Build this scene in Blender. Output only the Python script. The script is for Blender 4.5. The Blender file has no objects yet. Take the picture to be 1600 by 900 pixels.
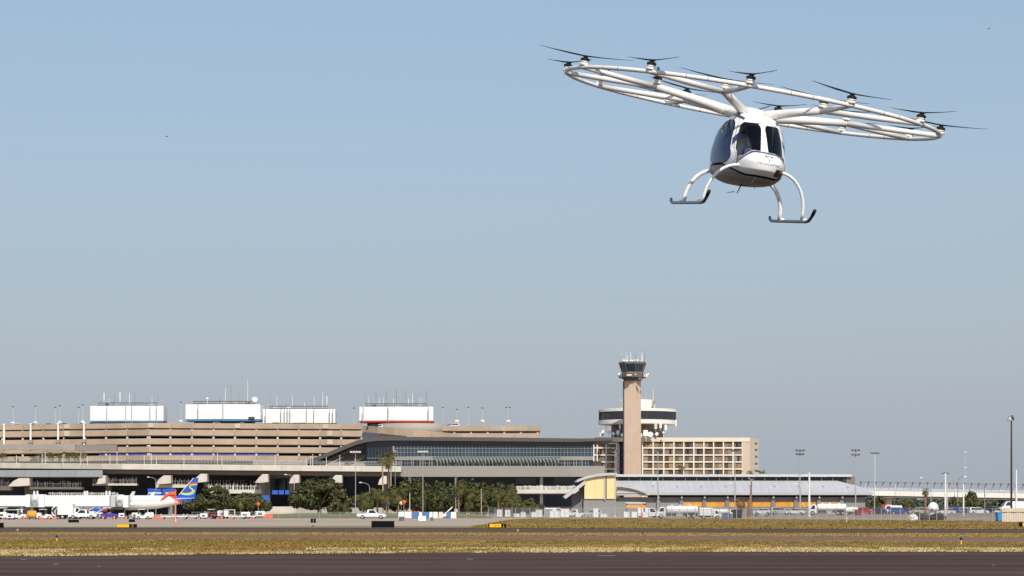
import bpy, bmesh, math, random
import numpy as np
from mathutils import Vector, Matrix
random.seed(7); np.random.seed(7)
S = bpy.context.scene
COL = S.collection
F = 3600.0; CH = 2.0; HOR = 795.0          # lens in photo pixels, eye height, horizon row (surveyed from the photograph)

# ------------------------------------------------------------------ camera, sky, sun, exposure
cam = bpy.data.cameras.new("camera"); cam.sensor_width = 36; cam.lens = F/1600*36
cam.shift_y = (HOR-450)/1600; cam.clip_end = 20000; cam.clip_start = 0.5
camo = bpy.data.objects.new("camera", cam); camo.location = (0, 0, CH); camo.rotation_euler = (math.pi/2, 0, 0)
COL.objects.link(camo); S.camera = camo
SUN_AZ, SUN_EL = math.radians(180-12), math.radians(42)      # compass from +Y towards +X
W = bpy.data.worlds.new("World"); S.world = W; W.use_nodes = True
nt = W.node_tree; bg = nt.nodes["Background"]; bg.inputs[1].default_value = 0.085
sky = nt.nodes.new("ShaderNodeTexSky"); sky.sky_type = 'NISHITA'; sky.sun_disc = False
sky.sun_elevation = SUN_EL; sky.sun_rotation = SUN_AZ; sky.altitude = 0
sky.air_density = 1.4; sky.dust_density = 3.0; sky.ozone_density = 6.0
# thin bright haze low in the sky, thinning out evenly towards the zenith all the way round
geo = nt.nodes.new("ShaderNodeTexCoord"); sx = nt.nodes.new("ShaderNodeSeparateXYZ"); nt.links.new(geo.outputs["Generated"], sx.inputs[0])
SKY_S = 0.055
hz = nt.nodes.new("ShaderNodeValToRGB"); hz.color_ramp.interpolation = 'LINEAR'
stops = [(.0, (.345, .381, .443)), (.044, (.300, .332, .400)), (.10, (.270, .312, .378)), (.155, (.260, .315, .395)), (.2125, (.236, .308, .397)), (.5, (.14, .20, .28)), (1., (.05, .08, .14))]
while len(hz.color_ramp.elements) < len(stops): hz.color_ramp.elements.new(.5)
for e_, (p_, c_) in zip(hz.color_ramp.elements, stops): e_.position = p_; e_.color = (*c_, 1)
nt.links.new(sx.outputs[2], hz.inputs[0])
sc_ = nt.nodes.new("ShaderNodeVectorMath"); sc_.operation = 'SCALE'; nt.links.new(hz.outputs[0], sc_.inputs[0]); sc_.inputs["Scale"].default_value = 1/SKY_S
ad = nt.nodes.new("ShaderNodeVectorMath"); ad.operation = 'ADD'; nt.links.new(sky.outputs[0], ad.inputs[0]); nt.links.new(sc_.outputs[0], ad.inputs[1])
nt.links.new(ad.outputs[0], bg.inputs[0]); bg.inputs[1].default_value = SKY_S
sl = bpy.data.lights.new("sun", 'SUN'); sl.energy = 4.3; sl.angle = math.radians(0.5); sl.color = (1, .945, .86)
so = bpy.data.objects.new("sun", sl); COL.objects.link(so)
sd = Vector((math.sin(SUN_AZ)*math.cos(SUN_EL), math.cos(SUN_AZ)*math.cos(SUN_EL), math.sin(SUN_EL)))
so.rotation_euler = sd.to_track_quat('Z', 'Y').to_euler(); so.location = (0, -20, 60)
S.view_settings.view_transform = 'Standard'; S.view_settings.look = 'None'
S.view_settings.exposure = 0.0; S.view_settings.gamma = 1.0; S.view_settings.use_curve_mapping = False
S.cycles.max_bounces = 6; S.cycles.transparent_max_bounces = 16; S.cycles.use_denoising = True

# ------------------------------------------------------------------ helpers
def X(px, D): return (px-800)*D/F
def Z(py, D): return CH+(HOR-py)*D/F
def DG(py): return F*CH/(py-HOR)           # distance of a ground point seen at row py

MATS = {}
def M(name, col, rough=.65, metal=0., var=0., scale=.4, rnd=0., bump=0., spec=.35, stretch=(1, 1, 1), col2=None, island=0., fine=0.):
    if name in MATS: return MATS[name]
    m = bpy.data.materials.new(name); m.use_nodes = True; t = m.node_tree; N = t.nodes; L = t.links
    b = N["Principled BSDF"]; b.inputs["Roughness"].default_value = rough; b.inputs["Metallic"].default_value = metal
    b.inputs["Specular IOR Level"].default_value = spec
    c4 = (*col, 1); b.inputs["Base Color"].default_value = c4; src = None
    tc = N.new("ShaderNodeTexCoord"); mp = N.new("ShaderNodeMapping"); L.new(tc.outputs["Object"], mp.inputs[0])
    mp.inputs["Scale"].default_value = stretch
    if var or col2:
        nz = N.new("ShaderNodeTexNoise"); nz.inputs["Scale"].default_value = scale; nz.inputs["Detail"].default_value = 6
        nz.inputs["Roughness"].default_value = .65
        L.new(mp.outputs[0], nz.inputs["Vector"])
        rp = N.new("ShaderNodeValToRGB"); rp.color_ramp.elements[0].position = .32; rp.color_ramp.elements[1].position = .68
        a = col2 if col2 else tuple(x*(1-var) for x in col)
        z = col if col2 else tuple(min(1, x*(1+var)) for x in col)
        rp.color_ramp.elements[0].color = (*a, 1); rp.color_ramp.elements[1].color = (*z, 1)
        L.new(nz.outputs["Fac"], rp.inputs[0]); src = rp.outputs[0]
    def mulv(src, out, amt):
        mr = N.new("ShaderNodeMapRange"); mr.inputs[3].default_value = 1-amt; mr.inputs[4].default_value = 1+amt
        L.new(out, mr.inputs[0]); h = N.new("ShaderNodeHueSaturation"); L.new(mr.outputs[0], h.inputs["Value"])
        if src is not None: L.new(src, h.inputs["Color"])
        else: h.inputs["Color"].default_value = c4
        return h.outputs[0]
    if fine:
        n2 = N.new("ShaderNodeTexNoise"); n2.inputs["Scale"].default_value = scale*9; n2.inputs["Detail"].default_value = 3
        L.new(mp.outputs[0], n2.inputs["Vector"]); src = mulv(src, n2.outputs["Fac"], fine)
    if rnd:
        oi = N.new("ShaderNodeObjectInfo"); src = mulv(src, oi.outputs["Random"], rnd)
    if island:
        g = N.new("ShaderNodeNewGeometry"); src = mulv(src, g.outputs["Random Per Island"], island)
    if src is not None: L.new(src, b.inputs["Base Color"])
    if bump:
        n3 = N.new("ShaderNodeTexNoise"); n3.inputs["Scale"].default_value = scale*6; L.new(mp.outputs[0], n3.inputs["Vector"])
        bp = N.new("ShaderNodeBump"); bp.inputs["Strength"].default_value = bump; L.new(n3.outputs["Fac"], bp.inputs["Height"])
        L.new(bp.outputs[0], b.inputs["Normal"])
    MATS[name] = m; return m

def leafmat(name, cols):
    m = bpy.data.materials.new(name); m.use_nodes = True; t = m.node_tree; N = t.nodes; L = t.links
    b = N["Principled BSDF"]; b.inputs["Roughness"].default_value = .6; b.inputs["Specular IOR Level"].default_value = .25
    g = N.new("ShaderNodeNewGeometry"); rp = N.new("ShaderNodeValToRGB")
    while len(rp.color_ramp.elements) < len(cols): rp.color_ramp.elements.new(.5)
    for i, c in enumerate(cols):
        rp.color_ramp.elements[i].position = i/(len(cols)-1); rp.color_ramp.elements[i].color = (*c, 1)
    L.new(g.outputs["Random Per Island"], rp.inputs[0]); L.new(rp.outputs[0], b.inputs["Base Color"])
    MATS[name] = m; return m

def mixglass(name, tint, clear, rough=.02, refl=1.5):
    """thin pane: fresnel reflection over a tinted see-through sheet"""
    m = bpy.data.materials.new(name); m.use_nodes = True; t = m.node_tree; N = t.nodes; L = t.links
    N.remove(N["Principled BSDF"]); out = N["Material Output"]
    tr = N.new("ShaderNodeBsdfTransparent"); tr.inputs[0].default_value = (*tint, 1)
    df = N.new("ShaderNodeBsdfDiffuse"); df.inputs[0].default_value = (.01, .013, .025, 1)
    gl = N.new("ShaderNodeBsdfGlossy"); gl.inputs["Roughness"].default_value = rough
    m1 = N.new("ShaderNodeMixShader"); m1.inputs[0].default_value = clear; L.new(df.outputs[0], m1.inputs[1]); L.new(tr.outputs[0], m1.inputs[2])
    fr = N.new("ShaderNodeFresnel"); fr.inputs[0].default_value = refl
    m2 = N.new("ShaderNodeMixShader"); L.new(fr.outputs[0], m2.inputs[0]); L.new(m1.outputs[0], m2.inputs[1]); L.new(gl.outputs[0], m2.inputs[2])
    L.new(m2.outputs[0], out.inputs[0]); MATS[name] = m; return m

class MB:
    def __init__(s): s.v = []; s.f = []; s.mi = []; s.m = 0
    def add(s, vs, fs):
        o = len(s.v); s.v += [tuple(v) for v in vs]
        s.f += [tuple(i+o for i in f) for f in fs]; s.mi += [s.m]*len(fs); return s
    def hexa(s, p):      # p: 4 bottom + 4 top, ccw seen from above
        return s.add(p, [(3, 2, 1, 0), (4, 5, 6, 7), (0, 1, 5, 4), (1, 2, 6, 5), (2, 3, 7, 6), (3, 0, 4, 7)])
    def box(s, x0, x1, y0, y1, z0, z1):
        return s.hexa([(x0, y0, z0), (x1, y0, z0), (x1, y1, z0), (x0, y1, z0), (x0, y0, z1), (x1, y0, z1), (x1, y1, z1), (x0, y1, z1)])
    def cbox(s, cx, cy, z0, wx, wy, h): return s.box(cx-wx/2, cx+wx/2, cy-wy/2, cy+wy/2, z0, z0+h)
    def bevbox(s, x0, x1, y0, y1, z0, z1, b):   # box with chamfered vertical edges and top
        P = [(x0+b, y0), (x1-b, y0), (x1, y0+b), (x1, y1-b), (x1-b, y1), (x0+b, y1), (x0, y1-b), (x0, y0+b)]
        cx, cy = (x0+x1)/2, (y0+y1)/2; sx = 1-2*b/(x1-x0); sy = 1-2*b/(y1-y0)
        Q = [(cx+(x-cx)*sx, cy+(y-cy)*sy) for x, y in P]
        vs = [(x, y, z0) for x, y in P]+[(x, y, z1-b) for x, y in P]+[(x, y, z1) for x, y in Q]
        fs = [tuple(range(7, -1, -1)), tuple(range(16, 24))]
        for k in (0, 8):
            for i in range(8): j = (i+1) % 8; fs.append((k+i, k+j, k+8+j, k+8+i))
        return s.add(vs, fs)
    def prism(s, poly, z0, z1):  # plan polygon extruded
        n = len(poly)
        a = sum(poly[i][0]*poly[(i+1) % n][1]-poly[(i+1) % n][0]*poly[i][1] for i in range(n))
        if a < 0: poly = poly[::-1]
        vs = [(x, y, z0) for x, y in poly]+[(x, y, z1) for x, y in poly]
        fs = [tuple(range(n-1, -1, -1)), tuple(range(n, 2*n))]+[(i, (i+1) % n, n+(i+1) % n, n+i) for i in range(n)]
        return s.add(vs, fs)
    def xzprism(s, poly, y0, y1):  # elevation polygon (x,z) extruded in depth
        n = len(poly)
        a = sum(poly[i][0]*poly[(i+1) % n][1]-poly[(i+1) % n][0]*poly[i][1] for i in range(n))
        if a < 0: poly = poly[::-1]
        vs = [(x, y0, z) for x, z in poly]+[(x, y1, z) for x, z in poly]
        fs = [tuple(range(n)), tuple(range(2*n-1, n-1, -1))]+[(i, n+i, n+(i+1) % n, (i+1) % n) for i in range(n)]
        return s.add(vs, fs)
    def wall(s, a, b, z0, z1, t, z0b=None, z1b=None):  # upright slab from plan point a to b, thickness t away from the camera
        a = Vector(a); b = Vector(b); d = (b-a).normalized(); n = Vector((-d.y, d.x))
        if n.y < 0: n = -n
        z0b = z0 if z0b is None else z0b; z1b = z1 if z1b is None else z1b
        c, e = b+n*t, a+n*t
        P = [(a, z0, z1), (b, z0b, z1b), (c, z0b, z1b), (e, z0, z1)]
        if (b-a).cross(n) < 0: P = P[::-1]
        return s.hexa([(p.x, p.y, z) for p, z, _ in P]+[(p.x, p.y, z) for p, _, z in P])
    def tube(s, path, r, n=8, caps=True):
        path = [Vector(p) for p in path]; k = len(path)
        rs = [r]*k if not isinstance(r, (list, tuple)) else r
        up = None; o = len(s.v); vs = []
        for i, p in enumerate(path):
            d = (path[min(i+1, k-1)]-path[max(i-1, 0)]).normalized()
            if up is None:
                up = d.orthogonal().normalized()
            up = (up-d*up.dot(d)); up = up.normalized() if up.length > 1e-6 else d.orthogonal().normalized()
            sd_ = d.cross(up)
            for j in range(n):
                a = 2*math.pi*j/n; vs.append(p+(up*math.cos(a)+sd_*math.sin(a))*rs[i])
        fs = []
        for i in range(k-1):
            for j in range(n): q = (j+1) % n; fs.append((i*n+j, i*n+q, (i+1)*n+q, (i+1)*n+j))
        if caps: fs.append(tuple(range(n-1, -1, -1))); fs.append(tuple((k-1)*n+j for j in range(n)))
        return s.add(vs, fs)
    def cyl(s, x, y, z0, z1, r, r2=None, n=10): return s.tube([(x, y, z0), (x, y, z1)], [r, r if r2 is None else r2], n)
    def ring(s, pts, r, n=8):   # closed tube
        k = len(pts); pts = [Vector(p) for p in pts]; vs = []; fs = []
        for i, p in enumerate(pts):
            d = (pts[(i+1) % k]-pts[i-1]).normalized(); u = Vector((0, 0, 1)); w = d.cross(u).normalized(); u = w.cross(d)
            for j in range(n): a = 2*math.pi*j/n; vs.append(p+(w*math.cos(a)+u*math.sin(a))*r)
        for i in range(k):
            for j in range(n): q = (j+1) % n; i2 = (i+1) % k; fs.append((i*n+j, i*n+q, i2*n+q, i2*n+j))
        return s.add(vs, fs)
    def lathe(s, prof, n=24, cx=0, cy=0):    # prof: (r, z) bottom to top
        vs = []; fs = []
        for r, z in prof:
            for j in range(n): a = 2*math.pi*j/n; vs.append((cx+r*math.cos(a), cy+r*math.sin(a), z))
        for i in range(len(prof)-1):
            for j in range(n): q = (j+1) % n; fs.append((i*n+j, i*n+q, (i+1)*n+q, (i+1)*n+j))
        fs.append(tuple(range(n-1, -1, -1))); fs.append(tuple((len(prof)-1)*n+j for j in range(n)))
        return s.add(vs, fs)
    def blob(s, c, r, n=10, m=7, jit=0.):
        vs = []; fs = []
        for i in range(m+1):
            t = math.pi*i/m
            for j in range(n):
                a = 2*math.pi*j/n; q = 1+random.uniform(-jit, jit)
                vs.append((c[0]+r[0]*q*math.sin(t)*math.cos(a), c[1]+r[1]*q*math.sin(t)*math.sin(a), c[2]-r[2]*q*math.cos(t)))
        for i in range(m):
            for j in range(n): q = (j+1) % n; fs.append((i*n+j, i*n+q, (i+1)*n+q, (i+1)*n+j))
        return s.add(vs, fs)
    def mesh(s, name, mats, smooth=False, off=None):
        me = bpy.data.meshes.new(name)
        v = s.v if off is None else [(a-off[0], b-off[1], c-off[2]) for a, b, c in s.v]
        me.from_pydata(v, [], s.f)
        mats = mats if isinstance(mats, (list, tuple)) else [mats]
        for m in mats: me.materials.append(m)
        if len(mats) > 1: me.polygons.foreach_set("material_index", s.mi)
        if smooth: me.polygons.foreach_set("use_smooth", [True]*len(me.polygons))
        me.update(); return me

def link(o, parent=None):
    COL.objects.link(o)
    if parent is not None: o.parent = parent
    return o
def tag(o, label=None, cat=None, group=None, kind=None):
    for k, v in (("label", label), ("category", cat), ("group", group), ("kind", kind)):
        if v: o[k] = v
    return o
def thing(name, label, cat, loc=(0, 0, 0), rz=0., group=None):
    o = bpy.data.objects.new(name, None); o.empty_display_size = .1; o.location = loc; o.rotation_euler = (0, 0, rz)
    link(o); return tag(o, label, cat, group)
def part(name, mb, mats, parent, smooth=False, world=True):
    """a child mesh; world=True when the shape is given in world coordinates (its thing is unrotated)"""
    off = None
    if world and parent is not None:
        off = Vector((0, 0, 0)); p = parent
        while p is not None: off = off+p.location; p = p.parent
    o = bpy.data.objects.new(name, mb.mesh(name, mats, smooth, off)); return link(o, parent)
def lpart(name, mb, mats, parent, smooth=False): return part(name, mb, mats, parent, smooth, False)
def solo(name, mb, mats, label, cat, loc=(0, 0, 0), rz=0., group=None, smooth=False):
    o = bpy.data.objects.new(name, mb.mesh(name, mats, smooth)); o.location = loc; o.rotation_euler = (0, 0, rz)
    link(o); return tag(o, label, cat, group)
def setting(name, mb, mats, kind="structure"): return tag(link(bpy.data.objects.new(name, mb.mesh(name, mats))), kind=kind)
def inst(name, src, parent, loc, rot=(0, 0, 0), sc=None):
    o = bpy.data.objects.new(name, src); o.location = loc; o.rotation_euler = rot
    if sc: o.scale = sc
    return link(o, parent)
KIDS = {}
def kids(o): return [c for c in COL.objects if c.parent is o]
def dup(root, loc, rz=0., label=None, group=None, sc=None, recolor=None):
    cache = KIDS.get(root.name)
    if cache is None:
        cache = [(c, kids(c)) for c in kids(root)]; KIDS[root.name] = cache
    r = root.copy(); r.location = loc; r.rotation_euler = (0, 0, rz); COL.objects.link(r)
    if sc: r.scale = sc if isinstance(sc, tuple) else (sc, sc, sc)
    if label: r["label"] = label
    if group: r["group"] = group
    def cp(c, p):
        d = c.copy(); COL.objects.link(d); d.parent = p
        if recolor and d.name.split(".")[0] in recolor:
            for sl_ in d.material_slots[:1]: sl_.link = 'OBJECT'; sl_.material = recolor[d.name.split(".")[0]]
        return d
    for c, gs in cache:
        d = cp(c, r)
        for g in gs: cp(g, d)
    return r
def npmesh(name, V, Fq, mats, smooth=False):
    me = bpy.data.meshes.new(name); V = np.ascontiguousarray(V, dtype=np.float32); Fq = np.ascontiguousarray(Fq, dtype=np.int32); k = Fq.shape[1]
    me.vertices.add(len(V)); me.vertices.foreach_set("co", V.ravel())
    me.loops.add(Fq.size); me.loops.foreach_set("vertex_index", Fq.ravel())
    me.polygons.add(len(Fq)); me.polygons.foreach_set("loop_start", np.arange(0, Fq.size, k, dtype=np.int32))
    me.polygons.foreach_set("loop_total", np.full(len(Fq), k, dtype=np.int32))
    for m in (mats if isinstance(mats, (list, tuple)) else [mats]): me.materials.append(m)
    if smooth: me.polygons.foreach_set("use_smooth", np.ones(len(Fq), dtype=bool))
    me.update(calc_edges=True); me.validate(); return me
def text_mb(s, size, mat4, mb, space=1.0):
    """lettering as a mesh, placed by the 4x4 matrix mat4"""
    cu = bpy.data.curves.new("lettering", 'FONT'); cu.body = s; cu.size = size; cu.align_x = 'CENTER'; cu.align_y = 'CENTER'; cu.space_character = space
    o = bpy.data.objects.new("lettering", cu); COL.objects.link(o)
    dg = bpy.context.evaluated_depsgraph_get(); me = bpy.data.meshes.new_from_object(o.evaluated_get(dg))
    mb.add([mat4 @ v.co for v in me.vertices], [tuple(p.vertices) for p in me.polygons])
    bpy.data.objects.remove(o); bpy.data.curves.remove(cu); bpy.data.meshes.remove(me)

# ------------------------------------------------------------------ materials
white = M("white_paint", (.80, .79, .76), .35, var=.03, scale=2, spec=.5)
offwhite = M("off_white_metal", (.70, .69, .65), .5, var=.06, scale=1.5)
panelw = M("white_wall_panel", (.80, .79, .78), .6, var=.03, scale=.15, rnd=.02)
conc = M("tan_concrete", (.41, .31, .22), .85, var=.13, scale=.12, rnd=.09, fine=.06)
concg = M("grey_concrete", (.33, .29, .25), .85, var=.12, scale=.1, rnd=.06, fine=.06)
concl = M("pale_concrete", (.55, .50, .43), .85, var=.10, scale=.2, rnd=.05)
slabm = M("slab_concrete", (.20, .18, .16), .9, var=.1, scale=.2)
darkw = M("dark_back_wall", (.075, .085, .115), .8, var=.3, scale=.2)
taupe = M("taupe_roof_metal", (.078, .070, .062), .6, var=.1, scale=.1)
spand = M("grey_spandrel", (.27, .25, .225), .7, var=.05, scale=.05, rnd=.04)
glassd = M("dark_blue_glass", (.007, .014, .030), .12, var=.4, scale=.12, spec=.6)
glasst = M("teal_glass", (.016, .040, .058), .14, var=.5, scale=.1, spec=.6, rnd=.5)
mull = M("grey_mullion", (.20, .20, .21), .6)
cream = M("cream_render", (.66, .57, .45), .8, var=.05, scale=.1)
hotelw = M("hotel_tan_wall", (.52, .41, .31), .8, var=.06, scale=.1)
towerc = M("tower_tan_concrete", (.62, .465, .345), .85, var=.06, scale=.25, fine=.05)
curtain = M("brown_curtain", (.23, .16, .10), .85, rnd=.65, var=.15, scale=.7)
roofg = M("light_grey_roof", (.50, .50, .51), .5, var=.05, scale=.1)
wallg = M("grey_warehouse_wall", (.24, .235, .235), .8, var=.08, scale=.2)
yellowp = M("yellow_wall_panel", (.74, .58, .29), .7, var=.06, scale=.3, rnd=.05)
orangep = M("orange_plywood", (.60, .28, .045), .75, var=.12, scale=.8, rnd=.12)
black = M("black_paint", (.008, .008, .009), .9, spec=.05)
blackg = M("black_carbon", (.010, .010, .012), .32, spec=.5)
steel = M("galvanised_steel", (.42, .42, .41), .45, metal=.3, var=.08, scale=2)
greyp = M("grey_paint", (.25, .25, .25), .6, var=.05)
dgrey = M("dark_grey_paint", (.06, .06, .062), .6)
rubber = M("black_rubber", (.015, .015, .015), .8)
redp = M("red_paint", (.48, .04, .02), .5, var=.05)
orangec = M("safety_orange", (.85, .13, .03), .6)
orangey = M("orange_yellow_paint", (.75, .32, .03), .5)
bluep = M("blue_paint", (.03, .10, .42), .45, var=.06)
skyb = M("sky_blue_plastic", (.04, .27, .62), .5)
bandb = M("band_blue", (.05, .19, .36), .6, var=.1)
navy = M("navy_trim", (.045, .05, .14), .35)
yelp = M("sign_yellow", (.85, .46, .01), .5)
maroon = M("dark_maroon_steel", (.055, .02, .018), .6)
beigeb = M("beige_siding", (.58, .50, .39), .8, var=.05, scale=1, rnd=.06)
barkm = M("bark", (.16, .12, .09), .9, var=.2, scale=2)
rustm = M("rusty_brown", (.26, .13, .07), .8, var=.25, scale=1)
fencem = M("fence_post_steel", (.44, .44, .43), .6, metal=.2)
carglass = M("car_glass", (.012, .015, .02), .08, spec=.6)
tyre = rubber

# ------------------------------------------------------------------ the ground: one sheet, and the strips laid on it
asph = M("runway_asphalt", (.112, .084, .074), .95, col2=(.050, .035, .030), scale=.8, stretch=(.03, .42, 1), fine=.22, spec=.0)
asph2 = M("taxiway_asphalt", (.23, .145, .105), .9, col2=(.175, .115, .088), scale=.3, stretch=(.05, .5, 1), spec=.0)
asph3 = M("far_taxiway_asphalt", (.135, .093, .075), .9, col2=(.095, .068, .056), scale=.3, stretch=(.05, .5, 1), spec=.0)
edge_stripm = M("dark_edge_strip", (.022, .018, .017), .9)  # dark colour of the narrow strip along the far taxiway edge
apronm = M("apron_concrete", (.45, .365, .295), .9, spec=.0, col2=(.34, .275, .225), scale=.05, stretch=(.3, 1, 1), fine=.1)
dirtm = M("dry_turf_soil", (.20, .12, .04), .95, col2=(.11, .075, .022), scale=.25, stretch=(.25, 1, 1), fine=.25)
bankm = M("turf_bank_soil", (.24, .145, .045), .95, col2=(.15, .10, .03), scale=.06, stretch=(.35, 1, 1), fine=.2)
greenm = M("green_verge_turf", (.13, .145, .05), .95, col2=(.22, .16, .07), scale=.08, stretch=(.5, 1, 1), fine=.2)
def strip(name, m, near, far, z):
    """near, far: lists of (photo column, row) of the strip's edges on level ground"""
    mb = MB(); P = []
    for e in (near, far):
        e = [(-1200 if px <= -200 else 2800 if px >= 1800 else px, py) for px, py in e]
        P.append([(X(px, DG(py)), DG(py)) for px, py in e])
    poly = P[0]+P[1][::-1]
    mb.add([(x, y, z) for x, y in poly], [tuple(range(len(poly)))])
    me_poly = poly
    setting(name, mb, m); return me_poly
mb = MB(); mb.add([(-3000, -200, 0), (3000, -200, 0), (3000, 6000, 0), (-3000, 6000, 0)], [(0, 1, 2, 3)]); setting("ground", mb, apronm)
E1n = [(-200, 872), (0, 869.3), (400, 865.3), (800, 863.2), (1200, 862.3), (1600, 862.2), (1800, 862.2)]
E1f = [(-200, 840.5), (0, 841), (400, 842.2), (800, 844), (1200, 846), (1600, 848.2), (1800, 849)]
E2n = [(-200, 835.2), (0, 835.5), (800, 836.8), (1600, 839.2), (1800, 839.5)]
E2f = [(-200, 831.8), (0, 832), (800, 832.6), (1600, 834), (1800, 834.3)]
E3f = [(-200, 825.4), (0, 825.6), (800, 825.9), (1600, 827.6), (1800, 828)]
E3g = [(-200, 824.8), (0, 825.0), (800, 825.2), (1600, 826.8), (1800, 827.1)]
runway_front = [(-60, 20), (60, 20)]
mb = MB(); pts = [(-95, 15), (95, 15)]+[(X({-200: -2400, 1800: 4000}.get(px, px), DG(py)), DG(py)) for px, py in E1n[::-1]]
mb.add([(x, y, .004) for x, y in pts], [tuple(range(len(pts)))]); setting("runway", mb, asph)
strip("turf_strip", dirtm, E1n, E1f, .008)
strip("taxiway", asph2, E1f, E2n, .004)
strip("turf_median", dirtm, E2n, E2f, .008)
strip("far_taxiway", asph3, E2f, E3f, .004)
strip("taxiway_edge", edge_stripm, E3f, E3g, .008)
BANKF = [(740, 822.5), (800, 811.5), (840, 810.0), (1000, 810.0), (1100, 810.6), (1300, 812), (1560, 814.5), (1800, 817)]
strip("turf_bank", bankm, [(740, 825.15), (800, 825.2), (1600, 826.8), (1800, 827.1)], BANKF, .008)
strip("verge", greenm, [(-200, 824.8), (300, 825.0), (740, 825.15)], [(-200, 822.6), (300, 823.0), (560, 822.2), (740, 822.5)], .012)
strip("sand_verge", M("pale_sand", (.50, .42, .34), .95, var=.12, scale=.2), [(1200, 826), (1600, 826.8), (1800, 827.1)], [(1200, 825.7), (1400, 825.6), (1600, 825.9), (1800, 826)], .016)
lawnm = M("lawn_turf", (.135, .15, .05), .95, col2=(.20, .16, .07), scale=.12, stretch=(.4, 1, 1), fine=.3)
mb = MB(); lp = [(392, .2), (420, .8), (470, 1.0), (520, .95), (560, 1.0), (640, .95), (700, 1.05), (740, .9), (766, .3)]
for (p0, h0), (p1, h1) in zip(lp, lp[1:]):
    a0, a1, b0, b1 = X(p0, 486), X(p1, 486), X(p0, 522), X(p1, 522)
    mb.add([(a0, 486, .0), (a1, 486, .0), (b1, 522, h1), (b0, 522, h0), (b0, 530, -.02), (b1, 530, -.02)], [(0, 1, 2, 3), (3, 2, 5, 4)])
setting("lawn", mb, lawnm)
# faint paint and scuffs on the runway
pm = M("worn_white_paint", (.42, .37, .33), .8, var=.2, scale=6)
mb = MB()
for px, py, w in ((948, 868.6, .75), (37, 874.5, .2), (87, 882, .2), (734, 874, .25), (155, 885, .1), (1552, 883.5, .08)):
    D = DG(py); x = X(px, D); mb.add([(x-w/2, D-.22, .009), (x+w/2, D-.22, .009), (x+w/2, D+.22, .009), (x-w/2, D+.22, .009)], [(0, 1, 2, 3)])
setting("runway_marking", mb, pm)

def blades(name, mat, n, region, h0, h1, w, lean=.5, tuft=1, spread=.06, patchy=False, pf=1., seed_=0.):
    """n grass blades (one tapering quad each) at points returned by region(k)"""
    P = region(int(n*1.9)); from mathutils import noise as mn
    f = np.array([mn.noise((x*.11*pf, y*.045*pf, seed_))*.9+mn.noise((x*.5*pf, y*.2*pf, seed_+5))*.5 for x, y in P]); P = P[f > np.quantile(f, 1-1/1.9)] if patchy else P[:n]
    n = len(P); P = np.repeat(P, tuft, axis=0)
    if tuft > 1: P = P+np.random.normal(0, spread, P.shape)
    m = len(P); h = np.random.uniform(h0, h1, m); a = np.random.uniform(-.7, .7, m)
    dx, dy = np.cos(a)*w/2, np.sin(a)*w/2
    lx, ly = np.random.normal(0, lean, m)*h, np.random.normal(0, lean, m)*h
    V = np.zeros((m, 4, 3), np.float32)
    V[:, 0, 0] = P[:, 0]-dx; V[:, 0, 1] = P[:, 1]-dy; V[:, 1, 0] = P[:, 0]+dx; V[:, 1, 1] = P[:, 1]+dy
    V[:, 2, 0] = P[:, 0]+dx*.45+lx; V[:, 2, 1] = P[:, 1]+dy*.45+ly; V[:, 2, 2] = h
    V[:, 3, 0] = P[:, 0]-dx*.45+lx; V[:, 3, 1] = P[:, 1]-dy*.45+ly; V[:, 3, 2] = h
    V[:, :2, 2] = .0
    me = npmesh(name, V.reshape(-1, 3), np.arange(m*4).reshape(m, 4), mat)
    tag(link(bpy.data.objects.new(name, me)), kind="stuff")
def between(near, far, a=0., b=1., power=1., px0=-200, px1=1800):
    nx, ny = zip(*near); fx, fy = zip(*far)
    def f(n):
        px = np.random.uniform(px0, px1, n); t = a+(b-a)*np.random.uniform(0, 1, n)**power
        d0 = F*CH/(np.interp(px, nx, ny)-HOR); d1 = F*CH/(np.interp(px, fx, fy)-HOR); D = d0+(d1-d0)*t
        return np.stack([(px-800)*D/F, D], 1)
    return f
gr_s = leafmat("straw_grass", [(.25, .155, .037), (.32, .215, .058), (.19, .13, .026), (.41, .30, .105), (.23, .18, .036), (.30, .185, .048), (.15, .105, .022)])
gr_p = leafmat("pale_straw_grass", [(.50, .38, .20), (.40, .28, .11), (.62, .50, .30), (.32, .21, .07)])
gr_g = leafmat("olive_grass", [(.13, .11, .02), (.19, .15, .03), (.09, .08, .015), (.23, .15, .035)])
blades("dry_grass", gr_s, 40000, between(E1n, E1f), .03, .08, .05, tuft=4)
blades("brown_grass", leafmat("brown_grass_blades", [(.14, .07, .02), (.20, .10, .03), (.10, .055, .015), (.24, .13, .045)]), 9000, between(E1n, E1f, .15, 1.), .03, .09, .06, tuft=4, patchy=True, seed_=3.)
blades("olive_grass", gr_g, 14000, between(E1n, E1f, .1, .9), .04, .09, .05, tuft=4, patchy=True, seed_=9.)
blades("pale_grass", gr_p, 4300, between(E1n, E1f, .0, .22, 1.5), .04, .13, .05, tuft=5, patchy=True, seed_=17.)
blades("pale_edge_grass", gr_p, 1500, between(E1n, E1f, -.012, .03), .03, .09, .05, tuft=4, patchy=True, pf=2., seed_=23.)
blades("median_grass", gr_s, 14000, between(E2n, E2f), .03, .07, .09, tuft=3)
blades("bank_grass", leafmat("bank_blades", [(.235, .14, .042), (.28, .175, .052), (.20, .125, .032), (.32, .21, .07)]), 9000, between([(740, 825.15), (800, 825.2), (1600, 826.8), (1800, 827.1)], BANKF, power=2.2, px0=745), .04, .10, .16, tuft=4, spread=.2)
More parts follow.
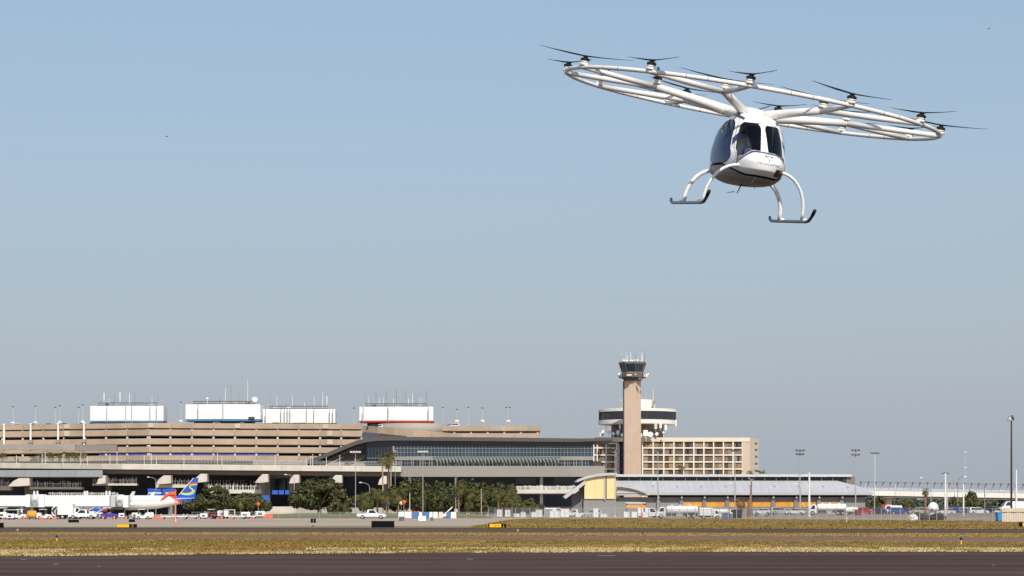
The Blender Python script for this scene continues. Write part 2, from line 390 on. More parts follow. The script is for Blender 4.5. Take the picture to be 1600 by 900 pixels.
blades("bank_olive_grass", gr_g, 3500, between([(740, 825.15), (800, 825.2), (1600, 826.8), (1800, 827.1)], BANKF, power=1.6, px0=745), .05, .13, .16, tuft=4, spread=.3, patchy=True, pf=.5, seed_=31.)

# ------------------------------------------------------------------ the multicopter
def pchip(zs, ys, z):      # smooth monotone-ish interpolation over a column of stations
    zs = np.array(zs, float); ys = np.array(ys, float); h = np.diff(zs); d = np.diff(ys)/h
    m = np.zeros(len(zs)); m[0] = d[0]; m[-1] = d[-1]
    for i in range(1, len(zs)-1):
        m[i] = 0 if d[i-1]*d[i] <= 0 else 2*d[i-1]*d[i]/(d[i-1]+d[i])
    k = np.clip(np.searchsorted(zs, z)-1, 0, len(h)-1); t = (z-zs[k])/h[k]
    return ((2*t**3-3*t**2+1)*ys[k]+(t**3-2*t**2+t)*h[k]*m[k]+(-2*t**3+3*t**2)*ys[k+1]+(t**3-t**2)*h[k]*m[k+1])
# (s along the profile, z, front x, rear x, half width)
BODY = [(0, -.215, .50, .10, .02), (.06, -.228, .72, -.12, .17), (.13, -.265, .90, -.40, .33), (.20, -.345, 1.05, -.62, .445),
        (.28, -.47, 1.21, -.80, .53), (.36, -.62, 1.38, -.94, .585), (.44, -.78, 1.54, -1.03, .62), (.52, -.93, 1.68, -1.07, .635),
        (.555, -.99, 1.75, -1.08, .64), (.585, -1.025, 1.88, -1.08, .64), (.63, -1.09, 2.01, -1.07, .64), (.70, -1.215, 2.10, -1.03, .63), (.76, -1.32, 2.09, -.97, .61),
        (.81, -1.405, 2.01, -.90, .58), (.845, -1.45, 1.93, -.85, .56), (.86, -1.462, 1.87, -.84, .545), (.875, -1.475, 1.86, -.82, .535),
        (.905, -1.515, 1.80, -.72, .49), (.94, -1.555, 1.66, -.55, .41), (.97, -1.585, 1.42, -.32, .29), (1.0, -1.60, 1.1, .1, .03)]
BX0 = .5
def body_surface(nr, nc, shrink=0.):
    s = np.linspace(0, 1, nr); B = np.array(BODY)
    z, xf, xr, w = (pchip(B[:, 0], B[:, i], s) for i in (1, 2, 3, 4))
    u = np.linspace(-math.pi, math.pi, nc, endpoint=False)
    U, Zz = np.meshgrid(u, z); XF = xf[:, None]*np.ones_like(U); XR = xr[:, None]*np.ones_like(U); Wd = w[:, None]*np.ones_like(U)
    c = np.cos(U); s_ = np.sin(U); x0 = np.minimum(BX0, XF-.05*0)
    e = np.where(c > 0, .93, .9)
    cc = np.sign(c)*np.abs(c)**e; ss = np.sign(s_)*np.abs(s_)**.93
    Xx = np.where(c > 0, x0+(XF-x0)*cc, x0+(x0-XR)*cc); Y = Wd*ss
    V = np.stack([Xx, Y, Zz], -1)
    if shrink:
        cen = np.array([.5, 0, -.85]); V = cen+(V-cen)*(1-shrink)
    i = np.arange(nr-1)[:, None]; j = np.arange(nc)[None, :]; j2 = (j+1) % nc
    Fq = np.stack([(i+1)*nc+j, (i+1)*nc+j2, i*nc+j2, i*nc+j], -1).reshape(-1, 4)
    fc_u = (u+math.pi/nc)[None, :]+0*i; fc_z = ((z[:-1]+z[1:])/2)[:, None]+0*j
    return V.reshape(-1, 3), Fq, np.degrees(fc_u).ravel(), fc_z.ravel()
def rrect(a, z, a0, a1, z0, z1, r, sa):     # signed distance (m) to a rounded rectangle; a in degrees, sa metres per degree
    cx, cz = (a0+a1)/2, (z0+z1)/2; hx, hz = abs(a1-a0)/2*sa, abs(z1-z0)/2
    qx = np.abs(a-cx)*sa-hx+r; qz = np.abs(z-cz)-hz+r
    return np.minimum(np.maximum(qx, qz), 0)+np.hypot(np.maximum(qx, 0), np.maximum(qz, 0))-r
def cowl(u): return -.995-.34*np.clip((np.abs(u)-14)/40, 0, 1)**1.6
def regions(u, z):
    au = np.abs(u); SA = .0155
    lean = (z+.6)*16                                   # panes lean inwards at the top
    front = rrect(au+lean*.35, z, 4.4, 44, -1.42, -.455, .11, SA)
    front = np.maximum(front, (cowl(u)+.035)-z)        # cut off along the cowl line
    front = np.where(u < 0, front, np.maximum(front, (au-38)*SA))
    door = rrect(au+lean*.25, z, 57, 104, -1.27, -.43, .17, .0115)
    rear = rrect(au, z, 124, 158, -1.05, -.52, .12, .011)
    return front, door, rear
copter = thing("multicopter", "white eighteen rotor multicopter flying nose towards the viewer in open sky", "aircraft")
copter.location = (4.67702481, 44.95486038, 9.89540537); copter.rotation_euler = (-0.15825344, 0.12903577, -1.42550173)
glass_c = mixglass("cabin_glass", (.80, .85, .93), .93)
glass_d = mixglass("door_glass", (.40, .50, .80), .45); glass_d.node_tree.nodes["Diffuse BSDF"].inputs[0].default_value = (.018, .04, .13, 1)  # blue of the reflected sky is put into tint and diffuse colour
lining = M("cabin_lining", (.36, .30, .22), .8)
bodyw = M("gloss_white_body", (.80, .79, .775), .16, spec=.55)
hullm = M("hull_shade_white", (.30, .28, .255), .45)  # hull colour darkened to carry the shade on the belly
V, Fq, fu, fz = body_surface(300, 840)
fr, dr, rr = regions(fu, fz); sd_all = np.minimum(np.minimum(fr, dr), rr)
isglass = sd_all < 0
def submesh(name, mask, mats, mi=None):
    f = Fq[mask]; used, inv = np.unique(f, return_inverse=True)
    me = npmesh(name, V[used], inv.reshape(-1, 4), mats, True)
    if mi is not None: me.polygons.foreach_set("material_index", mi[mask].astype(np.int32))
    return me
mi = np.zeros(len(Fq), np.int32)
mi[(sd_all < .013)] = 1                                                        # dark gasket
band = np.abs(fz-(cowl(fu)-.004)) < .017; mi[band & (np.abs(fu) < 74)] = 2     # navy line over the nose cowl
slant = np.abs((fz+.80)+(np.abs(fu)-50)*.012) < .07; mi[slant & (np.abs(fu) > 43.5) & (np.abs(fu) < 55) & ~isglass] = 2
slant2 = np.abs((fz+.35)-(np.abs(fu)-55)*.002) < .028; mi[slant2 & (np.abs(fu) > 40) & (np.abs(fu) < 100) & ~isglass] = 2
dseam = np.abs(rrect(np.abs(fu), fz, 50, 119, -1.35, -.30, .2, .0115)) < .005; mi[dseam & (mi == 0)] = 1
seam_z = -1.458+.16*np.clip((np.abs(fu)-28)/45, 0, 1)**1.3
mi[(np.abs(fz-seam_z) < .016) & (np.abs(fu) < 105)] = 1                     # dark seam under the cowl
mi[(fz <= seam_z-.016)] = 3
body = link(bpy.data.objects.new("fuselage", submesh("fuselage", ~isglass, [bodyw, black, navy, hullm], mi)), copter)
for msk, nm in (((fr < 0) & (fu > 0), "windscreen"), ((fr < 0) & (fu < 0), "windscreen"), ((dr < 0) & (fu > 0), "door_window"), ((dr < 0) & (fu < 0), "door_window"),
                ((rr < 0) & (fu > 0), "rear_window"), ((rr < 0) & (fu < 0), "rear_window")):
    link(bpy.data.objects.new(nm, submesh(nm, msk, glass_c if nm == 'windscreen' else glass_d)), copter)
V2, Fq2, u2, z2 = body_surface(90, 200, .035)
a_, b_, c_ = regions(u2, z2); keep = np.minimum(np.minimum(a_, b_), c_) > .012
used, inv = np.unique(Fq2[keep], return_inverse=True)
link(bpy.data.objects.new("cabin_lining", npmesh("cabin_lining", V2[used], inv.reshape(-1, 4)[:, ::-1], lining, True)), copter)
mb = MB(); mb.prism([(-.75, -.28), (-.5, -.45), (.3, -.52), (1.1, -.42), (1.6, -.18), (1.6, .18), (1.1, .42), (.3, .52), (-.5, .45), (-.75, .28)], -1.44, -1.41)
lpart("cabin_floor", mb, dgrey, copter)
mb = MB(); mb.bevbox(1.28, 1.55, -.28, .34, -1.38, -1.06, .06); lpart("instrument_panel", mb, dgrey, copter)
for y in (-.27, .27):
    mb = MB(); mb.bevbox(.35, .85, y-.22, y+.22, -1.40, -1.20, .04)
    mb.hexa([(.22, y-.2, -1.20), (.38, y-.2, -1.20), (.38, y+.2, -1.20), (.22, y+.2, -1.20), (.02, y-.18, -.58), (.14, y-.18, -.58), (.14, y+.18, -.58), (.02, y+.18, -.58)])
    lpart("seat", mb, dgrey, copter)
# nose light, antennas, step
mb = MB()
VC, FC, _u, _z = body_surface(210, 520); VV = VC.reshape(210, 520, 3)
def onbody(x_target, u_deg, z):     # point on the outer skin at column u and height z
    i = int(np.argmin(np.abs(VV[:, 0, 2]-z))); j = int(round((u_deg+180)/360*520)) % 520; return Vector(VV[i, j]), Vector(VV[i, (j+3) % 520])-Vector(VV[i, j-3]), Vector(VV[min(i+3, 209), j])-Vector(VV[max(i-3, 0), j])
def patch(mb, u0, u1, z0, z1, lift, n=10, round_=.0):
    i0 = int(np.argmin(np.abs(VV[:, 0, 2]-z1))); i1 = int(np.argmin(np.abs(VV[:, 0, 2]-z0))); vs = []; fs = []
    cen = np.array([.5, 0, -1.0])
    for a in range(n+1):
        i = int(round(i0+(i1-i0)*a/n)); t = abs(2*a/n-1); sq = 1-round_*t**4
        for b in range(n+1):
            uu = (u0+u1)/2+(u1-u0)*(b/n-.5)*sq; j = int(round((uu+180)/360*520)) % 520
            p = VV[i, j]; d = p-cen; d = d/np.linalg.norm(d); vs.append(tuple(p+d*lift))
    for a in range(n):
        for b in range(n): k = a*(n+1)+b; fs.append((k+n+1, k+n+2, k+1, k))
    mb.add(vs, fs)
amber = M("amber_lamp_rim", (.30, .15, .02), .4)
mb = MB(); patch(mb, 17, 43, -1.41, -1.275, .006, 10, .2); lpart("nose_lamp", mb, amber, copter, True)
mb = MB(); patch(mb, 18.5, 42.5, -1.408, -1.285, .010, 10, .22); lpart("nose_lens", mb, M("lamp_lens_black", (.012, .012, .012), .12, spec=.6), copter, True)
for p, q, r in (((1.86, -.10, -1.47), (1.70, -.14, -1.60), .012), ((.9, -.12, -1.58), (.78, -.15, -1.78), .016), ((.75, -.2, -1.76), (.74, -.34, -1.80), .008), ((1.25, .02, -1.55), (1.0, .12, -1.66), .006)):
    mb = MB(); mb.tube([p, q], [r, r*.6], 6); lpart("antenna", mb, dgrey if r != .012 else steel, copter)
# skids
skid_m = M("skid_dark_alloy", (.10, .11, .13), .25, metal=.6)
for sy in (-1, 1):
    y = 1.03*sy
    mb = MB(); mb.tube([(-1.0, y, -2.035), (-.95, y, -2.085), (-.84, y, -2.115), (-.6, y, -2.12), (1.75, y, -2.12), (1.95, y, -2.10), (2.1, y, -2.02), (2.22, y, -1.92)], [.027, .031, .031, .031, .031, .031, .031, .029], 10)
    sk = lpart("landing_skid", mb, skid_m, copter, True)
    mb = MB(); mb.tube([(2.14, y, -1.99), (2.24, y, -1.90)], .033, 10); lpart("skid_tip", mb, rubber, sk)
    for x, r, zt, yt in ((-.02, .041, -1.38, .42), (1.62, .031, -1.30, .40)):
        pth = []
        for k in range(13):
            t = k/12; a = t*math.pi/2
            yy = .98-(.98-yt)*(1-math.cos(a)); zz = -2.10+(2.10+zt)*math.sin(a)**.9
            pth.append((x+(.06*t if x > 1 else -.02*t), sy*yy+0*t, zz))
        mb = MB(); mb.tube(pth, r, 10); mb.tube([(x-.07, y, -2.09), (x+.07, y, -2.095)], .042, 8)
        lpart("skid_leg", mb, bodyw, copter, True)
# rotor frame
RR, RI = 3.675, .525*3.675
frame = M("frame_white", (.80, .77, .72), .25, spec=.5)
mb = MB(); mb.ring([(RR*math.cos(2*math.pi*k/144), RR*math.sin(2*math.pi*k/144), 0) for k in range(144)], .041, 12)
rim = lpart("rotor_rim", mb, frame, copter, True)
mb = MB(); mb.lathe([(.34, -.36), (.44, -.31), (.52, -.24), (.49, -.165), (.36, -.105), (.15, -.075), (.01, -.07)], 32); mb.lathe([(.46, -.42), (.36, -.36), (.30, -.30)], 32, .12)
lpart("hub", mb, frame, copter, True)
def polar(r, phi, z): return Vector((r*math.cos(phi), r*math.sin(phi), z))
NODES = []
for k in range(6):
    ang = -15+60*k; ph = math.radians(ang-15)
    mb = MB(); a = polar(.18, ph, -.24); b = polar(RI, ph, -.02)
    mb.tube([a, a.lerp(b, .25)+Vector((0, 0, .005)), a.lerp(b, .6)+Vector((0, 0, .01)), b], [.112, .094, .080, .068], 14)
    mb.blob(b, (.070, .070, .066), 14, 10); arm = lpart("rotor_arm", mb, frame, copter, True)
    mb = MB(); c = polar(.52, ph, -.205); mb.tube([c-(b-a).normalized()*.006, c+(b-a).normalized()*.006], .101, 16); lpart("joint_seam", mb, greyp, arm)
    NODES.append((ang, b+Vector((0, 0, .055))))
    for s in (-15, 15):
        q = math.radians(ang+s-15); e = polar(RR, q, 0)
        mb = MB(); mb.tube([b, b.lerp(e, .5)+Vector((0, 0, -.005)), e], [.058, .054, .047], 12); mb.blob(e, (.062, .062, .045), 12, 8)
        lpart("arm_fork", mb, frame, copter, True)
        NODES.append((ang+s, e+Vector((0, 0, .03))))
BL = {-60: 1, -30: 55, 0: 60, 30: -33, 60: 50, 90: 8, -90: 55, 120: 60, 150: 38, 180: 70, 210: 25, 240: 75, -15: -8, 45: -16, 105: 35, 165: 52, 225: -32, 285: 88}
def blade_mb():
    mb = MB(); st = [(.03, .02, .014), (.12, .04, .013), (.3, .048, .010), (.6, .036, .006), (.82, .023, .004), (.9, .010, .002)]
    vs = []; fs = []
    for r, c, t in st:
        tw = math.radians(17-13*r/.9); z = .03*r+.036*(r/.9)**2
        for x, h in ((-c, 0), (0, t), (c, 0), (0, -t)):
            vs.append((r, x*math.cos(tw), z+h+x*math.sin(tw)))
    for i in range(len(st)-1):
        for j in range(4): q = (j+1) % 4; fs.append((i*4+j, (i+1)*4+j, (i+1)*4+q, i*4+q))
    fs += [(0, 1, 2, 3), tuple(4*(len(st)-1)+j for j in (3, 2, 1, 0))]
    return mb.add(vs, fs)
mb = MB(); mb.lathe([(.070, 0), (.086, .006), (.084, .046), (.068, .048), (.068, .057), (.084, .059), (.080, .080), (.066, .085)], 16); mnt_me = mb.mesh("motor_mount", [frame], True)
mb = MB(); mb.lathe([(.078, 0), (.090, .008), (.090, .042), (.07, .056), (.045, .060), (.045, .082), (.065, .086), (.065, .103), (.02, .11)], 16); mot_me = mb.mesh("rotor_motor", [blackg], False)
bl_me = blade_mb().mesh("rotor_blade", [blackg], True)
for ang, p in NODES:
    a = BL.get(ang, BL.get(ang-360, BL.get(ang+360, 30)))
    mo = inst("rotor_motor", mot_me, copter, p+Vector((0, 0, .085)))
    inst("motor_mount", mnt_me, mo, (0, 0, -.085))
    for h in (0, math.pi): inst("rotor_blade", bl_me, mo, (0, 0, .095), (0, 0, math.radians(75-a)+h))
for k in range(12):
    for d_ in (-3.2, 3.2):
        q = math.radians(30*k+d_); p = polar(RR, q, 0); t_ = Vector((-math.sin(q), math.cos(q), 0))*.007
        mb = MB(); mb.tube([p-t_, p+t_], .0425, 14); lpart("rim_joint", mb, greyp, rim)
# emblem and lettering on the nose cowl, laid on the skin
from mathutils.bvhtree import BVHTree
bvh = BVHTree.FromPolygons([Vector(v) for v in VC], [tuple(f) for f in FC])
mb = MB()
T = Matrix.Identity(4)
text_mb("VOLOCOPTER", .062, T, mb, 1.15)
for poly in ([(-.085, .175), (0, .05), (.085, .175), (.05, .205), (.03, .185), (.045, .17), (0, .105), (-.045, .17), (-.03, .185), (-.05, .205)],
             [(-.02, .185), (0, .205), (.02, .185), (0, .165)]):
    mb.add([(x, y, 0) for x, y in poly], [tuple(range(len(poly)))])
lo = []
for x, y, z in mb.v:
    o = Vector((3.2, x+.04, -1.235+y*.8+.02)); hit = bvh.ray_cast(o, Vector((-1, 0, 0)))
    lo.append(tuple(hit[0]+hit[1]*(.004 if hit[1].x > 0 else -.004)) if hit[0] else (2.27, x, y-1.1))
mb.v = lo
lpart("nose_lettering", mb, M("grey_print", (.14, .13, .13), .5), copter)
# the pilot
def skin_person(name, joints, edges, radii, mats, label, cat, loc, parent=None):
    me = bpy.data.meshes.new(name); me.from_pydata(joints, edges, []); o = bpy.data.objects.new(name, me); COL.objects.link(o)
    md = o.modifiers.new("skin", 'SKIN'); md.use_smooth_shade = True
    for v, r in zip(me.skin_vertices[0].data, radii): v.radius = (r, r) if not isinstance(r, tuple) else r
    me.skin_vertices[0].data[0].use_root = True
    o.modifiers.new("sub", 'SUBSURF').render_levels = 1
    for m in mats: me.materials.append(m)
    return o
J = [(0, 0, .10), (0, 0, .28), (-.04, 0, .46), (-.03, 0, .58), (.0, 0, .66), (.03, 0, .78), (-.03, .19, .52), (.10, .26, .30), (.36, .20, .26), (.46, .18, .27),
     (-.03, -.19, .52), (.08, -.26, .30), (.36, -.24, .24), (.46, -.23, .25), (.05, .10, .08), (.48, .12, .12), (.60, .12, -.22), (.72, .12, -.24), (.05, -.10, .08), (.48, -.12, .12), (.60, -.12, -.22), (.72, -.12, -.24)]
Ed = [(0, 1), (1, 2), (2, 3), (3, 4), (4, 5), (2, 6), (6, 7), (7, 8), (8, 9), (2, 10), (10, 11), (11, 12), (12, 13), (0, 14), (14, 15), (15, 16), (16, 17), (0, 18), (18, 19), (19, 20), (20, 21)]
Rd = [.13, .135, .15, .06, .075, .10, .07, .055, .042, .03, .07, .055, .042, .03, .09, .07, .05, .045, .09, .07, .05, .045]
shirt = M("white_shirt", (.72, .68, .60), .8)
pil = thing("person", "pilot in a white shirt seated at the controls inside the multicopter cabin", "person")
pil.matrix_world = copter.matrix_basis.copy() @ Matrix.Translation((.46, -.27, -1.21))
pb = skin_person("body", J, Ed, Rd, [shirt], None, None, None); pb.parent = pil
mb = MB(); mb.blob((.035, 0, .80), (.095, .08, .12), 14, 10); mb.blob((.13, 0, .79), (.02, .016, .022), 6, 5); lpart("head", mb, M("skin", (.42, .25, .17), .6), pil, True)
mb = MB(); mb.blob((.02, 0, .84), (.10, .088, .10), 14, 10); lpart("hair", mb, M("dark_hair", (.03, .02, .015), .7), pil, True)
mb = MB(); mb.tube([(-.045, -.085, .82), (-.01, -.06, .95), (-.01, .06, .95), (-.045, .085, .82)], .012, 6); mb.blob((.0, -.095, .80), (.04, .025, .05), 8, 6); mb.blob((.0, .095, .80), (.04, .025, .05), 8, 6)
lpart("headset", mb, black, pil)
for sy, jj in ((1, (.46, .18, .27)), (-1, (.46, -.23, .25))):
    mb = MB(); x, y, z = jj; mb.blob((x+.04, y, z), (.055, .042, .022), 10, 6)
    for k, (dy, L_) in enumerate(((-.03, .062), (-.01, .075), (.01, .07), (.028, .055))):
        mb.tube([(x+.08, y+dy, z+.003), (x+.08+L_*.5, y+dy, z-.004), (x+.08+L_*.85, y+dy, z-.032)], [.0095, .009, .007], 6)
    mb.tube([(x+.03, y-sy*.035, z), (x+.06, y-sy*.062, z-.01), (x+.09, y-sy*.066, z-.022)], [.011, .010, .008], 6)
    lpart("hand", mb, MATS["skin"], pil, True)

# ------------------------------------------------------------------ parking garage
def pt(px, D): return (X(px, D), D)
g = thing("parking_garage", "long tan concrete multi storey car park with stacked parapet bands behind the roadway", "car park", (X(232, 900), 900, 0))
gA, gB, gC = pt(-60, 930), pt(232, 900), pt(566, 914)
LV = [(33.6, 35.6), (30.7, 33.0), (27.3, 29.5), (24.1, 26.3), (20.9, 22.9)]     # parapet bottoms and tops
def seg(a, b, t): return (a[0]+(b[0]-a[0])*t, a[1]+(b[1]-a[1])*t)
nL, nR = 9, 10
for a, b, n, lv in ((gA, gB, nL, LV), (gB, gC, nR, LV)):
    for li, (z0, z1) in enumerate(lv):
        for k in range(n):
            p, q = seg(a, b, k/n+.0006), seg(a, b, (k+1)/n-.0006)
            mb = MB(); mb.wall(p, q, z0, z1, .35); o = part("parapet_panel", mb, conc, g)
    for li, (z0, z1) in enumerate(lv):
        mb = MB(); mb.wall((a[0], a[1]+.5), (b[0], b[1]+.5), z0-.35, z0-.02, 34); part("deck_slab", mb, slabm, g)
    for k in range(n+1):
        p = seg(a, b, min(max(k/n, .004), .996))
        for li in range(1, 5):
            mb = MB(); z1 = LV[li-1][0]-.36; z0 = LV[li][1]-1.0
            mb.cbox(p[0], p[1]+.75, z0, .75, .6, z1-z0); part("column", mb, concl, g)
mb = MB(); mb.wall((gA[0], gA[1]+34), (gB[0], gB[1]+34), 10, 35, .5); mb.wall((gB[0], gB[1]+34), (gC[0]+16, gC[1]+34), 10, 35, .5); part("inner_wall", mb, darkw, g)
mb = MB(); mb.wall((gA[0], gA[1]+1.2), (gB[0], gB[1]+1.2), 8, 20.9, .4); mb.wall((gB[0], gB[1]+1.2), (gC[0]+95, gC[1]+1.2), 8, 20.9, .4); part("lower_wall", mb, concg, g)
# blue netting behind the lowest opening
for a, b, t0, t1 in ((gA, gB, .74, 1.0), (gB, gC, 0, .6)):
    mb = MB(); p, q = seg(a, b, t0), seg(a, b, t1); mb.wall((p[0], p[1]+.8), (q[0], q[1]+.8), 22.7, 24.3, .1); part("blue_screen", mb, M("blue_netting", (.10, .13, .42), .8, var=.3, scale=.5), g)
# pale repair patches and joints
for px, li in ((236, 0), (107, 0), (107, 1), (515, 1), (515, 2), (508, 0), (370, 0)):
    D = 900+abs(px-232)*.1; p, q = pt(px-4.5, D), pt(px+4.5, D); mb = MB()
    if px < 232: t = (px+60)/292; c = seg(gA, gB, t)
    else: t = (px-232)/334; c = seg(gB, gC, t)
    mb.box(c[0]-1.1, c[0]+1.1, c[1]-.5, c[1]+.2, LV[li][0]+.15, LV[li][1]-.1); part("repair_patch", mb, M("pale_repair", (.52, .44, .35), .85, rnd=.1), g)
# white service columns on the set-back end
for px in (9, 51, 94, 134):
    t = (px+60)/292; c = seg(gA, gB, t); mb = MB(); mb.cbox(c[0], c[1]-.9, 26.4, .6, .6, 9.2); mb.cbox(c[0], c[1]-.9, 35.6, 1.0, .9, .4)
    cl = part("service_column", mb, white, g)
    if px > 20: mb = MB(); mb.cbox(c[0], c[1]-1.2, 28.2, 1.6, 1.0, 1.2); part("louvre_box", mb, greyp, cl)
mb = MB(); mb.wall(pt(-60, 868), pt(118, 868), 24.2, 26.3, 3); part("end_wall", mb, concg, g); mb = MB(); mb.wall(pt(119, 868), pt(182, 868), 23.8, 26.1, 3); part("end_wall", mb, M("warm_grey_concrete", (.25, .215, .185), .85, var=.1, scale=.2), g)
# spiral ramp and the lower east wing
mb = MB(); cx, cy, r = X(643, 905), 905, 12.8
ang = [math.radians(180+180*i/28) for i in range(29)]; zt = lambda px, py: Z(py, 893)
vs = []; fs = []
for a in ang: vs += [(cx+r*math.cos(a), cy+r*math.sin(a), 30.5), (cx+r*math.cos(a), cy+r*math.sin(a), Z(661, 893)), (cx+(r-.4)*math.cos(a), cy+(r-.4)*math.sin(a), Z(661, 893)), (cx+(r-.4)*math.cos(a), cy+(r-.4)*math.sin(a), 30.5)]
for i in range(28):
    for j in range(4): q = (j+1) % 4; fs.append((i*4+j, i*4+q, i*4+4+q, i*4+4+j))
mb.add(vs, fs); part("ramp_drum", mb, M("smooth_ramp_concrete", (.37, .32, .27), .7, var=.06, scale=.1), g, True)
rp = [(566, 665, 675, 898), (590, 666.5, 677, 891), (616, 668.5, 679.5, 886), (645, 671, 682, 884.5), (672, 673.5, 684, 886.5), (694, 675.8, 685.5, 890), (716, 677.5, 686, 897)]
for (p0, a0, b0, d0), (p1, a1, b1, d1) in zip(rp, rp[1:]):
    mb = MB(); mb.wall(pt(p0, d0), pt(p1, d1), Z(b0, d0), Z(a0, d0), .4, Z(b1, d1), Z(a1, d1)); part("ramp_parapet", mb, conc, g)
w0, w1 = pt(680, 902), pt(845, 902)
for (ya, yb) in ((665.2, 673.2), (677.3, 685.5)):
    for k in range(8):
        mb = MB(); p, q = seg(w0, w1, k/8+.001), seg(w0, w1, (k+1)/8-.001); mb.wall(p, q, Z(yb, 902), Z(ya, 902), .35); part("parapet_panel", mb, conc, g)
for k in range(6):
    p = pt(710+k*26, 903); mb = MB(); mb.cbox(p[0], p[1], Z(679, 902), .8, .6, Z(673, 902)-Z(679, 902)+.2); part("column", mb, concl, g)
mb = MB(); mb.wall((w0[0], 902.5), (w1[0]-.2, 902.5), Z(673.2, 902)-.05, Z(672.2, 902), 26); mb.wall((w0[0], 930), (w1[0]-.3, 930), 20, Z(673.4, 902)-.1, .5); part("deck_slab", mb, slabm, g)
mb = MB(); mb.wall(pt(846, 903), pt(930, 903), Z(690, 903), Z(684.5, 903), .5); part("low_parapet", mb, conc, g)
GT = 34.2   # roof deck level
def FD(px): return 930-30*(px+60)/292 if px < 232 else (900+14*(px-232)/334 if px < 566 else 902)   # distance of the facade

# ------------------------------------------------------------------ plant houses on the garage roof
def penthouse(px0, px1, py0, py1, label, bandmat, bandrows, split, D, antennas, pipes, rail, extra=None):
    D = max(FD(px0), FD(px1))+8
    h = thing("plant_house", label, "rooftop building", (X((px0+px1)/2, D), D, GT), group="white plant houses on the car park roof")
    zs, zt = Z(py1, D), Z(py0, D); xa, xb, xm = X(px0, D), X(px1, D), X(split, D)
    mid = D-2.6
    for a, b in (((xa, D), (xm, mid)), ((xm, mid), (xb, D-1.2))):
        mb = MB(); mb.wall(a, b, zs, zt, .4); part("wall_panel", mb, panelw, h)
    mb = MB(); mb.prism([(xa, D+.45), (xm, mid+.45), (xb, D-.75), (xb, D+9), (xa, D+9)], zs, zt-.25); part("core", mb, panelw, h)
    if bandmat:
        zb = Z(py1+bandrows, D)
        for a, b in (((xa, D+.1), (xm, mid+.1)), ((xm, mid+.1), (xb, D-1.1))):
            mb = MB(); mb.wall(a, b, zb, zs-.01, .4); part("base_band", mb, bandmat, h)
        mb = MB(); mb.prism([(xa+3, D+2), (xb-3, D+2), (xb-3, D+8), (xa+3, D+8)], GT, zb-.02); mb.prism([(xa, D+.9), (xm, mid+.9), (xb, D-.3), (xb, D+9), (xa, D+9)], zb, zs-.02); part("plinth", mb, darkw, h)
    else:
        mb = MB(); mb.prism([(xa+.1, D+.5), (xb-.1, D-.4), (xb-.1, D+8), (xa+.1, D+8)], GT, zs-.01); part("plinth", mb, panelw, h)
    for px in pipes:
        x = X(px, D-3.2); mb = MB(); mb.cyl(x, D-3.4, zs-.8, zt+.15, .16, n=8); part("drain_pipe", mb, steel, h)
    r0, r1 = rail
    for zz in (.35, 1.25):
        mb = MB(); mb.tube([(X(r0, D), D+1.5, zt+zz), (X(r1, D), D+1.5, zt+zz)], .15, 6); part("roof_rail", mb, dgrey, h)
    for k in range(9):
        x = X(r0+(r1-r0)*k/8, D); mb = MB(); mb.cyl(x, D+1.5, zt-.3, zt+1.3, .09, n=6); part("rail_post", mb, greyp, h)
    for k in range(5):
        x = X(r0+(r1-r0)*(.12+.19*k)+random.uniform(-2, 2), D); w = random.uniform(1., 2.6); mb = MB(); mb.bevbox(x-w/2, x+w/2, D+3, D+5, zt-.26, zt+random.uniform(.5, 1.2), .06); part("roof_unit", mb, random.choice([greyp, steel, concl, dgrey]), h)
    for px, py, w, m in antennas:
        x = X(px, D); z1 = Z(py, D); mb = MB(); mb.cyl(x, D+2.2, zt-.3, z1, w, w*.55, 6)
        if random.random() < .5: mb.cyl(x, D+2.2, zt+(z1-zt)*.45, z1-.2, w*1.5, w*1.5, 6)
        part("antenna", mb, m, h)
    return h
wa, ga = white, greyp
penthouse(141, 256, 634.3, 657.5, "white plant house with blue base band nearest the open end of the car park", bandb, 2.6, 196, 908,
          [(161, 613, .13, wa), (169, 622, .1, wa), (177, 614.5, .09, ga), (186, 611, .13, wa), (201, 613, .16, wa), (209, 611, .1, ga), (236, 620, .09, wa), (245, 612, .09, ga)], (167, 196.5, 206, 234.5, 244.5), (152, 245))
ph = penthouse(290, 407, 631.8, 655, "widest white plant house with blue base band and a round dish on its roof", bandb, 3.2, 349, 906,
          [(351, 606, .12, wa), (360, 601, .09, ga), (386, 592.5, .11, wa), (342, 618, .08, ga), (373, 613, .07, ga)], (309.5, 348.5), (301, 397))
mb = MB(); c = Vector((X(398, 915), 916, Z(623.5, 915))); mb.lathe([(.05, -.55), (.5, -.42), (.85, -.15), (1.1, .3), (1.15, .35), (1.05, .3), (.5, -.3), (.04, -.42)], 20)
Rm = Matrix.Rotation(math.radians(80), 4, 'X'); mb.v = [tuple(Rm @ Vector(v)+c) for v in mb.v]; mb.cyl(c.x, c.y+.6, Z(632, 915), c.z-.1, .14, n=8); part("satellite_dish", mb, white, ph)
mb = MB(); mb.blob((X(323.5, 915), 916, Z(622.6, 915)), (.55, .4, .45), 12, 8); mb.cyl(X(323.5, 915), 916, Z(632, 915), Z(623, 915), .1, n=6); part("radome", mb, white, ph, True)
mb = MB(); mb.box(X(388.5, 914), X(398, 914), 915.3-2.45, 915.3-1.5, Z(653.6, 914), Z(651.3, 914)); part("nameplate", mb, dgrey, ph)
penthouse(410.5, 524, 639.3, 661, "lower white plant house with many drain pipes and no coloured base band", None, 0, 463, 911,
          [(421, 614, .09, ga), (431.5, 619, .1, wa), (456, 617, .1, wa), (490, 618, .09, wa), (503.5, 612, .13, wa), (510, 618, .11, wa), (475, 628, .12, wa), (447, 629, .08, ga)], (415, 439, 444.5, 449, 453, 479, 490.5, 515, 520), (421, 512))
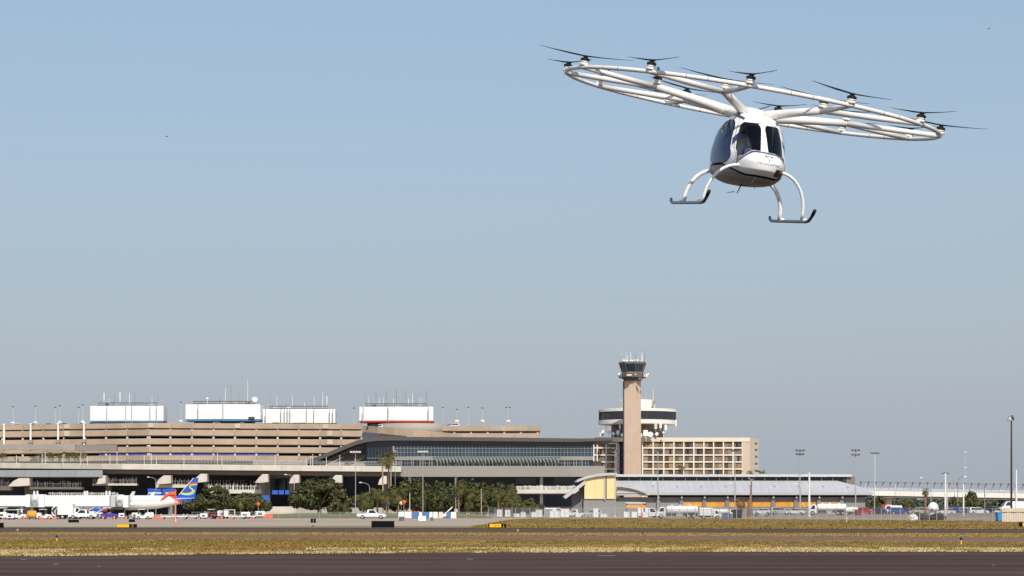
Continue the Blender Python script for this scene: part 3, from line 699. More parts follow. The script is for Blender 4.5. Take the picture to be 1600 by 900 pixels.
penthouse(561.5, 677, 635.6, 657.3, "white plant house with a red base band crowded with masts above the spiral ramp", redp, 2.8, 617, 913,
          [(570.5, 610, .1, ga), (575.5, 620, .09, wa), (587, 611, .1, ga), (592, 620, .1, wa), (598.5, 620, .1, wa), (603, 610, .11, ga), (616, 614, .08, ga), (619, 609.5, .12, ga), (628, 616, .1, ga), (633, 610.5, .09, ga), (644, 613, .13, wa), (649.5, 611, .1, ga), (666, 610.5, .11, ga), (614.5, 622, .08, wa), (638, 622, .08, wa), (655, 621, .08, wa), (659, 620, .08, wa)], (567.5, 606.5, 669.5), (571, 667))

# lamp posts with coloured row signs along the garage roof
bsign = M("blue_sign", (.09, .2, .45), .5); rsign = M("red_sign", (.62, .06, .04), .5)
def deck_lamp(px, pytop, signm, label, heads=1):
    D = FD(px)+4.5; t = thing("deck_lamp", label, "lamp post", (X(px, D), D, GT), group="lamp posts along the car park roof")
    zt = Z(pytop, D); x = X(px, D)
    mb = MB(); mb.cyl(x, D, GT, zt, .15, .1, 6); part("pole", mb, concl, t)
    mb = MB()
    for s in ((0,) if heads == 1 else (-.7, .7)): mb.bevbox(x+s-.45, x+s+.35, D-.2, D+.2, zt-.05, zt+.3, .05)
    part("lamp_head", mb, dgrey, t)
    if signm:
        mb = MB(); mb.bevbox(x-.75, x+.75, D-.5, D-.3, 35.9, 36.9, .05); sg = part("row_sign", mb, white, t)
        mb = MB(); mb.box(x-.6, x-.1, D-.54, D-.505, 36.0, 36.5); mb.box(x+.1, x+.55, D-.54, D-.505, 36.0, 36.35); part("sign_print", mb, signm, sg)
    return t
for px, py, sg_, lb, hd in ((20.5, 636, bsign, "slim lamp post with blue row sign at the open end of the car park roof", 1), (55.5, 635, bsign, "slim lamp post with blue row sign second from the roof end", 1),
        (93.5, 634.5, bsign, "slim lamp post with blue row sign third from the roof end", 1), (86.5, 637, None, "bare slim lamp post third from the roof end beside a taller one", 1), (129.5, 633, bsign, "slim lamp post with blue row sign just before the first plant house", 1),
        (123, 637, None, "bare slim lamp post just before the first plant house", 1), (282.5, 629, bsign, "slim lamp post with blue row sign between the first two plant houses", 1), (553, 638, None, "bare lamp post just before the red banded plant house", 1),
        (692, 637, None, "bare lamp post just beyond the red banded plant house", 1), (714, 640, rsign, "lamp post with red row sign nearest the spiral ramp", 1), (732, 637, None, "bare lamp post between two red signed lamp posts", 1),
        (754, 638, rsign, "middle one of the lamp posts with red row signs", 1), (794, 637, rsign, "twin headed lamp post with red row sign near the car park end", 2)):
    deck_lamp(px, py, sg_, lb, hd)

# ------------------------------------------------------------------ cars: one hatch, one saloon, one pickup and one van, copied in several paints
def paint(name, c): return M(name, c, .25, var=.02, spec=.5)
P_white, P_black, P_silver = paint("car_white", (.72, .72, .72)), paint("car_black", (.012, .012, .014)), paint("car_silver", (.38, .39, .40))
P_blue, P_red, P_navy = paint("car_blue", (.03, .09, .36)), paint("car_red", (.42, .02, .02)), paint("car_navy", (.015, .025, .07))
P_sky, P_grey, P_tan = paint("car_light_blue", (.12, .28, .5)), paint("car_grey", (.11, .115, .12)), paint("car_tan", (.42, .36, .28))
hubm = M("wheel_hub", (.45, .45, .46), .4, metal=.5); headl = M("headlight_glass", (.7, .7, .68), .15); taill = M("tail_light_red", (.35, .01, .01), .3)
def wheels(t, xs, y, r=.33, w=.22):
    for x in xs:
        for s in (-1, 1):
            mb = MB(); mb.tube([(x, s*(y-w), r), (x, s*y, r)], r, 14); wh = lpart("wheel", mb, tyre, t)
            mb = MB(); mb.tube([(x, s*(y-.02), r), (x, s*(y+.012), r)], r*.58, 10); lpart("wheel_hub", mb, hubm, wh)
def side_poly(mb, poly, w, inset=0):    # (x,z) outline swept across the width, tapering in by inset per metre above z=.9
    n = len(poly); vs = []
    for s in (-1, 1):
        for x, z in poly: vs.append((x, s*(w-inset*max(0, z-.9)), z))
    a = sum(poly[i][0]*poly[(i+1) % n][1]-poly[(i+1) % n][0]*poly[i][1] for i in range(n))
    fs = [tuple(range(n)), tuple(range(2*n-1, n-1, -1))]+[(i, n+i, n+(i+1) % n, (i+1) % n) for i in range(n)]
    if a < 0: fs = [f[::-1] for f in fs]
    return mb.add(vs, fs)
def make_car(name, label, cat, m, loc, rz, kind, group=None):
    t = thing(name, label, cat, loc, rz, group)
    if kind == "saloon":
        lo = [(-2.3, .35), (-2.32, .62), (-2.25, .88), (-1.5, .98), (1.05, .95), (2.05, .78), (2.28, .6), (2.3, .35)]
        cab = [(-1.75, .95), (-1.2, 1.38), (-.9, 1.45), (.2, 1.45), (.45, 1.38), (1.25, .93)]; wx = (-1.38, 1.42); W_ = .9
    elif kind == "suv":
        lo = [(-2.3, .4), (-2.34, .7), (-2.3, 1.08), (1.1, 1.08), (2.1, .95), (2.32, .75), (2.34, .4)]
        cab = [(-2.28, 1.06), (-2.1, 1.68), (-1.8, 1.76), (.2, 1.75), (.45, 1.68), (1.2, 1.05)]; wx = (-1.4, 1.45); W_ = .95
    elif kind == "pickup":
        lo = [(-2.8, .5), (-2.82, 1.08), (1.1, 1.1), (2.45, 1.02), (2.7, .9), (2.72, .45)]
        cab = [(-.95, 1.06), (-.85, 1.75), (-.6, 1.86), (.35, 1.86), (.6, 1.78), (1.25, 1.07)]; wx = (-1.75, 1.75); W_ = 1.0
    else:
        lo = [(-2.6, .4), (-2.65, .8), (-2.65, 1.1), (1.7, 1.1), (2.45, .98), (2.6, .7), (2.6, .4)]
        cab = [(-2.64, 1.08), (-2.6, 2.1), (-2.45, 2.2), (.9, 2.2), (1.2, 2.1), (1.95, 1.06)]; wx = (-1.6, 1.65); W_ = 1.0
    mb = MB(); side_poly(mb, lo, W_); side_poly(mb, cab, W_-.06, .22); lpart("body", mb, m, t)
    # window glass proud of the cab
    zc0, zc1 = min(z for _, z in cab)+.1, max(z for _, z in cab)-.12
    xs0, xs1 = cab[0][0]+.35, cab[-1][0]-.35
    sp = [(xs0, zc0), (xs0+.3*(zc1-zc0), zc1), (xs1-.75*(zc1-zc0), zc1), (xs1, zc0)]
    if kind == "van": sp = [(.2, zc0+.1), (.2, zc1), (.95, zc1), (1.55, zc0+.1)]
    for s in (-1, 1):
        mb = MB(); vs = []
        for d in (.0, .015):
            for x, z in sp: vs.append((x, s*(W_-.06-.22*max(0, z-.9)+d), z))
        f = [(4, 5, 6, 7), (0, 1, 5, 4), (1, 2, 6, 5), (2, 3, 7, 6), (3, 0, 4, 7)]
        mb.add(vs, f if s < 0 else [q[::-1] for q in f]); lpart("side_window", mb, carglass, t)
    for (a, b), nm in (((cab[-1], cab[-2]), "windscreen"), ((cab[0], cab[1]), "rear_window")):
        if kind == "van" and nm == "rear_window": continue
        a, b = Vector(a), Vector(b); d = (b-a); n = Vector((d.y, -d.x)).normalized(); n = n if (n.x > 0) == (nm == "windscreen") else -n
        p, q = a+d*.12+n*.012, a+d*.92+n*.012; wa_, wb_ = W_-.16, W_-.22-.22*max(0, b.y-.9)
        mb = MB(); vs = []
        for off in (0, .012):
            for (c, w_) in ((p, wa_), (q, wb_)):
                for s in (-1, 1): vs.append((c.x-n.x*off, s*w_, c.y-n.y*off))
        mb.add(vs, [(0, 1, 3, 2), (4, 6, 7, 5), (0, 4, 5, 1), (2, 3, 7, 6), (0, 2, 6, 4), (1, 5, 7, 3)]); lpart(nm, mb, carglass, t)
    xf, xb_ = lo[-1][0], lo[0][0]
    for s in (-1, 1):
        mb = MB(); mb.cbox(xf-.06, s*(W_-.28), .66, .12, .36, .16); lpart("headlight", mb, headl, t)
        mb = MB(); mb.cbox(xb_+.04, s*(W_-.22), .72, .12, .26, .2); lpart("tail_light", mb, taill, t)
    for x in (xf, xb_):
        mb = MB(); mb.cbox(x, 0, .36, .16, W_*1.9, .2); lpart("bumper", mb, dgrey, t)
    if kind == "pickup":
        mb = MB(); mb.box(-2.7, -1.1, -.86, .86, 1.10, 1.115); lpart("load_bed", mb, dgrey, t)
    wheels(t, wx, W_+.01, .34 if kind == "saloon" else .4)
    return t
def deckcar(px, dz, rz): d = FD(px)+2.2; return (X(px, d), d, GT+dz), rz
CARS = {}
def car(kind, pname, pm_, label, loc, rz, group):
    nm = {"saloon": "saloon_car", "suv": "estate_car", "pickup": "pickup_truck", "van": "van"}[kind]
    if kind not in CARS:
        CARS[kind] = make_car(nm, label, {"pickup": "pickup truck", "van": "van"}.get(kind, "car"), pm_, loc, rz, kind, group); return CARS[kind]
    return dup(CARS[kind], loc, rz, label, group, None, {"body": pm_})
for px, kind, pm_, lb in ((27, "saloon", P_white, "white saloon parked on the car park roof next to the end lamp post"), (49, "saloon", P_black, "black saloon parked on the car park roof by the second lamp post"),
        (78, "saloon", P_grey, "dark grey saloon parked on the car park roof by the third lamp post"), (99, "saloon", P_black, "black saloon parked on the roof just past the third lamp post"), (127, "suv", P_white, "white estate car on the roof beside the lamp post before the first plant house"),
        (143, "suv", P_black, "black estate car under the corner of the first plant house"), (201, "saloon", P_black, "black saloon below the blue band of the first plant house"), (222, "saloon", P_grey, "grey saloon below the blue band of the first plant house"),
        (342, "suv", P_silver, "silver estate car below the dish bearing plant house"), (380, "saloon", P_silver, "silver saloon below the nameplate of the second plant house"), (434, "suv", P_black, "black estate car before the pipe covered plant house"),
        (463, "saloon", P_black, "black saloon at the middle of the pipe covered plant house"), (476, "suv", P_grey, "grey estate car before the pipe covered plant house"), (521, "saloon", P_black, "black saloon at the far corner of the pipe covered plant house"),
        (703, "saloon", P_black, "black saloon on the roof beside the spiral ramp"), (709, "suv", P_white, "white estate car on the roof beside the spiral ramp")):
    loc, rz = deckcar(px, .35 if kind == "saloon" else .15, math.pi*(px % 2))
    if px > 690: loc = (X(px, 908), 906, Z(667.5, 902)-.2)
    car(kind, None, pm_, lb, loc, rz, "cars parked on the car park roof")
for px, kind, pm_, lb in ((582, "suv", P_navy, "dark blue estate car driving on the spiral ramp under the red band"), (589, "suv", P_white, "white estate car driving on the spiral ramp under the red band")):
    car(kind, None, pm_, lb, (X(px, 895), 896, Z(670.5, 895)), math.pi, "cars on the spiral ramp")

# ------------------------------------------------------------------ elevated roadway in front of the garage
v = thing("elevated_roadway", "grey concrete elevated roadway on flared piers in front of the car park", "viaduct", (X(280, 800), 800, 0))
DV = 800
vz = lambda px: Z(722.8+(728.4-722.8)*px/627, DV)      # top of the edge beam
n = 22; edges = [-60+(687)*k/n for k in range(n+1)]
for a, b in zip(edges, edges[1:]):
    mb = MB(); mb.wall(pt(a+.12, DV), pt(b-.12, DV), vz(a)-1.95, vz(a), .35, vz(b)-1.95, vz(b)); part("edge_panel", mb, concl if a > 180 else M("mid_concrete", (.42, .385, .33), .85, var=.1, scale=.2, rnd=.08), v)
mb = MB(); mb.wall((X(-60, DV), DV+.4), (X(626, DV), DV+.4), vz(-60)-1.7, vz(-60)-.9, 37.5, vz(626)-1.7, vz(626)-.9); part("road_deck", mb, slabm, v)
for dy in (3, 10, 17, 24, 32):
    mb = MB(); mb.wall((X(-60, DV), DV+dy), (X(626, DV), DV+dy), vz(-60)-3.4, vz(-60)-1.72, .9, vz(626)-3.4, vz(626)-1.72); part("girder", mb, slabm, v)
ged = [-60, 39, 76.3, 118, 160]
for a, b in zip(ged, ged[1:]):
    mb = MB(); mb.wall(pt(a+.15, DV-1.5), pt(b-.15, DV-1.5), Z(745.2, DV), Z(734.6, DV), 1.2); part("lower_fascia", mb, M("blue_grey_fascia", (.26, .27, .285), .8, var=.06, scale=.2, rnd=.05), v)
mb = MB(); mb.wall(pt(-60, DV-.2), pt(160, DV-.2), Z(746, DV), Z(744, DV), 14); part("road_deck", mb, slabm, v)
mb = MB()                                                                   # railing mesh and posts
for k in range(138):
    px = -60+k*5.0; x = X(px, DV); mb.cyl(x, DV+.2, vz(px)-.1, vz(px)+1.5, .05, n=5)
for zz in (.55, 1.05, 1.5): mb.tube([(X(-60, DV), DV+.2, vz(-60)+zz), (X(626, DV), DV+.2, vz(626)+zz)], .05, 5)
part("railing", mb, steel, v)
screenm = mixglass("noise_screen", (.62, .63, .65), .45, .3)
mb = MB(); mb.wall((X(195, DV), DV+.6), (X(395, DV), DV+.6), vz(195)+.05, vz(195)+1.5, .05, vz(395)+.05, vz(395)+1.5); part("noise_screen", mb, M("dark_mesh_screen", (.10, .095, .085), .8, var=.6, scale=1.4), v)
mb = MB(); mb.wall((X(395, DV), DV+.6), (X(480, DV), DV+.6), vz(395)+.05, vz(395)+1.6, .05, vz(480)+.05, vz(480)+1.6); part("noise_screen", mb, M("grey_mesh_screen", (.36, .34, .31), .8, var=.2, scale=1.2), v)
def pier(px, ztop_py, w_top, w_bot, lean, base=True):
    D = DV+3; mb = MB(); zt = Z(ztop_py, D); x = X(px, D); s = D/F
    mb.xzprism([(x-w_bot*s*.45, zt-3.0), (x+w_top*s*.42, zt-2.7), (x+w_top*s*.42, zt), (x-w_top*s*.12, zt), (x-w_top*s*.5, zt-1.3), (x-w_top*s*.62-lean*s, zt-3.0)], D-4, D+1.2)
    pr = part("pier", mb, concl, v)
    mb = MB(); mb.cbox(x, D+9, 0, w_bot*s*.9, 3, zt-1); part("column", mb, M("shaded_column_concrete", (.20, .185, .17), .9, var=.2, scale=.3), pr)  # column concrete darkened to stand in for shade under the deck
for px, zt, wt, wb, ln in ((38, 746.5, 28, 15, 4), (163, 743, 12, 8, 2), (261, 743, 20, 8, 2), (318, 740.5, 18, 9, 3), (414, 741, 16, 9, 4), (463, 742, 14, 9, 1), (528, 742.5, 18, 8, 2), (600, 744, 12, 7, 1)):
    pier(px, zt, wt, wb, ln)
# street lamps along the roadway
ORD = "first second third fourth fifth sixth seventh eighth ninth tenth eleventh twelfth thirteenth fourteenth fifteenth sixteenth seventeenth eighteenth nineteenth twentieth twenty-first twenty-second twenty-third twenty-fourth twenty-fifth".split()
for k, px in enumerate((26, 66, 71, 98.5, 126.5, 137, 172, 183, 225.5, 237, 244.5, 287.5, 340, 347, 430, 478.5, 485.5, 488.5, 510, 531, 555)):
    t = thing("roadway_post", ORD[k]+" pale post along the elevated roadway edge counted from its open end", "post", (X(px, DV), DV-.15, vz(px)), group="short pale posts along the elevated roadway")
    h = 2.2+((k*37) % 5)*.35; x = X(px, DV); mb = MB(); mb.cyl(x, DV-.15, vz(px)-.6, vz(px)+h, .09, .07, 6); part("pole", mb, white, t)
    mb = MB(); mb.bevbox(x-.15, x+.15, DV-.3, DV-.02, vz(px)+h, vz(px)+h+.25, .04); part("cap", mb, offwhite, t)

# ------------------------------------------------------------------ lower terminal seen in the shade under the roadway
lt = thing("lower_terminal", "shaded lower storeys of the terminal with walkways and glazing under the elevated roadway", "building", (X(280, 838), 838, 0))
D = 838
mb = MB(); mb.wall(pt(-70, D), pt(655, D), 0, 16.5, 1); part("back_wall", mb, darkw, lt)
for a, b, y0, y1, dd in ((46, 128, 761, 764.5, 34), (144, 214, 755.5, 758.5, 33), (0, 16, 759, 766, 33), (322, 408, 765, 771, 33), (244, 300, 757, 762, 33)):
    mb = MB(); mb.wall(pt(a, D-dd), pt(b, D-dd), Z(y1, D-dd), Z(y0, D-dd), 4); w = part("walkway", mb, concl, lt)
    mb = MB(); k = a+1.5
    while k < b: x = X(k, D-dd); mb.cyl(x, D-dd+.3, Z(y0, D-dd)-.05, Z(y0, D-dd)+random.uniform(1.3, 2.4), random.uniform(.05, .16), n=5); k += random.uniform(1.6, 4)
    mb.tube([(X(a, D-dd), D-dd+.3, Z(y0, D-dd)+1.2), (X(b, D-dd), D-dd+.3, Z(y0, D-dd)+1.2)], .06, 5); part("walkway_rail", mb, offwhite, w)
for a, b in ((325, 358), (366, 384), (391, 408)):
    k = a
    while k < b:
        mb = MB(); mb.wall(pt(k, D-11), pt(k+1.1, D-11), Z(765, D-11), Z(750, D-11), .3); part("mullion", mb, concl, lt); k += 4.7
for a, b in ((424, 432), (436, 446), (449, 455)):
    mb = MB(); mb.wall(pt(a, D-10), pt(b, D-10), Z(766, D-10), Z(748, D-10), .25); part("window", mb, glasst, lt)
mb = MB(); mb.wall(pt(405, D-9), pt(455, D-9), Z(748, D-9), Z(742, D-9), 2); part("lintel", mb, concl, lt)
mb = MB(); mb.wall(pt(405, D-14), pt(416, D-14), 0, Z(744, D-14), 2); mb.wall(pt(452, D-14), pt(461, D-14), 0, Z(744, D-14), 2); part("column", mb, concl, lt)
mb = MB(); mb.wall(pt(400, 700), pt(462, 700), 0, Z(791.5, 700), .4); part("plinth_wall", mb, concl, lt)
mb = MB(); mb.wall(pt(462, 712), pt(640, 712), 0, Z(793.0, 712), .4); part("plinth_wall", mb, M("garden_wall_beige", (.36, .33, .29), .9, var=.08), lt)
for a, b, y0, y1, d in ((425, 434, 766, 772.5, 760), (435.5, 443.5, 766, 772.5, 760), (445.5, 451.5, 766, 772.5, 760)):
    mb = MB(); mb.wall(pt(a, d), pt(b, d), Z(y1, d), Z(y0, d), .3); solo("banner", mb, bluep, {425: "blue banner panel closest to the hanging lower sign", 435.5: "middle blue banner panel of three over the dark loading bay", 445.5: "narrowest blue banner panel of three by the pier"}[a], "banner", group="blue banners over the loading bay")
mb = MB(); mb.wall(pt(409, 740), pt(421, 740), Z(787.5, 740), Z(774, 740), .4); solo("banner", mb, bluep, "square blue sign board on the wall beside the dark loading bay", "sign")
for k, (a, b) in enumerate(((231, 242.5), (243.5, 251.5), (254, 273))):
    mb = MB(); d = 745; mb.wall(pt(a, d), pt(b, d), Z(776, d), Z(763.5, d), 2.0); o = solo("cargo_container", mb, bluep, ("blue cargo container beside the belt loader behind the airliner", "narrow middle blue cargo container behind the airliner", "widest blue cargo container next to the windsock")[k], "container", group="blue cargo containers behind the airliner")
    mb2 = MB(); q = X((a+b)/2, d); mb2.box(q-1.0, q+1.0, d-.04, d-.01, Z(771, d), Z(769.6, d)); part("white_print", mb2, white, o)
    mb3 = MB(); mb3.wall(pt(a, d+.1), pt(b, d+.1), Z(778, d), Z(776.1, d), 1.8); part("container_base", mb3, steel, o)
mb = MB(); d = 748; mb.wall(pt(229, d), pt(275, d), Z(779.5, d), Z(778.2, d), 3); mb.wall(pt(230, d+.2), pt(231, d+.2), 0, Z(779.6, d), 2); mb.wall(pt(273, d+.2), pt(274, d+.2), 0, Z(779.6, d), 2); solo("loading_dock", mb, steel, "steel loading dock carrying the blue cargo containers", "dock")
mb = MB(); mb.box(X(476, 740), X(502, 740), 740, 740.4, Z(785.5, 740), Z(784, 740)); mb.box(X(474, 740), X(476.3, 740), 739.9, 740.6, 0, Z(784, 740)); mb.box(X(501, 740), X(503, 740), 739.9, 740.6, 0, Z(784, 740)); solo("height_barrier", mb, orangey, "yellow height barrier under the roadway behind the big oak", "barrier")

# ------------------------------------------------------------------ concourse with sweeping roof
c = thing("concourse", "glazed concourse with a sweeping dark roof and a louvred awning", "terminal building", (X(760, 808), 808, 0))
DR, DC = 807, 809.5
top = [(474, 722), (500, 712), (520, 703.5), (540, 695), (558, 688), (574, 684.4), (590, 682.6), (608, 682.2), (640, 682.6), (720, 683), (800, 683.6), (900, 685), (958, 684.5)]
bot = [(474, 726), (500, 718), (520, 710), (540, 701.5), (558, 694.5), (574, 690.5), (590, 688.8), (608, 688.2), (640, 688.4), (720, 689), (800, 689.6), (900, 690.5), (958, 688)]
for i in range(len(top)-1):
    mb = MB(); P = [(X(px, DR), Z(py, DR)) for px, py in (bot[i], bot[i+1], top[i+1], top[i])]
    mb.xzprism(P, DR, DR+46); part("roof_panel", mb, taupe, c)
for pts in ([(503, 722), (548, 701), (575, 693)], [(538, 724), (575, 708)]):
    for (a, b) in zip(pts, pts[1:]):
        mb = MB(); mb.xzprism([(X(a[0], DR+6), Z(a[1]+5, DR+6)), (X(b[0], DR+6), Z(b[1]+5.5, DR+6)), (X(b[0], DR+6), Z(b[1], DR+6)), (X(a[0], DR+6), Z(a[1], DR+6))], DR+6, DR+12); part("roof_rib", mb, M("taupe_rib", (.17, .15, .135), .7), c)
mb = MB(); mb.xzprism([(X(520, DR+10), Z(722, DR+10)), (X(566, DR+10), Z(722, DR+10)), (X(566, DR+10), Z(700, DR+10)), (X(556, DR+10), Z(703, DR+10))], DR+13, DR+14); part("pale_soffit", mb, concl, c)
def cw(name, a, b, y0, y1, m, d=DC, t=.4): mb = MB(); mb.wall(pt(a, d), pt(b, d), Z(y1, d), Z(y0, d), t); return part(name, mb, m, c)
cw("upper_glazing", 573, 614, 690, 728, glassd); cw("upper_glazing", 614, 927, 689.5, 698, glassd); gl = cw("grid_glazing", 614, 927, 698.1, 713, glasst)  # darker glass in the top band stands in for the roof's shadow
for k in range(59): px = 615.5+k*5.32; cw("mullion", px-.36, px+.36, 697.2, 713.2, mull, DC-.35, .3)
for py in (700.6, 706.8): cw("transom", 614.5, 927, py-.38, py+.38, mull, DC-.25, .2)
cw("end_mullion", 613.5, 616, 697, 728, spand, DC-.5, .5)
for k in range(8): cw("mullion", 576+k*5, 576.8+k*5, 692, 728, dgrey, DC-.2, .15)
cw("transom", 573, 614, 715.4, 716.4, mull, DC-.35, .14)
k = 614.0
while k < 926: cw("spandrel_panel", k+.06, min(k+31.3, 927)-.06, 713.3, 718.9, spand, DC-.5, .8); k += 31.3
cw("band_glazing", 616, 927, 719, 728, glasst)
k = 618.0; j = 0
while k < 924:
    w = (2.2, 1.0, 3.4, 1.2, 1.6, 2.6)[j % 6]; cw("window_post", k, k+w*.55, 719, 728, mull if j % 3 else spand, DC-.45, .4); k += (5.2, 3.1, 6.3, 4.2)[j % 4]; j += 1
for a, b in ((620, 648), (656, 700), (712, 770), (790, 840), (852, 920)): cw("window_transom", a, b, 723.2, 723.9, mull, DC-.3, .1)
louv = M("green_grey_louvre", (.15, .165, .145), .6)
for k in range(36):
    px = 678+k*5.42; d = DC-1; mb = MB(); x0, x1 = X(px, d), X(px+5.2, d)
    z0, z1 = Z(714.6, d), Z(722.3, d)
    mb.hexa([(x0+.95, DC-2.0, z1), (x0+1.5, DC-2.0, z1), (x0+1.5, DC-1.8, z1), (x0+.95, DC-1.8, z1), (x0, DC-.9, z0), (x0+.55, DC-.9, z0), (x0+.55, DC-.7, z0), (x0, DC-.7, z0)]); part("awning_louvre", mb, louv, c)
mb = MB(); mb.box(X(677, DC), X(876, DC), DC-.75, DC-.5, Z(715, DC), Z(713.8, DC)); part("awning_rail", mb, louv, c)
k = 627.0
while k < 944: cw("fascia_panel", k+.04, min(k+53, 945)-.04, 728.1, 744.8, spand, DC-1.2, 1.6); k += 53
mb = MB(); mb.wall(pt(628, DC+.5), pt(945, DC+.5), Z(744.6, DC), Z(743.4, DC), 26); part("undercroft_slab", mb, slabm, c)
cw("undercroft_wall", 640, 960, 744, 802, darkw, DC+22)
cw("undercroft_glazing", 806, 838, 746, 756, glassd, DC+5); cw("undercroft_glazing", 866, 898, 746, 757, glassd, DC+5)
for px in (712.5, 846, 640): cw("column", px-2.4, px+2.4, 744.6, 800, concl, DC+2, 2)
cw("balcony_parapet", 806, 905, 764.8, 770.8, concl, DC-2, .5); cw("balcony_slab", 806, 905, 770.9, 771.8, slabm, DC-1.9, 9)
mb = MB(); d = DC-1.7
for k in range(46): px = 807+k*2.05; mb.cyl(X(px, d), d, Z(764.8, d)-.05, Z(random.uniform(757.5, 761), d), random.uniform(.05, .2), n=5)
mb.tube([(X(806, d), d, Z(760, d)), (X(904, d), d, Z(760, d))], .1, 5); mb.tube([(X(806, d), d, Z(762.4, d)), (X(904, d), d, Z(762.4, d))], .08, 5); part("balcony_rail", mb, offwhite, c)
mb = MB(); mb.wall(pt(930, 900), pt(968, 900), Z(690, 900), Z(683.4, 900), 20); part("link_roof", mb, M("dark_link_roof", (.13, .11, .10), .7), c)

# ------------------------------------------------------------------ hotel
h = thing("hotel", "tan hotel slab with a white grid of recessed curtained windows beside the control tower", "hotel", (X(1080, 950), 950, 0))
DH = 950
def hw(name, a, b, y0, y1, m, d=DH, t=.4, par=None): mb = MB(); mb.wall(pt(a, d), pt(b, d), Z(y1, d), Z(y0, d), t); return part(name, mb, m, par or h)
hw("cornice", 966, 1172, 683.6, 690, cream, DH-.3, 19); hw("cornice", 926.5, 965.9, 690.2, 694, cream, DH-.3, 12)
hw("back_wall", 928, 968, 694, 800, hotelw, DH+.95, 10); hw("back_wall", 1003, 1160, 690, 800, hotelw, DH+.95, 16)
hw("blank_wall", 1160.1, 1172, 690.1, 800, hotelw, DH-.1, 17)
mb = MB(); a = pt(1172.05, DH-.1); b = pt(1185.3, 967.5); mb.hexa([(a[0], a[1], 0), (b[0], b[1], 0), (b[0]-3, b[1], 0), (a[0], a[1]+17, 0), (a[0], a[1], Z(683.6, DH)), (b[0], b[1], Z(683.6, DH)), (b[0]-3, b[1], Z(683.6, DH)), (a[0], a[1]+17, Z(683.6, DH))]); part("end_wall", mb, M("pale_end_wall", (.66, .56, .43), .8, var=.04), h)
for py in (691, 701, 711.5, 722.5, 733.5):
    mb = MB(); p = seg(a, b, .55); q = seg(a, b, .86); d = (Vector(b)-Vector(a)).normalized(); nrm = Vector((d.y, -d.x))*.02
    mb.hexa([(p[0]+nrm.x, p[1]+nrm.y, Z(py+3.4, 958)), (q[0]+nrm.x, q[1]+nrm.y, Z(py+3.4, 958)), (q[0]-.1, q[1]+.1, Z(py+3.4, 958)), (p[0]-.1, p[1]+.1, Z(py+3.4, 958)), (p[0]+nrm.x, p[1]+nrm.y, Z(py, 958)), (q[0]+nrm.x, q[1]+nrm.y, Z(py, 958)), (q[0]-.1, q[1]+.1, Z(py, 958)), (p[0]-.1, p[1]+.1, Z(py, 958))]); part("end_window", mb, glassd, h)
rows = [690, 699.9, 711.0, 721.8, 732.8, 743.5, 754]
gridm = M("white_grid_concrete", (.74, .69, .60), .75, rnd=.04)
for y in rows[1:-1]:
    hw("floor_band", 1003.2, 1160, y-1.0, y+.9, gridm, DH, .75); hw("floor_band", 927.2, 964, y-1.0, y+.9, gridm, DH, .75)
cols = [1004, 1020.6, 1037.2, 1053, 1068.4, 1084, 1099.8, 1115, 1130.3, 1145.4, 1160]
cl2 = [927.8, 933.2, 947.0, 963.4]
for x in cols: hw("grid_pier", x-.95, x+.95, 690, 800, gridm, DH-.06, .8)
for x in cl2: hw("grid_pier", x-.9, x+.9, 694, 800, gridm, DH-.06, .8)
random.seed(11)
for cs in (cols, cl2):
    for i in range(len(cs)-1):
        for r in range(5):
            if cs is cl2 and r == 0: y0 = 694.1
            else: y0 = rows[r]+.95
            y1 = rows[r+1]-1.05; x0, x1 = cs[i]+1, cs[i+1]-1
            w = hw("window", x0, x1, y0, y1, glassd, DH+.72, .2)
            n = 2 if x1-x0 > 6 else 1; gap = random.random() < .2
            cuts = [x0+.4]; span = x1-x0-.8
            g0 = random.choice([.25, .45, .55]) if gap else None
            segs_ = [(0, .48), (.5, 1.0)] if g0 is None else [(0, g0), (g0+.28, 1.0)]
            for s0, s1 in segs_:
                mb = MB(); k = int((s1-s0)*span/1.6)+1; d = DH+.5
                for q in range(k):
                    u0, u1 = s0+(s1-s0)*q/k, s0+(s1-s0)*(q+1)/k
                    mb.wall(pt(x0+.4+span*u0, d+.12*(q % 2)), pt(x0+.4+span*u1-.12, d+.12*(q % 2)), Z(y1-.3, d), Z(y0+.9, d), .1)
                part("curtain", mb, curtain, w)
mb = MB(); mb.wall(pt(966, DH+1), pt(975, DH+1), 0, Z(689.8, DH), 2); part("stair_core", mb, glassd, h)
for y in rows[1:]: hw("core_band", 965.8, 975, y-.5, y+.5, M("dark_band", (.08, .08, .09), .6), DH+.9, .1)
hw("link_glazing", 936, 966, 684.2, 689.5, glassd, DH+2, 2)

# ------------------------------------------------------------------ revolving restaurant drum on top
rt = thing("round_tower_top", "white circular rooftop restaurant with a dark ribbon window partly behind the control tower", "building", (X(996, 965), 965, 0))
D = 966; s = D/F; cx = X(996, D); R0 = 61*s
wc = M("drum_white", (.72, .68, .62), .6, var=.05, scale=.3)
def lat(name, prof, m, par=rt, n=64, smooth=False): mb = MB(); mb.lathe(prof, n, cx, D); return part(name, mb, m, par, smooth)
zz = lambda py: Z(py, D)
lat("upper_ring", [(R0-1, zz(644.6)), (R0, zz(644.4)), (R0, zz(640.6)), (R0-.5, zz(640)), (R0-8, zz(639.4)), (.2, zz(638.8))], wc)
lat("window_ribbon", [(R0-.35, zz(657)), (R0-.35, zz(644.6))], M("ribbon_glass", (.02, .022, .035), .1, var=.4, scale=.1, spec=.6))
for k in range(72):
    a = 2*math.pi*(k+.3)/72
    if math.sin(a) < .25:
        mb = MB(); x, y = cx+(R0-.3)*math.cos(a), D+(R0-.3)*math.sin(a); mb.cyl(x, y, zz(656.9), zz(644.7), .13, n=5); part("window_mullion", mb, dgrey, rt)
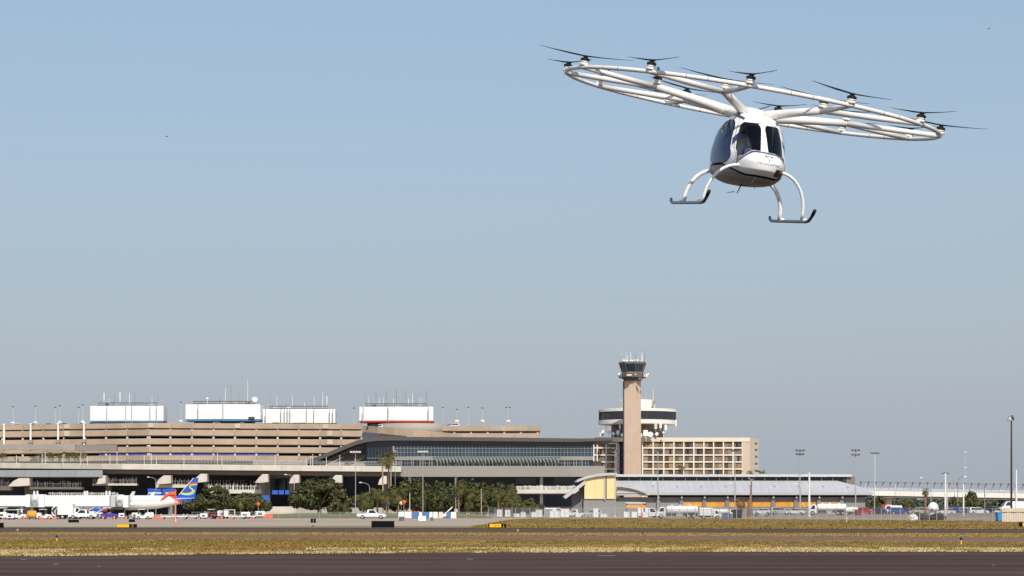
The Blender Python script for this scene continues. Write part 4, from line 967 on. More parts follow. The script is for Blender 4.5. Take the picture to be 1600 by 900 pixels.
lat("lower_ring", [(R0-9, zz(664.5)), (R0-.8, zz(664)), (R0, zz(663.5)), (R0, zz(657.6)), (R0-.5, zz(657.1))], wc)
lat("shaft", [(41*s, zz(700)), (41*s, zz(664.6))], M("shaft_brown", (.16, .125, .11), .8, var=.2, scale=.3), n=32)
lat("roof_drum", [(28*s, zz(638.9)), (28*s, zz(626)), (26.5*s, zz(625.2)), (.2, zz(624.8))], wc)
for px, y1, w in ((1020.4, 607, .28), (1009.5, 615, .1), (968.5, 622, .1), (1003.5, 620, .08)): mb = MB(); mb.cyl(X(px, D-5), D-5, zz(639), zz(y1), w, w*.7, 6); part("antenna", mb, concl, rt)
for px, y in ((1021, 632), (1022.5, 629), (970, 634)): mb = MB(); mb.bevbox(X(px, D-7)-.35, X(px, D-7)+.35, D-7.8, D-7.2, Z(y+3, D), Z(y-3, D), .05); part("panel_antenna", mb, greyp, rt)
random.seed(5)
for px, py, w, hh in ((947, 668, 4, 9), (943, 675, 6, 6), (951, 676, 7, 8), (940, 679, 8, 5), (958, 678, 6, 6), (965, 676, 5, 6), (968, 667, 2.2, 6), (1024, 666, 5, 9), (1032, 665, 4, 8), (1040, 668, 4, 8), (1008, 677, 8, 9), (1016, 679, 9, 7), (1026, 678, 6, 10), (1036, 676, 4, 12), (1056, 661, 2.6, 10), (1004, 680, 6, 5), (972, 680, 6, 5)):
    mb = MB(); x = X(px, D-17); y = D-17-random.uniform(0, 3); z = Z(py, D-17); w_, h_ = w*s*.9, hh*s
    if random.random() < .5 or w < 3: mb.bevbox(x-w_/2, x+w_/2, y-.5, y+.5, z-h_/2, z+h_/2, .12); mb.cyl(x, y, z-h_/2-1, z, .1, n=6)
    else:
        mb.lathe([(.05, -.25), (w_*.3, -.18), (w_*.5, .12), (w_*.52, .15), (w_*.46, .14), (w_*.25, -.08), (.03, -.14)], 14)
        Rm = Matrix.Translation((x, y, z)) @ Matrix.Rotation(math.radians(70), 4, 'X'); mb.v = [tuple(Rm @ Vector(q)) for q in mb.v]; mb.cyl(x, y+.4, z-2.2, z, .12, n=6)
    part("dish_antenna", mb, random.choice([white, white, offwhite, concl]), rt)

# ------------------------------------------------------------------ control tower
ct = thing("control_tower", "tall tan square control tower with a dark flared glass cab and roof masts", "control tower", (X(988.5, 920), 920, 0))
D = 920; s = D/F; cx = X(988.8, D)
def sq(w, z, rot=30):   # corners of a square of side w px turned so the broad face looks slightly away
    P = []
    for k in range(4):
        a = math.radians(rot+45+90*k); r = w*s/math.sqrt(2); P.append((cx+r*math.cos(a), D+3+r*math.sin(a), z))
    return P
def frus(name, secs, m, rot=-30, par=ct, cap=True):
    mb = MB(); vs = []; fs = []; n = 4
    for w, z in secs: vs += sq(w, z, rot)
    for i in range(len(secs)-1):
        for j in range(4): q = (j+1) % 4; fs.append((i*4+j, i*4+q, (i+1)*4+q, (i+1)*4+j))
    fs.append((3, 2, 1, 0)); k = (len(secs)-1)*4; fs.append((k, k+1, k+2, k+3)); mb.add(vs, fs); return part(name, mb, m, par)
zt = lambda py: Z(py, D)
frus("shaft", [(21.0, 0), (20.4, zt(740)), (19.6, zt(594))], towerc)
def octo(name, secs, m, n=8, rot=11, par=ct):
    mb = MB(); vs = []; fs = []
    for r, z in secs:
        for j in range(n): a = math.radians(rot+360*j/n); vs.append((cx+r*s*math.cos(a), D+3+r*s*math.sin(a), z))
    for i in range(len(secs)-1):
        for j in range(n): q = (j+1) % n; fs.append((i*n+j, i*n+q, (i+1)*n+q, (i+1)*n+j))
    fs.append(tuple(range(n-1, -1, -1))); fs.append(tuple((len(secs)-1)*n+j for j in range(n))); mb.add(vs, fs); return part(name, mb, m, par)
dkm = M("tower_dark_trim", (.10, .085, .08), .7, var=.2, scale=.5)
octo("corbel", [(14, zt(594.5)), (14.5, zt(593.2)), (17.5, zt(590.2))], dkm)
octo("gallery_floor", [(22, zt(590)), (22.5, zt(588.8))], dkm)
octo("cab_base", [(17, zt(588.7)), (17.4, zt(580.8))], M("cab_base_brown", (.20, .15, .125), .7, var=.3, scale=1.2))
octo("cab_glass", [(17.2, zt(580.7)), (20.8, zt(569.2))], M("cab_glass", (.025, .04, .05), .06, spec=.7, var=.4, scale=.2))
for j in range(8):
    a = math.radians(11+45*j); mb = MB(); mb.tube([(cx+17.3*s*math.cos(a), D+3+17.3*s*math.sin(a), zt(580.7)), (cx+20.9*s*math.cos(a), D+3+20.9*s*math.sin(a), zt(569))], .16, 6); part("cab_mullion", mb, dkm, ct)
octo("cab_roof", [(21.6, zt(569.1)), (22.4, zt(567)), (21.6, zt(565.4)), (19.5, zt(564.8))], M("cab_roof_grey", (.13, .12, .115), .7))
for j in range(8):
    a0, a1 = math.radians(11+45*j), math.radians(11+45*(j+1)); r = 22.2*s
    for zq in (.6, 1.15): mb = MB(); mb.tube([(cx+r*math.cos(a0), D+3+r*math.sin(a0), zt(588.8)+zq), (cx+r*math.cos(a1), D+3+r*math.sin(a1), zt(588.8)+zq)], .07, 5); part("gallery_rail", mb, dkm, ct)
    for q in range(4):
        f = q/4; x = cx+r*(math.cos(a0)*(1-f)+math.cos(a1)*f); y = D+3+r*(math.sin(a0)*(1-f)+math.sin(a1)*f); mb = MB(); mb.cyl(x, y, zt(588.9), zt(588.8)+1.2, .07, n=5); part("rail_post", mb, dkm, ct)
for px, py, w, hh, m in ((967.3, 584.5, 2.6, 3.5, white), (969, 588, 3.5, 4, dkm), (1010.5, 586.5, 2.4, 5, white), (1013, 584.3, 2.0, 2, white), (1007.5, 587, 2, 4, offwhite), (993, 584.8, 1.5, 2, white), (983, 586, 8, 2.4, concl), (1000, 592, 6, 4, dkm)):
    mb = MB(); x = X(px, D-3); mb.bevbox(x-w*s/2, x+w*s/2, D-3.6, D-2.6, Z(py+hh/2, D-3), Z(py-hh/2, D-3), .08); part("gallery_unit", mb, m, ct)
for px, y1, w, m in ((971.8, 547, .16, concl), (978, 551, .12, white), (980.5, 555, .1, white), (985.3, 549.5, .14, white), (992, 551, .1, greyp), (994.5, 554, .1, greyp), (1002.5, 553, .14, white), (1003.5, 550, .1, white), (1006.6, 547, .15, greyp)):
    mb = MB(); x = X(px, D); mb.cyl(x, D-1, zt(565.6), zt(y1), w, w*.5, 6); part("roof_mast", mb, m, ct)
for k in range(7): px = 975+k*4.2; mb = MB(); x = X(px, D-1); w = random.uniform(.2, .5); mb.bevbox(x-w, x+w, D-1.5, D-.8, zt(565.2), zt(565.2)+random.uniform(.4, 1.0), .05); part("roof_unit", mb, random.choice([concl, white, beigeb]), ct)
mb = MB(); P = sq(20.0, 0, -30); left = min(P, key=lambda q: q[0]); mb.cyl(left[0]-.1, left[1]-.1, 2, zt(595), .28, n=6); part("dark_corner_rod", mb, dgrey, ct)  # dark grey upright rod along the shaft's leftmost corner

# ------------------------------------------------------------------ cargo warehouse
w = thing("warehouse", "long grey cargo warehouse with light curved roof, yellow end block and orange wall panels", "warehouse", (X(1140, 620), 620, 0))
D = 620; s = D/F
def ww(name, a, b, y0, y1, m, d=D, t=.4, par=None): mb = MB(); mb.wall(pt(a, d), pt(b, d), max(0, Z(y1, d)), Z(y0, d), t); return part(name, mb, m, par or w)
def wprism(name, P, m, d0, d1, par=None): mb = MB(); mb.xzprism([(X(px, D), max(0, Z(py, D))) for px, py in P], d0, d1); return part(name, mb, m, par or w)
DB = D+9
k = 961.0
while k < 1337: wprism("roof_edge_panel", [(k+.05, 744.2), (min(k+37.6, 1338)-.05, 744.4), (min(k+37.6, 1338)-.05, 740.6), (k+.05, 740.2)], roofg, DB-1, DB+14); k += 37.6
ww("clerestory", 961, 1322, 744.3, 753, M("clerestory_glass", (.02, .024, .032), .15, var=.4, scale=.1), DB, 6)
for k in range(21): px = 965+k*17.7; ww("clerestory_post", px-.4, px+.4, 744.4, 752, greyp, DB-.25, .2)
ww("monitor_end", 1322, 1337.5, 744.5, 756, M("brown_grey_end", (.20, .175, .155), .8), DB-.2, 6)
# sloping lower roof in standing-seam bays
roofl = M("standing_seam_roof", (.47, .47, .475), .5, var=.06, scale=.15, rnd=.03)
zr0, zr1 = Z(751.2, DB), Z(769.0, D-2)
nb = 42
for k in range(nb):
    a, b = 963+(1365-963)*k/nb, 963+(1365-963)*(k+1)/nb
    def top_at(px): return min(1, max(0, (px-1318)/47))
    mb = MB(); xa, xb = X(a, D-2), X(b, D-2); ya, yb = (D-2)+(DB-D+2)*(1-top_at(a)*.95), (D-2)+(DB-D+2)*(1-top_at(b)*.95)
    za, zb = zr1+(zr0-zr1)*(1-top_at(a)*.85), zr1+(zr0-zr1)*(1-top_at(b)*.85)
    mb.hexa([(xa+.012, D-2, zr1-.3), (xb-.012, D-2, zr1-.3), (xb-.012, yb, zb-.3), (xa+.012, ya, za-.3), (xa+.012, D-2, zr1), (xb-.012, D-2, zr1), (xb-.012, yb, zb), (xa+.012, ya, za)]); rp_ = part("roof_bay", mb, roofl, w)
    if k % 4 == 2: mb = MB(); f = .45; mb.cbox(xa+.3, D-2+(ya-D+2)*f, zr1+(za-zr1)*f-.05, .5, .5, .35); part("roof_vent", mb, greyp, rp_)
mb = MB(); mb.box(X(1012, D-2), X(1364, D-2), D-2.25, D-2.02, zr1-.75, zr1-.02); part("gutter", mb, M("gutter_grey", (.40, .40, .405), .5), w)
ww("eaves_shadow_band", 1012, 1362, 770.6, 777, M("eaves_painted_shadow", (.05, .05, .055), .8), D+1.5, .4)  # dark band with the shadow of the eaves put into its colour
ww("grey_wall", 961, 1352, 776.8, 815, wallg, D, .6)
for a, b in ((1067, 1097), (1103.5, 1133), (1139.5, 1169), (1176, 1204.5), (1211.5, 1240.5), (1247.5, 1275.5), (1282, 1310)):
    n_ = 5
    for k in range(n_): p, q = a+(b-a)*k/n_, a+(b-a)*(k+1)/n_; ww("orange_panel", p+.06, q-.06, 783.4, 792.2, orangep, D-.12, .1)
for k in range(9): 
    px = 1029+k*35.8; ww("pilaster", px-2.9, px+2.9, 778.4, 815, M("pilaster_grey", (.19, .185, .185), .8), D-.7, .69); 
    mb = MB(); mb.lathe([(2.0*s, Z(778.5, D)), (1.6*s, Z(776.5, D)), (.5*s, Z(774.6, D))], 10, X(px, D), D-1.1); part("pilaster_cap", mb, white, w)
# arched gable and yellow end block
arc = [(961, 758.5), (972, 758.8), (984, 760.6), (996, 763.8), (1006, 768), (1013, 772.2)]
for i in range(len(arc)-1): (a, b), (c_, d_) = arc[i], arc[i+1]; wprism("gable_edge", [(a, b+2), (c_, d_+2), (c_, d_), (a, b)], roofl, D-2.9, D-2.26)
wprism("gable_infill", [(963, 774), (1012, 774.5), (1012, 774.2), (1005, 769.9), (996, 765.9), (984, 762.7), (972, 760.9), (963, 760.6)], M("pale_gable_wall", (.40, .385, .37), .8, var=.05), D-1.8, D-.8)
ww("lower_wall", 912, 961, 780, 815, wallg, D-6, 8)
for a, b in ((912, 928.2), (928.4, 943.7), (946.3, 960.8)): wprism("yellow_panel", [(a, 779.7), (b, 779.7), (b, 744.2), (a, 745.6+(912-a)*.05)], yellowp, D-6.4, D+3)
ww("divider_post", 943.8, 946.2, 742, 780.5, M("divider_grey", (.42, .42, .42), .6), D-6.6, .4)
rc = [(900, 750.2), (908, 747), (918, 743.7), (930, 741.2), (945, 739.7), (962, 739.4)]
for i in range(len(rc)-1): (a, b), (c_, d_) = rc[i], rc[i+1]; wprism("curved_roof", [(a, b+3.9), (c_, d_+4.1), (c_, d_), (a, b)], roofl, D-7.3, D+14)
wprism("swoop_roof", [(879.5, 776), (912, 751.5), (914, 754.5), (912, 757.5), (883, 779.5)], roofl, D-9, D+6)
wprism("swoop_wall", [(893, 800), (912, 800), (912, 760.5), (902, 768), (893, 775)], M("swoop_wall_grey", (.16, .155, .16), .8), D-4, D-2)
# ------------------------------------------------------------------ bridge and far trees
b_ = thing("road_bridge", "white concrete road bridge with railings running off beyond the warehouse", "bridge", (X(1500, 900), 900, 0))
DBR = 900; k = 1345.0
bz = lambda px: Z(766.8+(px-1360)*.018, DBR)
while k < 1900:
    q = k+28; mb = MB(); mb.wall(pt(k+.1, DBR), pt(q-.1, DBR), bz(k)-1.85, bz(k), .5, bz(q)-1.85, bz(q)); part("parapet_panel", mb, M("bridge_white", (.68, .65, .60), .8, var=.05, rnd=.04), b_); k = q
mb = MB(); mb.wall(pt(1345, DBR+.6), pt(1905, DBR+.6), bz(1345)-2.6, bz(1345)-1.6, 12, bz(1905)-2.6, bz(1905)-1.6); part("bridge_deck", mb, slabm, b_)
for px in (1390, 1493, 1596, 1699, 1802): mb = MB(); mb.cbox(X(px, DBR+3), DBR+5, 0, 2.0, 3, bz(px)-2.5); part("bridge_pier", mb, beigeb, b_)
mb = MB(); k = 1345.0
while k < 1905: mb.cyl(X(k, DBR), DBR+.2, bz(k)-.05, bz(k)+random.uniform(.7, 1.5), .09, n=5); k += 2.6
for zq in (.5, 1.0): mb.tube([(X(1345, DBR), DBR+.2, bz(1345)+zq), (X(1905, DBR), DBR+.2, bz(1905)+zq)], .07, 5)
part("bridge_rail", mb, offwhite, b_)
k = 1345.0; gz = lambda px: Z(753.6+(px-1345)*.014, DBR)
mb = MB(); mb.tube([(X(1342, DBR), DBR-1, gz(1342)), (X(1905, DBR), DBR-1, gz(1905))], .16, 6); mb.tube([(X(1342, DBR), DBR-1, gz(1342)+.35), (X(1905, DBR), DBR-1, gz(1905)+.35)], .07, 5); part("service_pipe", mb, greyp, b_)
while k < 1900:
    mb = MB(); mb.tube([(X(k, DBR), DBR-1, gz(k)-.1), (X(k-1.6, DBR), DBR-1, gz(k)-1.2), (X(k-2.4, DBR), DBR-1, gz(k)-1.5)], [.16, .12, .08], 5); mb.cbox(X(k, DBR), DBR-1, gz(k)-.2, .5, .4, .5); part("pipe_bracket", mb, dgrey, b_); k += 11.5
for px in (1352, 1399, 1446, 1492, 1539, 1586, 1650, 1715, 1780, 1845): mb = MB(); mb.cyl(X(px, DBR), DBR-.6, bz(px)-1.6, gz(px), .1, n=6); part("bracket_post", mb, offwhite, b_)

leafd = leafmat("oak_leaves", [(.028, .036, .012), (.045, .055, .017), (.065, .072, .022), (.035, .045, .014), (.10, .095, .034), (.05, .06, .02), (.13, .115, .045)])
leafo = leafmat("olive_leaves", [(.055, .065, .02), (.08, .085, .028), (.10, .095, .03), (.07, .075, .022), (.13, .11, .035)])
leafy = leafmat("palm_leaves", [(.06, .08, .02), (.09, .10, .03), (.13, .12, .03), (.17, .13, .035), (.07, .08, .02)])
leafb = leafmat("dead_palm_leaves", [(.24, .13, .05), (.30, .17, .06), (.20, .10, .04), (.34, .21, .09)])
leaff = leafmat("far_leaves", [(.05, .065, .04), (.065, .08, .05), (.08, .09, .055), (.055, .07, .045)])
def crown_mesh(name, blobs, n, size, mat, seed=0):
    rg = np.random.default_rng(seed); V = []
    vol = np.array([b[1][0]*b[1][2] for b in blobs]); cnt = np.maximum(20, (n*vol/vol.sum()).astype(int))
    P = []; Nn = []
    for (c, r), k in zip(blobs, cnt):
        u = rg.normal(size=(k, 3)); u /= np.linalg.norm(u, axis=1)[:, None]; rad = rg.uniform(.55, 1.08, k)**.6
        clump = rg.normal(size=(14, 3)); clump /= np.linalg.norm(clump, axis=1)[:, None]; idx = rg.integers(0, 14, k); m_ = rg.random(k) < .62
        u[m_] = clump[idx[m_]]+rg.normal(0, .27, (m_.sum(), 3)); u /= np.linalg.norm(u, axis=1)[:, None]
        P.append(np.array(c)+u*rad[:, None]*np.array(r)); Nn.append(u+rg.normal(0, .5, (k, 3)))
    P = np.concatenate(P); Nn = np.concatenate(Nn); m = len(P); Nn /= np.linalg.norm(Nn, axis=1)[:, None]
    a = np.cross(Nn, rg.normal(size=(m, 3))); a /= np.linalg.norm(a, axis=1)[:, None]; b = np.cross(Nn, a)
    sz = rg.uniform(.6, 1.3, m)[:, None]*size; V = np.stack([P-a*sz-b*sz*.6, P+a*sz*.9-b*sz*.7, P+a*sz+b*sz*.6, P-a*sz*.8+b*sz*.8], 1)
    return npmesh(name, V.reshape(-1, 3), np.arange(m*4).reshape(m, 4), mat)
TREEN = [0]
def oak(px, pytop, D, wpx, label, mat=leafd, ntr=3, n=2600, size=.27, group="trees before the terminal", low=.18, name="oak_tree"):
    s = D/F; H = Z(pytop, D); W_ = wpx*s*(1.1 if mat is leafd else 1); TREEN[0] += 1; rg = random.Random(TREEN[0]*7+1)
    t = thing(name, label, "tree", (X(px, D), D, 0), 0, group)
    mb = MB(); r0 = max(.16, W_*.03); mb.tube([(0, 0, -.05), (.05, 0, H*.25), (-.08, .1, H*.5)], [r0*1.3, r0, r0*.7], 8)
    for k in range(ntr+3):
        a = rg.uniform(0, 6.28); q = W_*.36; mb.tube([(0, 0, H*.22+k*.1), (math.cos(a)*q*.45, math.sin(a)*q*.45, H*.45), (math.cos(a)*q, math.sin(a)*q*.8, H*rg.uniform(.6, .8))], [r0*.6, r0*.4, r0*.15], 6)
    lpart("trunk", mb, barkm, t)
    bl = []
    nb_ = max(8, int(W_/1.25)+3)
    for k in range(nb_):
        x = (k/(nb_-1)-.5)*W_*.78+rg.uniform(-.1, .1)*W_; e = 1-(abs(x)/(W_*.5))**2.2*.55; rr_ = W_*rg.uniform(.08, .16)
        z1 = H*e*rg.uniform(.78, 1.0); z0 = H*(low+.1*(1-e)); bl.append(((x, rg.uniform(-.2, .2)*W_, (z0+z1)/2), (rr_, rr_, (z1-z0)/2)))
    for k in range(nb_): a = rg.uniform(0, 6.28); q = rg.uniform(.1, .40); x = math.cos(a)*W_*q; e = 1-(q/.5)**2.2*.5; bl.append(((x, math.sin(a)*W_*.3, H*rg.uniform(.4, .9)*e), (W_*rg.uniform(.07, .13), W_*.11, H*rg.uniform(.06, .12))))
    link(bpy.data.objects.new("crown", crown_mesh("crown", bl, int(n*2.1), size, mat, TREEN[0])), t); return t
def palm(px, pytop, D, label, fr=2.3, mat=leafy, group="palm trees", n=26, tr=.17, z0=0., name="palm_tree", droop=1.0, tm=None):
    TREEN[0] += 1; rg = random.Random(TREEN[0]*13+5); H = Z(pytop, D)-z0-fr*.45
    t = thing(name, label, "palm tree", (X(px, D), D, z0), rg.uniform(0, 6), group)
    mb = MB(); mb.tube([(0, 0, -.05), (.08, 0, H*.4), (.02, .06, H*.8), (0, 0, H)], [tr*1.25, tr, tr*.9, tr*1.3], 8); lpart("trunk", mb, tm or barkm, t)
    V = []; Q = []
    for k in range(n):
        a = 2.399*k+rg.uniform(-.2, .2); el = rg.uniform(-.75, 1.35)*(1 if k % 3 else .8); L_ = fr*rg.uniform(.8, 1.1); prev = None
        d = Vector((math.cos(a), math.sin(a), 0)); sdv = Vector((-math.sin(a), math.cos(a), 0)); p = Vector((0, 0, H)); e = el
        spine = [p.copy()]
        for q in range(6): p = p+(d*math.cos(e)+Vector((0, 0, math.sin(e))))*L_/6; e -= .27*droop; spine.append(p.copy())
        for q in range(1, 6):
            wd = fr*.30*math.sin(math.pi*(q+.6)/6.6)
            for sg in (-1, 1):
                for hlf in (0, .5):
                    b0 = spine[q].lerp(spine[q+1] if q < 6 else spine[q], hlf); tip = b0+sdv*sg*wd+(spine[min(q+1, 6)]-spine[q])*.8-Vector((0, 0, wd*.55)); o = len(V); dd = (spine[min(q+1, 6)]-spine[q])*.28
                    V += [b0, b0+dd, tip+dd*.3, tip]; Q.append((o, o+1, o+2, o+3))
    me = npmesh("crown", np.array([tuple(v) for v in V]), np.array(Q), mat); link(bpy.data.objects.new("crown", me), t); return t
# far wood behind the bridge: one mass
bl = []; rg = random.Random(3)
for k in range(88): px = 1340+k*6.5; d = 985+rg.uniform(-8, 25); hh = Z(777+rg.uniform(-2, 5), d); bl.append(((X(px, d), d, hh*.45), (4.5, 5, hh*.55)))
tag(link(bpy.data.objects.new("far_woods", crown_mesh("far_woods", bl, 16000, .9, leaff, 99))), kind="stuff")
for a in ((335, 757.5, 560, 72, "broad dark oak beside the tail of the airliner", leafd, 3, 3600), (392, 766.5, 560, 58, "low oak between the airliner oak and the blue sign board", leafd, 3, 2600), (372, 775, 575, 30, "small yellowish tree squeezed between two dark oaks", leafo, 2, 1000),
          (499, 740.5, 555, 88, "biggest dark oak in front of the roadway piers", leafd, 4, 5200), (528, 778, 545, 34, "small bush-like tree at the foot of the biggest oak", leafo, 2, 900),
          (645, 741.5, 575, 62, "tallest oak of the row behind the barrier blocks", leafd, 3, 3600), (622, 754, 580, 56, "oak behind the leaning palms near the garden wall", leafd, 3, 2600), (690, 745.5, 580, 66, "wide oak next to the floodlight mast", leafd, 3, 3600), (728, 742.5, 585, 52, "tall rounded oak in the middle of the row under the fascia", leafd, 3, 3000),
          (757, 749, 588, 52, "oak just short of the end of the row under the fascia", leafd, 3, 2800), (787, 751, 590, 50, "last oak of the row beside the white balcony", leafd, 3, 2800), (800, 768, 575, 36, "shaggy olive tree in front of the last oak", leafo, 2, 1400), (672, 765, 560, 40, "low dark oak directly behind the orange barrels", leafd, 2, 1600), (745, 770, 560, 36, "low olive tree behind the fence corner", leafo, 2, 1400),
          (573, 766, 560, 24, "narrow olive tree next to the white pickup truck", leafo, 2, 1000), (828, 777.5, 540, 28, "light green shrub-like tree behind the wire fence", leafo, 2, 1100), (845, 786, 530, 22, "low round bush at the dark undercroft behind the fence", leafo, 2, 700)):
    oak(*a[:5], mat=a[5], ntr=a[6], n=a[7])
for a in ((1372, 773, 640, 30, "green tree at the end wall of the warehouse", leafo, 2, 1100), (1415, 779, 700, 34, "low green tree under the white bridge", leafo, 2, 1000), (1519, 763, 640, 24, "sparse brown green tree in front of the bridge", leafo, 2, 520), (1509, 770, 650, 16, "thin leafless looking tree beside the brown pole", leafo, 1, 220), (1490, 772, 650, 14, "wispy tree before the bridge pier", leafo, 1, 200)):
    oak(*a[:5], mat=a[5], ntr=a[6], n=a[7], group="trees by the bridge", name="tree")
for a in ((598, 710, 640, "slim tall palm with the left-leaning crown before the curved glazing", 2.4), (611, 705, 645, "tallest slim palm before the curved glazing", 2.5), (607, 718, 650, "shorter slim palm tucked between two taller ones", 2.2)):
    palm(*a[:3], a[3].replace("left-leaning ", "lower "), a[4], group="slim palms before the glazing", tr=.2, tm=M("palm_trunk", (.34, .25, .18), .9, var=.2, scale=2))
for a in ((566, 768, 540, "bushy palm by the thin lamp post near the white pickup", 2.8), (590, 761, 545, "bushy palm leaning over the garden wall", 3.0), (604, 763, 540, "second bushy palm over the garden wall", 2.9), (622, 762, 545, "bushy palm beside the red ball", 2.8), (717, 757, 560, "pale green fan palm in front of the round oak", 2.4), (735, 763, 560, "fan palm with a thin bare trunk", 2.3), (752, 765, 560, "fan palm with a hanging brown skirt", 2.3), (779, 763, 560, "fan palm with red brown trunk before the last oak", 2.5), (791, 764, 560, "fan palm close to the wire fence", 2.4), (800, 770, 558, "shortest fan palm at the fence end of the oak row", 2.2)):
    palm(a[0], a[1], a[2], a[3], a[4], n=30, tr=.2, tm=M("palm_trunk_red", (.22, .13, .09), .9, var=.2, scale=2))
palm(376, 776, 555, "squat palm standing between the two dark oaks", 2.2, n=24)
palm(1446, 762, 520, "ragged palm with dead brown skirt before the bridge", 1.5, n=26, tr=.22, droop=1.3, tm=rustm)
palm(1157, 776, 560, "dead brown palm drooping before the orange wall panels", 2.6, mat=leafb, n=22, droop=2.2, name="dead_palm", tm=rustm)
palm(1065, 727, 900, "small palm showing above the warehouse roof before the hotel", 2.4, n=22); palm(1172, 734, 900, "small dark palm top at the hotel corner", 2.2, n=20); palm(1189, 735, 900, "bushy palm top just beyond the hotel corner", 2.6, n=24); palm(1156, 736, 905, "low palm top under the last hotel windows", 2.0, n=18)
mb = MB(); oak(951, 734, 900, 14, "clipped green hedge tree on the roof edge beside the control tower", leafo, 1, 500, .5, low=.8, name="hedge_tree")
for px, py, sz, lb in ((5, 706, 2.4, "palm at the very end of the roadway terrace"), (54, 710, 2.6, "leaning bushy palm where the roadway terrace planting starts"), (66, 708.5, 2.4, "dense palm in the roadway terrace planting"), (80, 705, 2.6, "yellow green palm in the roadway terrace planting"), (94, 709, 2.2, "low palm beside the yellow green terrace palm"), (108, 704.5, 2.7, "largest palm of the roadway terrace planting"), (120, 708, 2.3, "palm beside the largest terrace palm"), (131, 705, 2.3, "last palm of the roadway terrace planting"), (26, 714, 1.5, "tiny palm alone on the roadway terrace")):
    palm(px, py, 812, lb, sz, n=24, z0=vz(px)-1.0, group="palms on the roadway terrace")

# ------------------------------------------------------------------ airliner at the gate
al = thing("airliner", "white airliner with a blue tail and yellow green swirl parked at the boarding bridge", "airliner", (X(195, 640), 640, 0))
D = 640; s = D/F; xT = X(304, D); ZC = Z(785.2, D)
ST = [(0, .25, -.5), (.6, .8, -.35), (1.6, 1.3, -.18), (3, 1.7, -.05), (5, 1.92, 0), (24, 1.92, 0), (28, 1.78, .12), (31, 1.5, .35), (34, 1.08, .66), (36.5, .66, .93), (38.4, .25, 1.12)]
def fus(x): a = np.array(ST); return np.interp(x, a[:, 0], a[:, 1]), np.interp(x, a[:, 0], a[:, 2])
nx, nn = 150, 28; V = []; Q = []; mi_ = []
for i in range(nx+1):
    l = 38.4*i/nx; r, dz = fus(l)
    for j in range(nn): a = 2*math.pi*j/nn; V.append((xT-38.4+l, D+r*math.sin(a), ZC+dz+r*math.cos(a)*1.03))
for i in range(nx):
    for j in range(nn):
        q = (j+1) % nn; Q.append((i*nn+j, i*nn+q, (i+1)*nn+q, (i+1)*nn+j)); l = 38.4*(i+.5)/nx; zz_ = V[Q[-1][0]][2]-ZC
        e = l-(31.0+(1.9-zz_)*1.55); mi_.append(1 if e > 1.2 else (2 if e > 0 else 0))
mb = MB(); mb.v = V; mb.f = Q; mb.mi = mi_; part("fuselage", mb, [white, M("tail_blue", (.025, .10, .42), .3), M("stripe_red", (.72, .07, .02), .35)], al, True)
P = lambda px, py: (X(px, D), Z(py, D))
def finprism(name, pts, m, t, par): mb = MB(); mb.xzprism([P(*q) for q in pts], D-t, D+t); return part(name, mb, m, par)
fin = finprism("tail_fin", [(274, 778.5), (279, 774), (302.5, 746.6), (310.3, 747), (304, 780), (303, 784)], MATS["tail_blue"], .16, al)
def ribbon(pts, w, m, t, nm):
    mb = MB(); pts = [Vector(p) for p in pts]
    for k in range(len(pts)-1):
        a, b = pts[k], pts[k+1]; d = (b-a).normalized(); n_ = Vector((-d.y, d.x))*w/2; e = d*w*.2
        mb.xzprism([P(*(a-n_-e)), P(*(b-n_+e)), P(*(b+n_+e)), P(*(a+n_-e))], D-t-.002*k, D+t+.002*k)
    part(nm, mb, m, fin)
ribbon([(291.5, 759.5), (294.5, 756.8), (299, 755.6), (308, 755.2)], 2.0, M("swirl_red", (.70, .07, .06), .4), .175, "red_swirl")
ribbon([(284.5, 772.2), (291, 773.2), (297, 773), (301.5, 771.5), (303.6, 768.5), (304, 765.5)], 1.4, M("swirl_sky", (.22, .60, .72), .4), .18, "pale_blue_swirl")
ribbon([(283.5, 770.9), (290, 771.6), (296, 771.2), (300, 769.6), (301.8, 767.2), (301, 764.8), (299, 763.2)], 2.2, M("swirl_yellow", (.80, .58, .03), .4), .2, "yellow_swirl")
ribbon([(300, 764), (297.5, 762.6), (296, 760.8), (297, 758.9), (300.5, 757.8), (307.6, 757)], 1.9, M("swirl_green", (.40, .62, .10), .4), .215, "green_swirl")
ribbon([(280, 772.8), (302.3, 747)], .8, white, .19, "leading_edge")
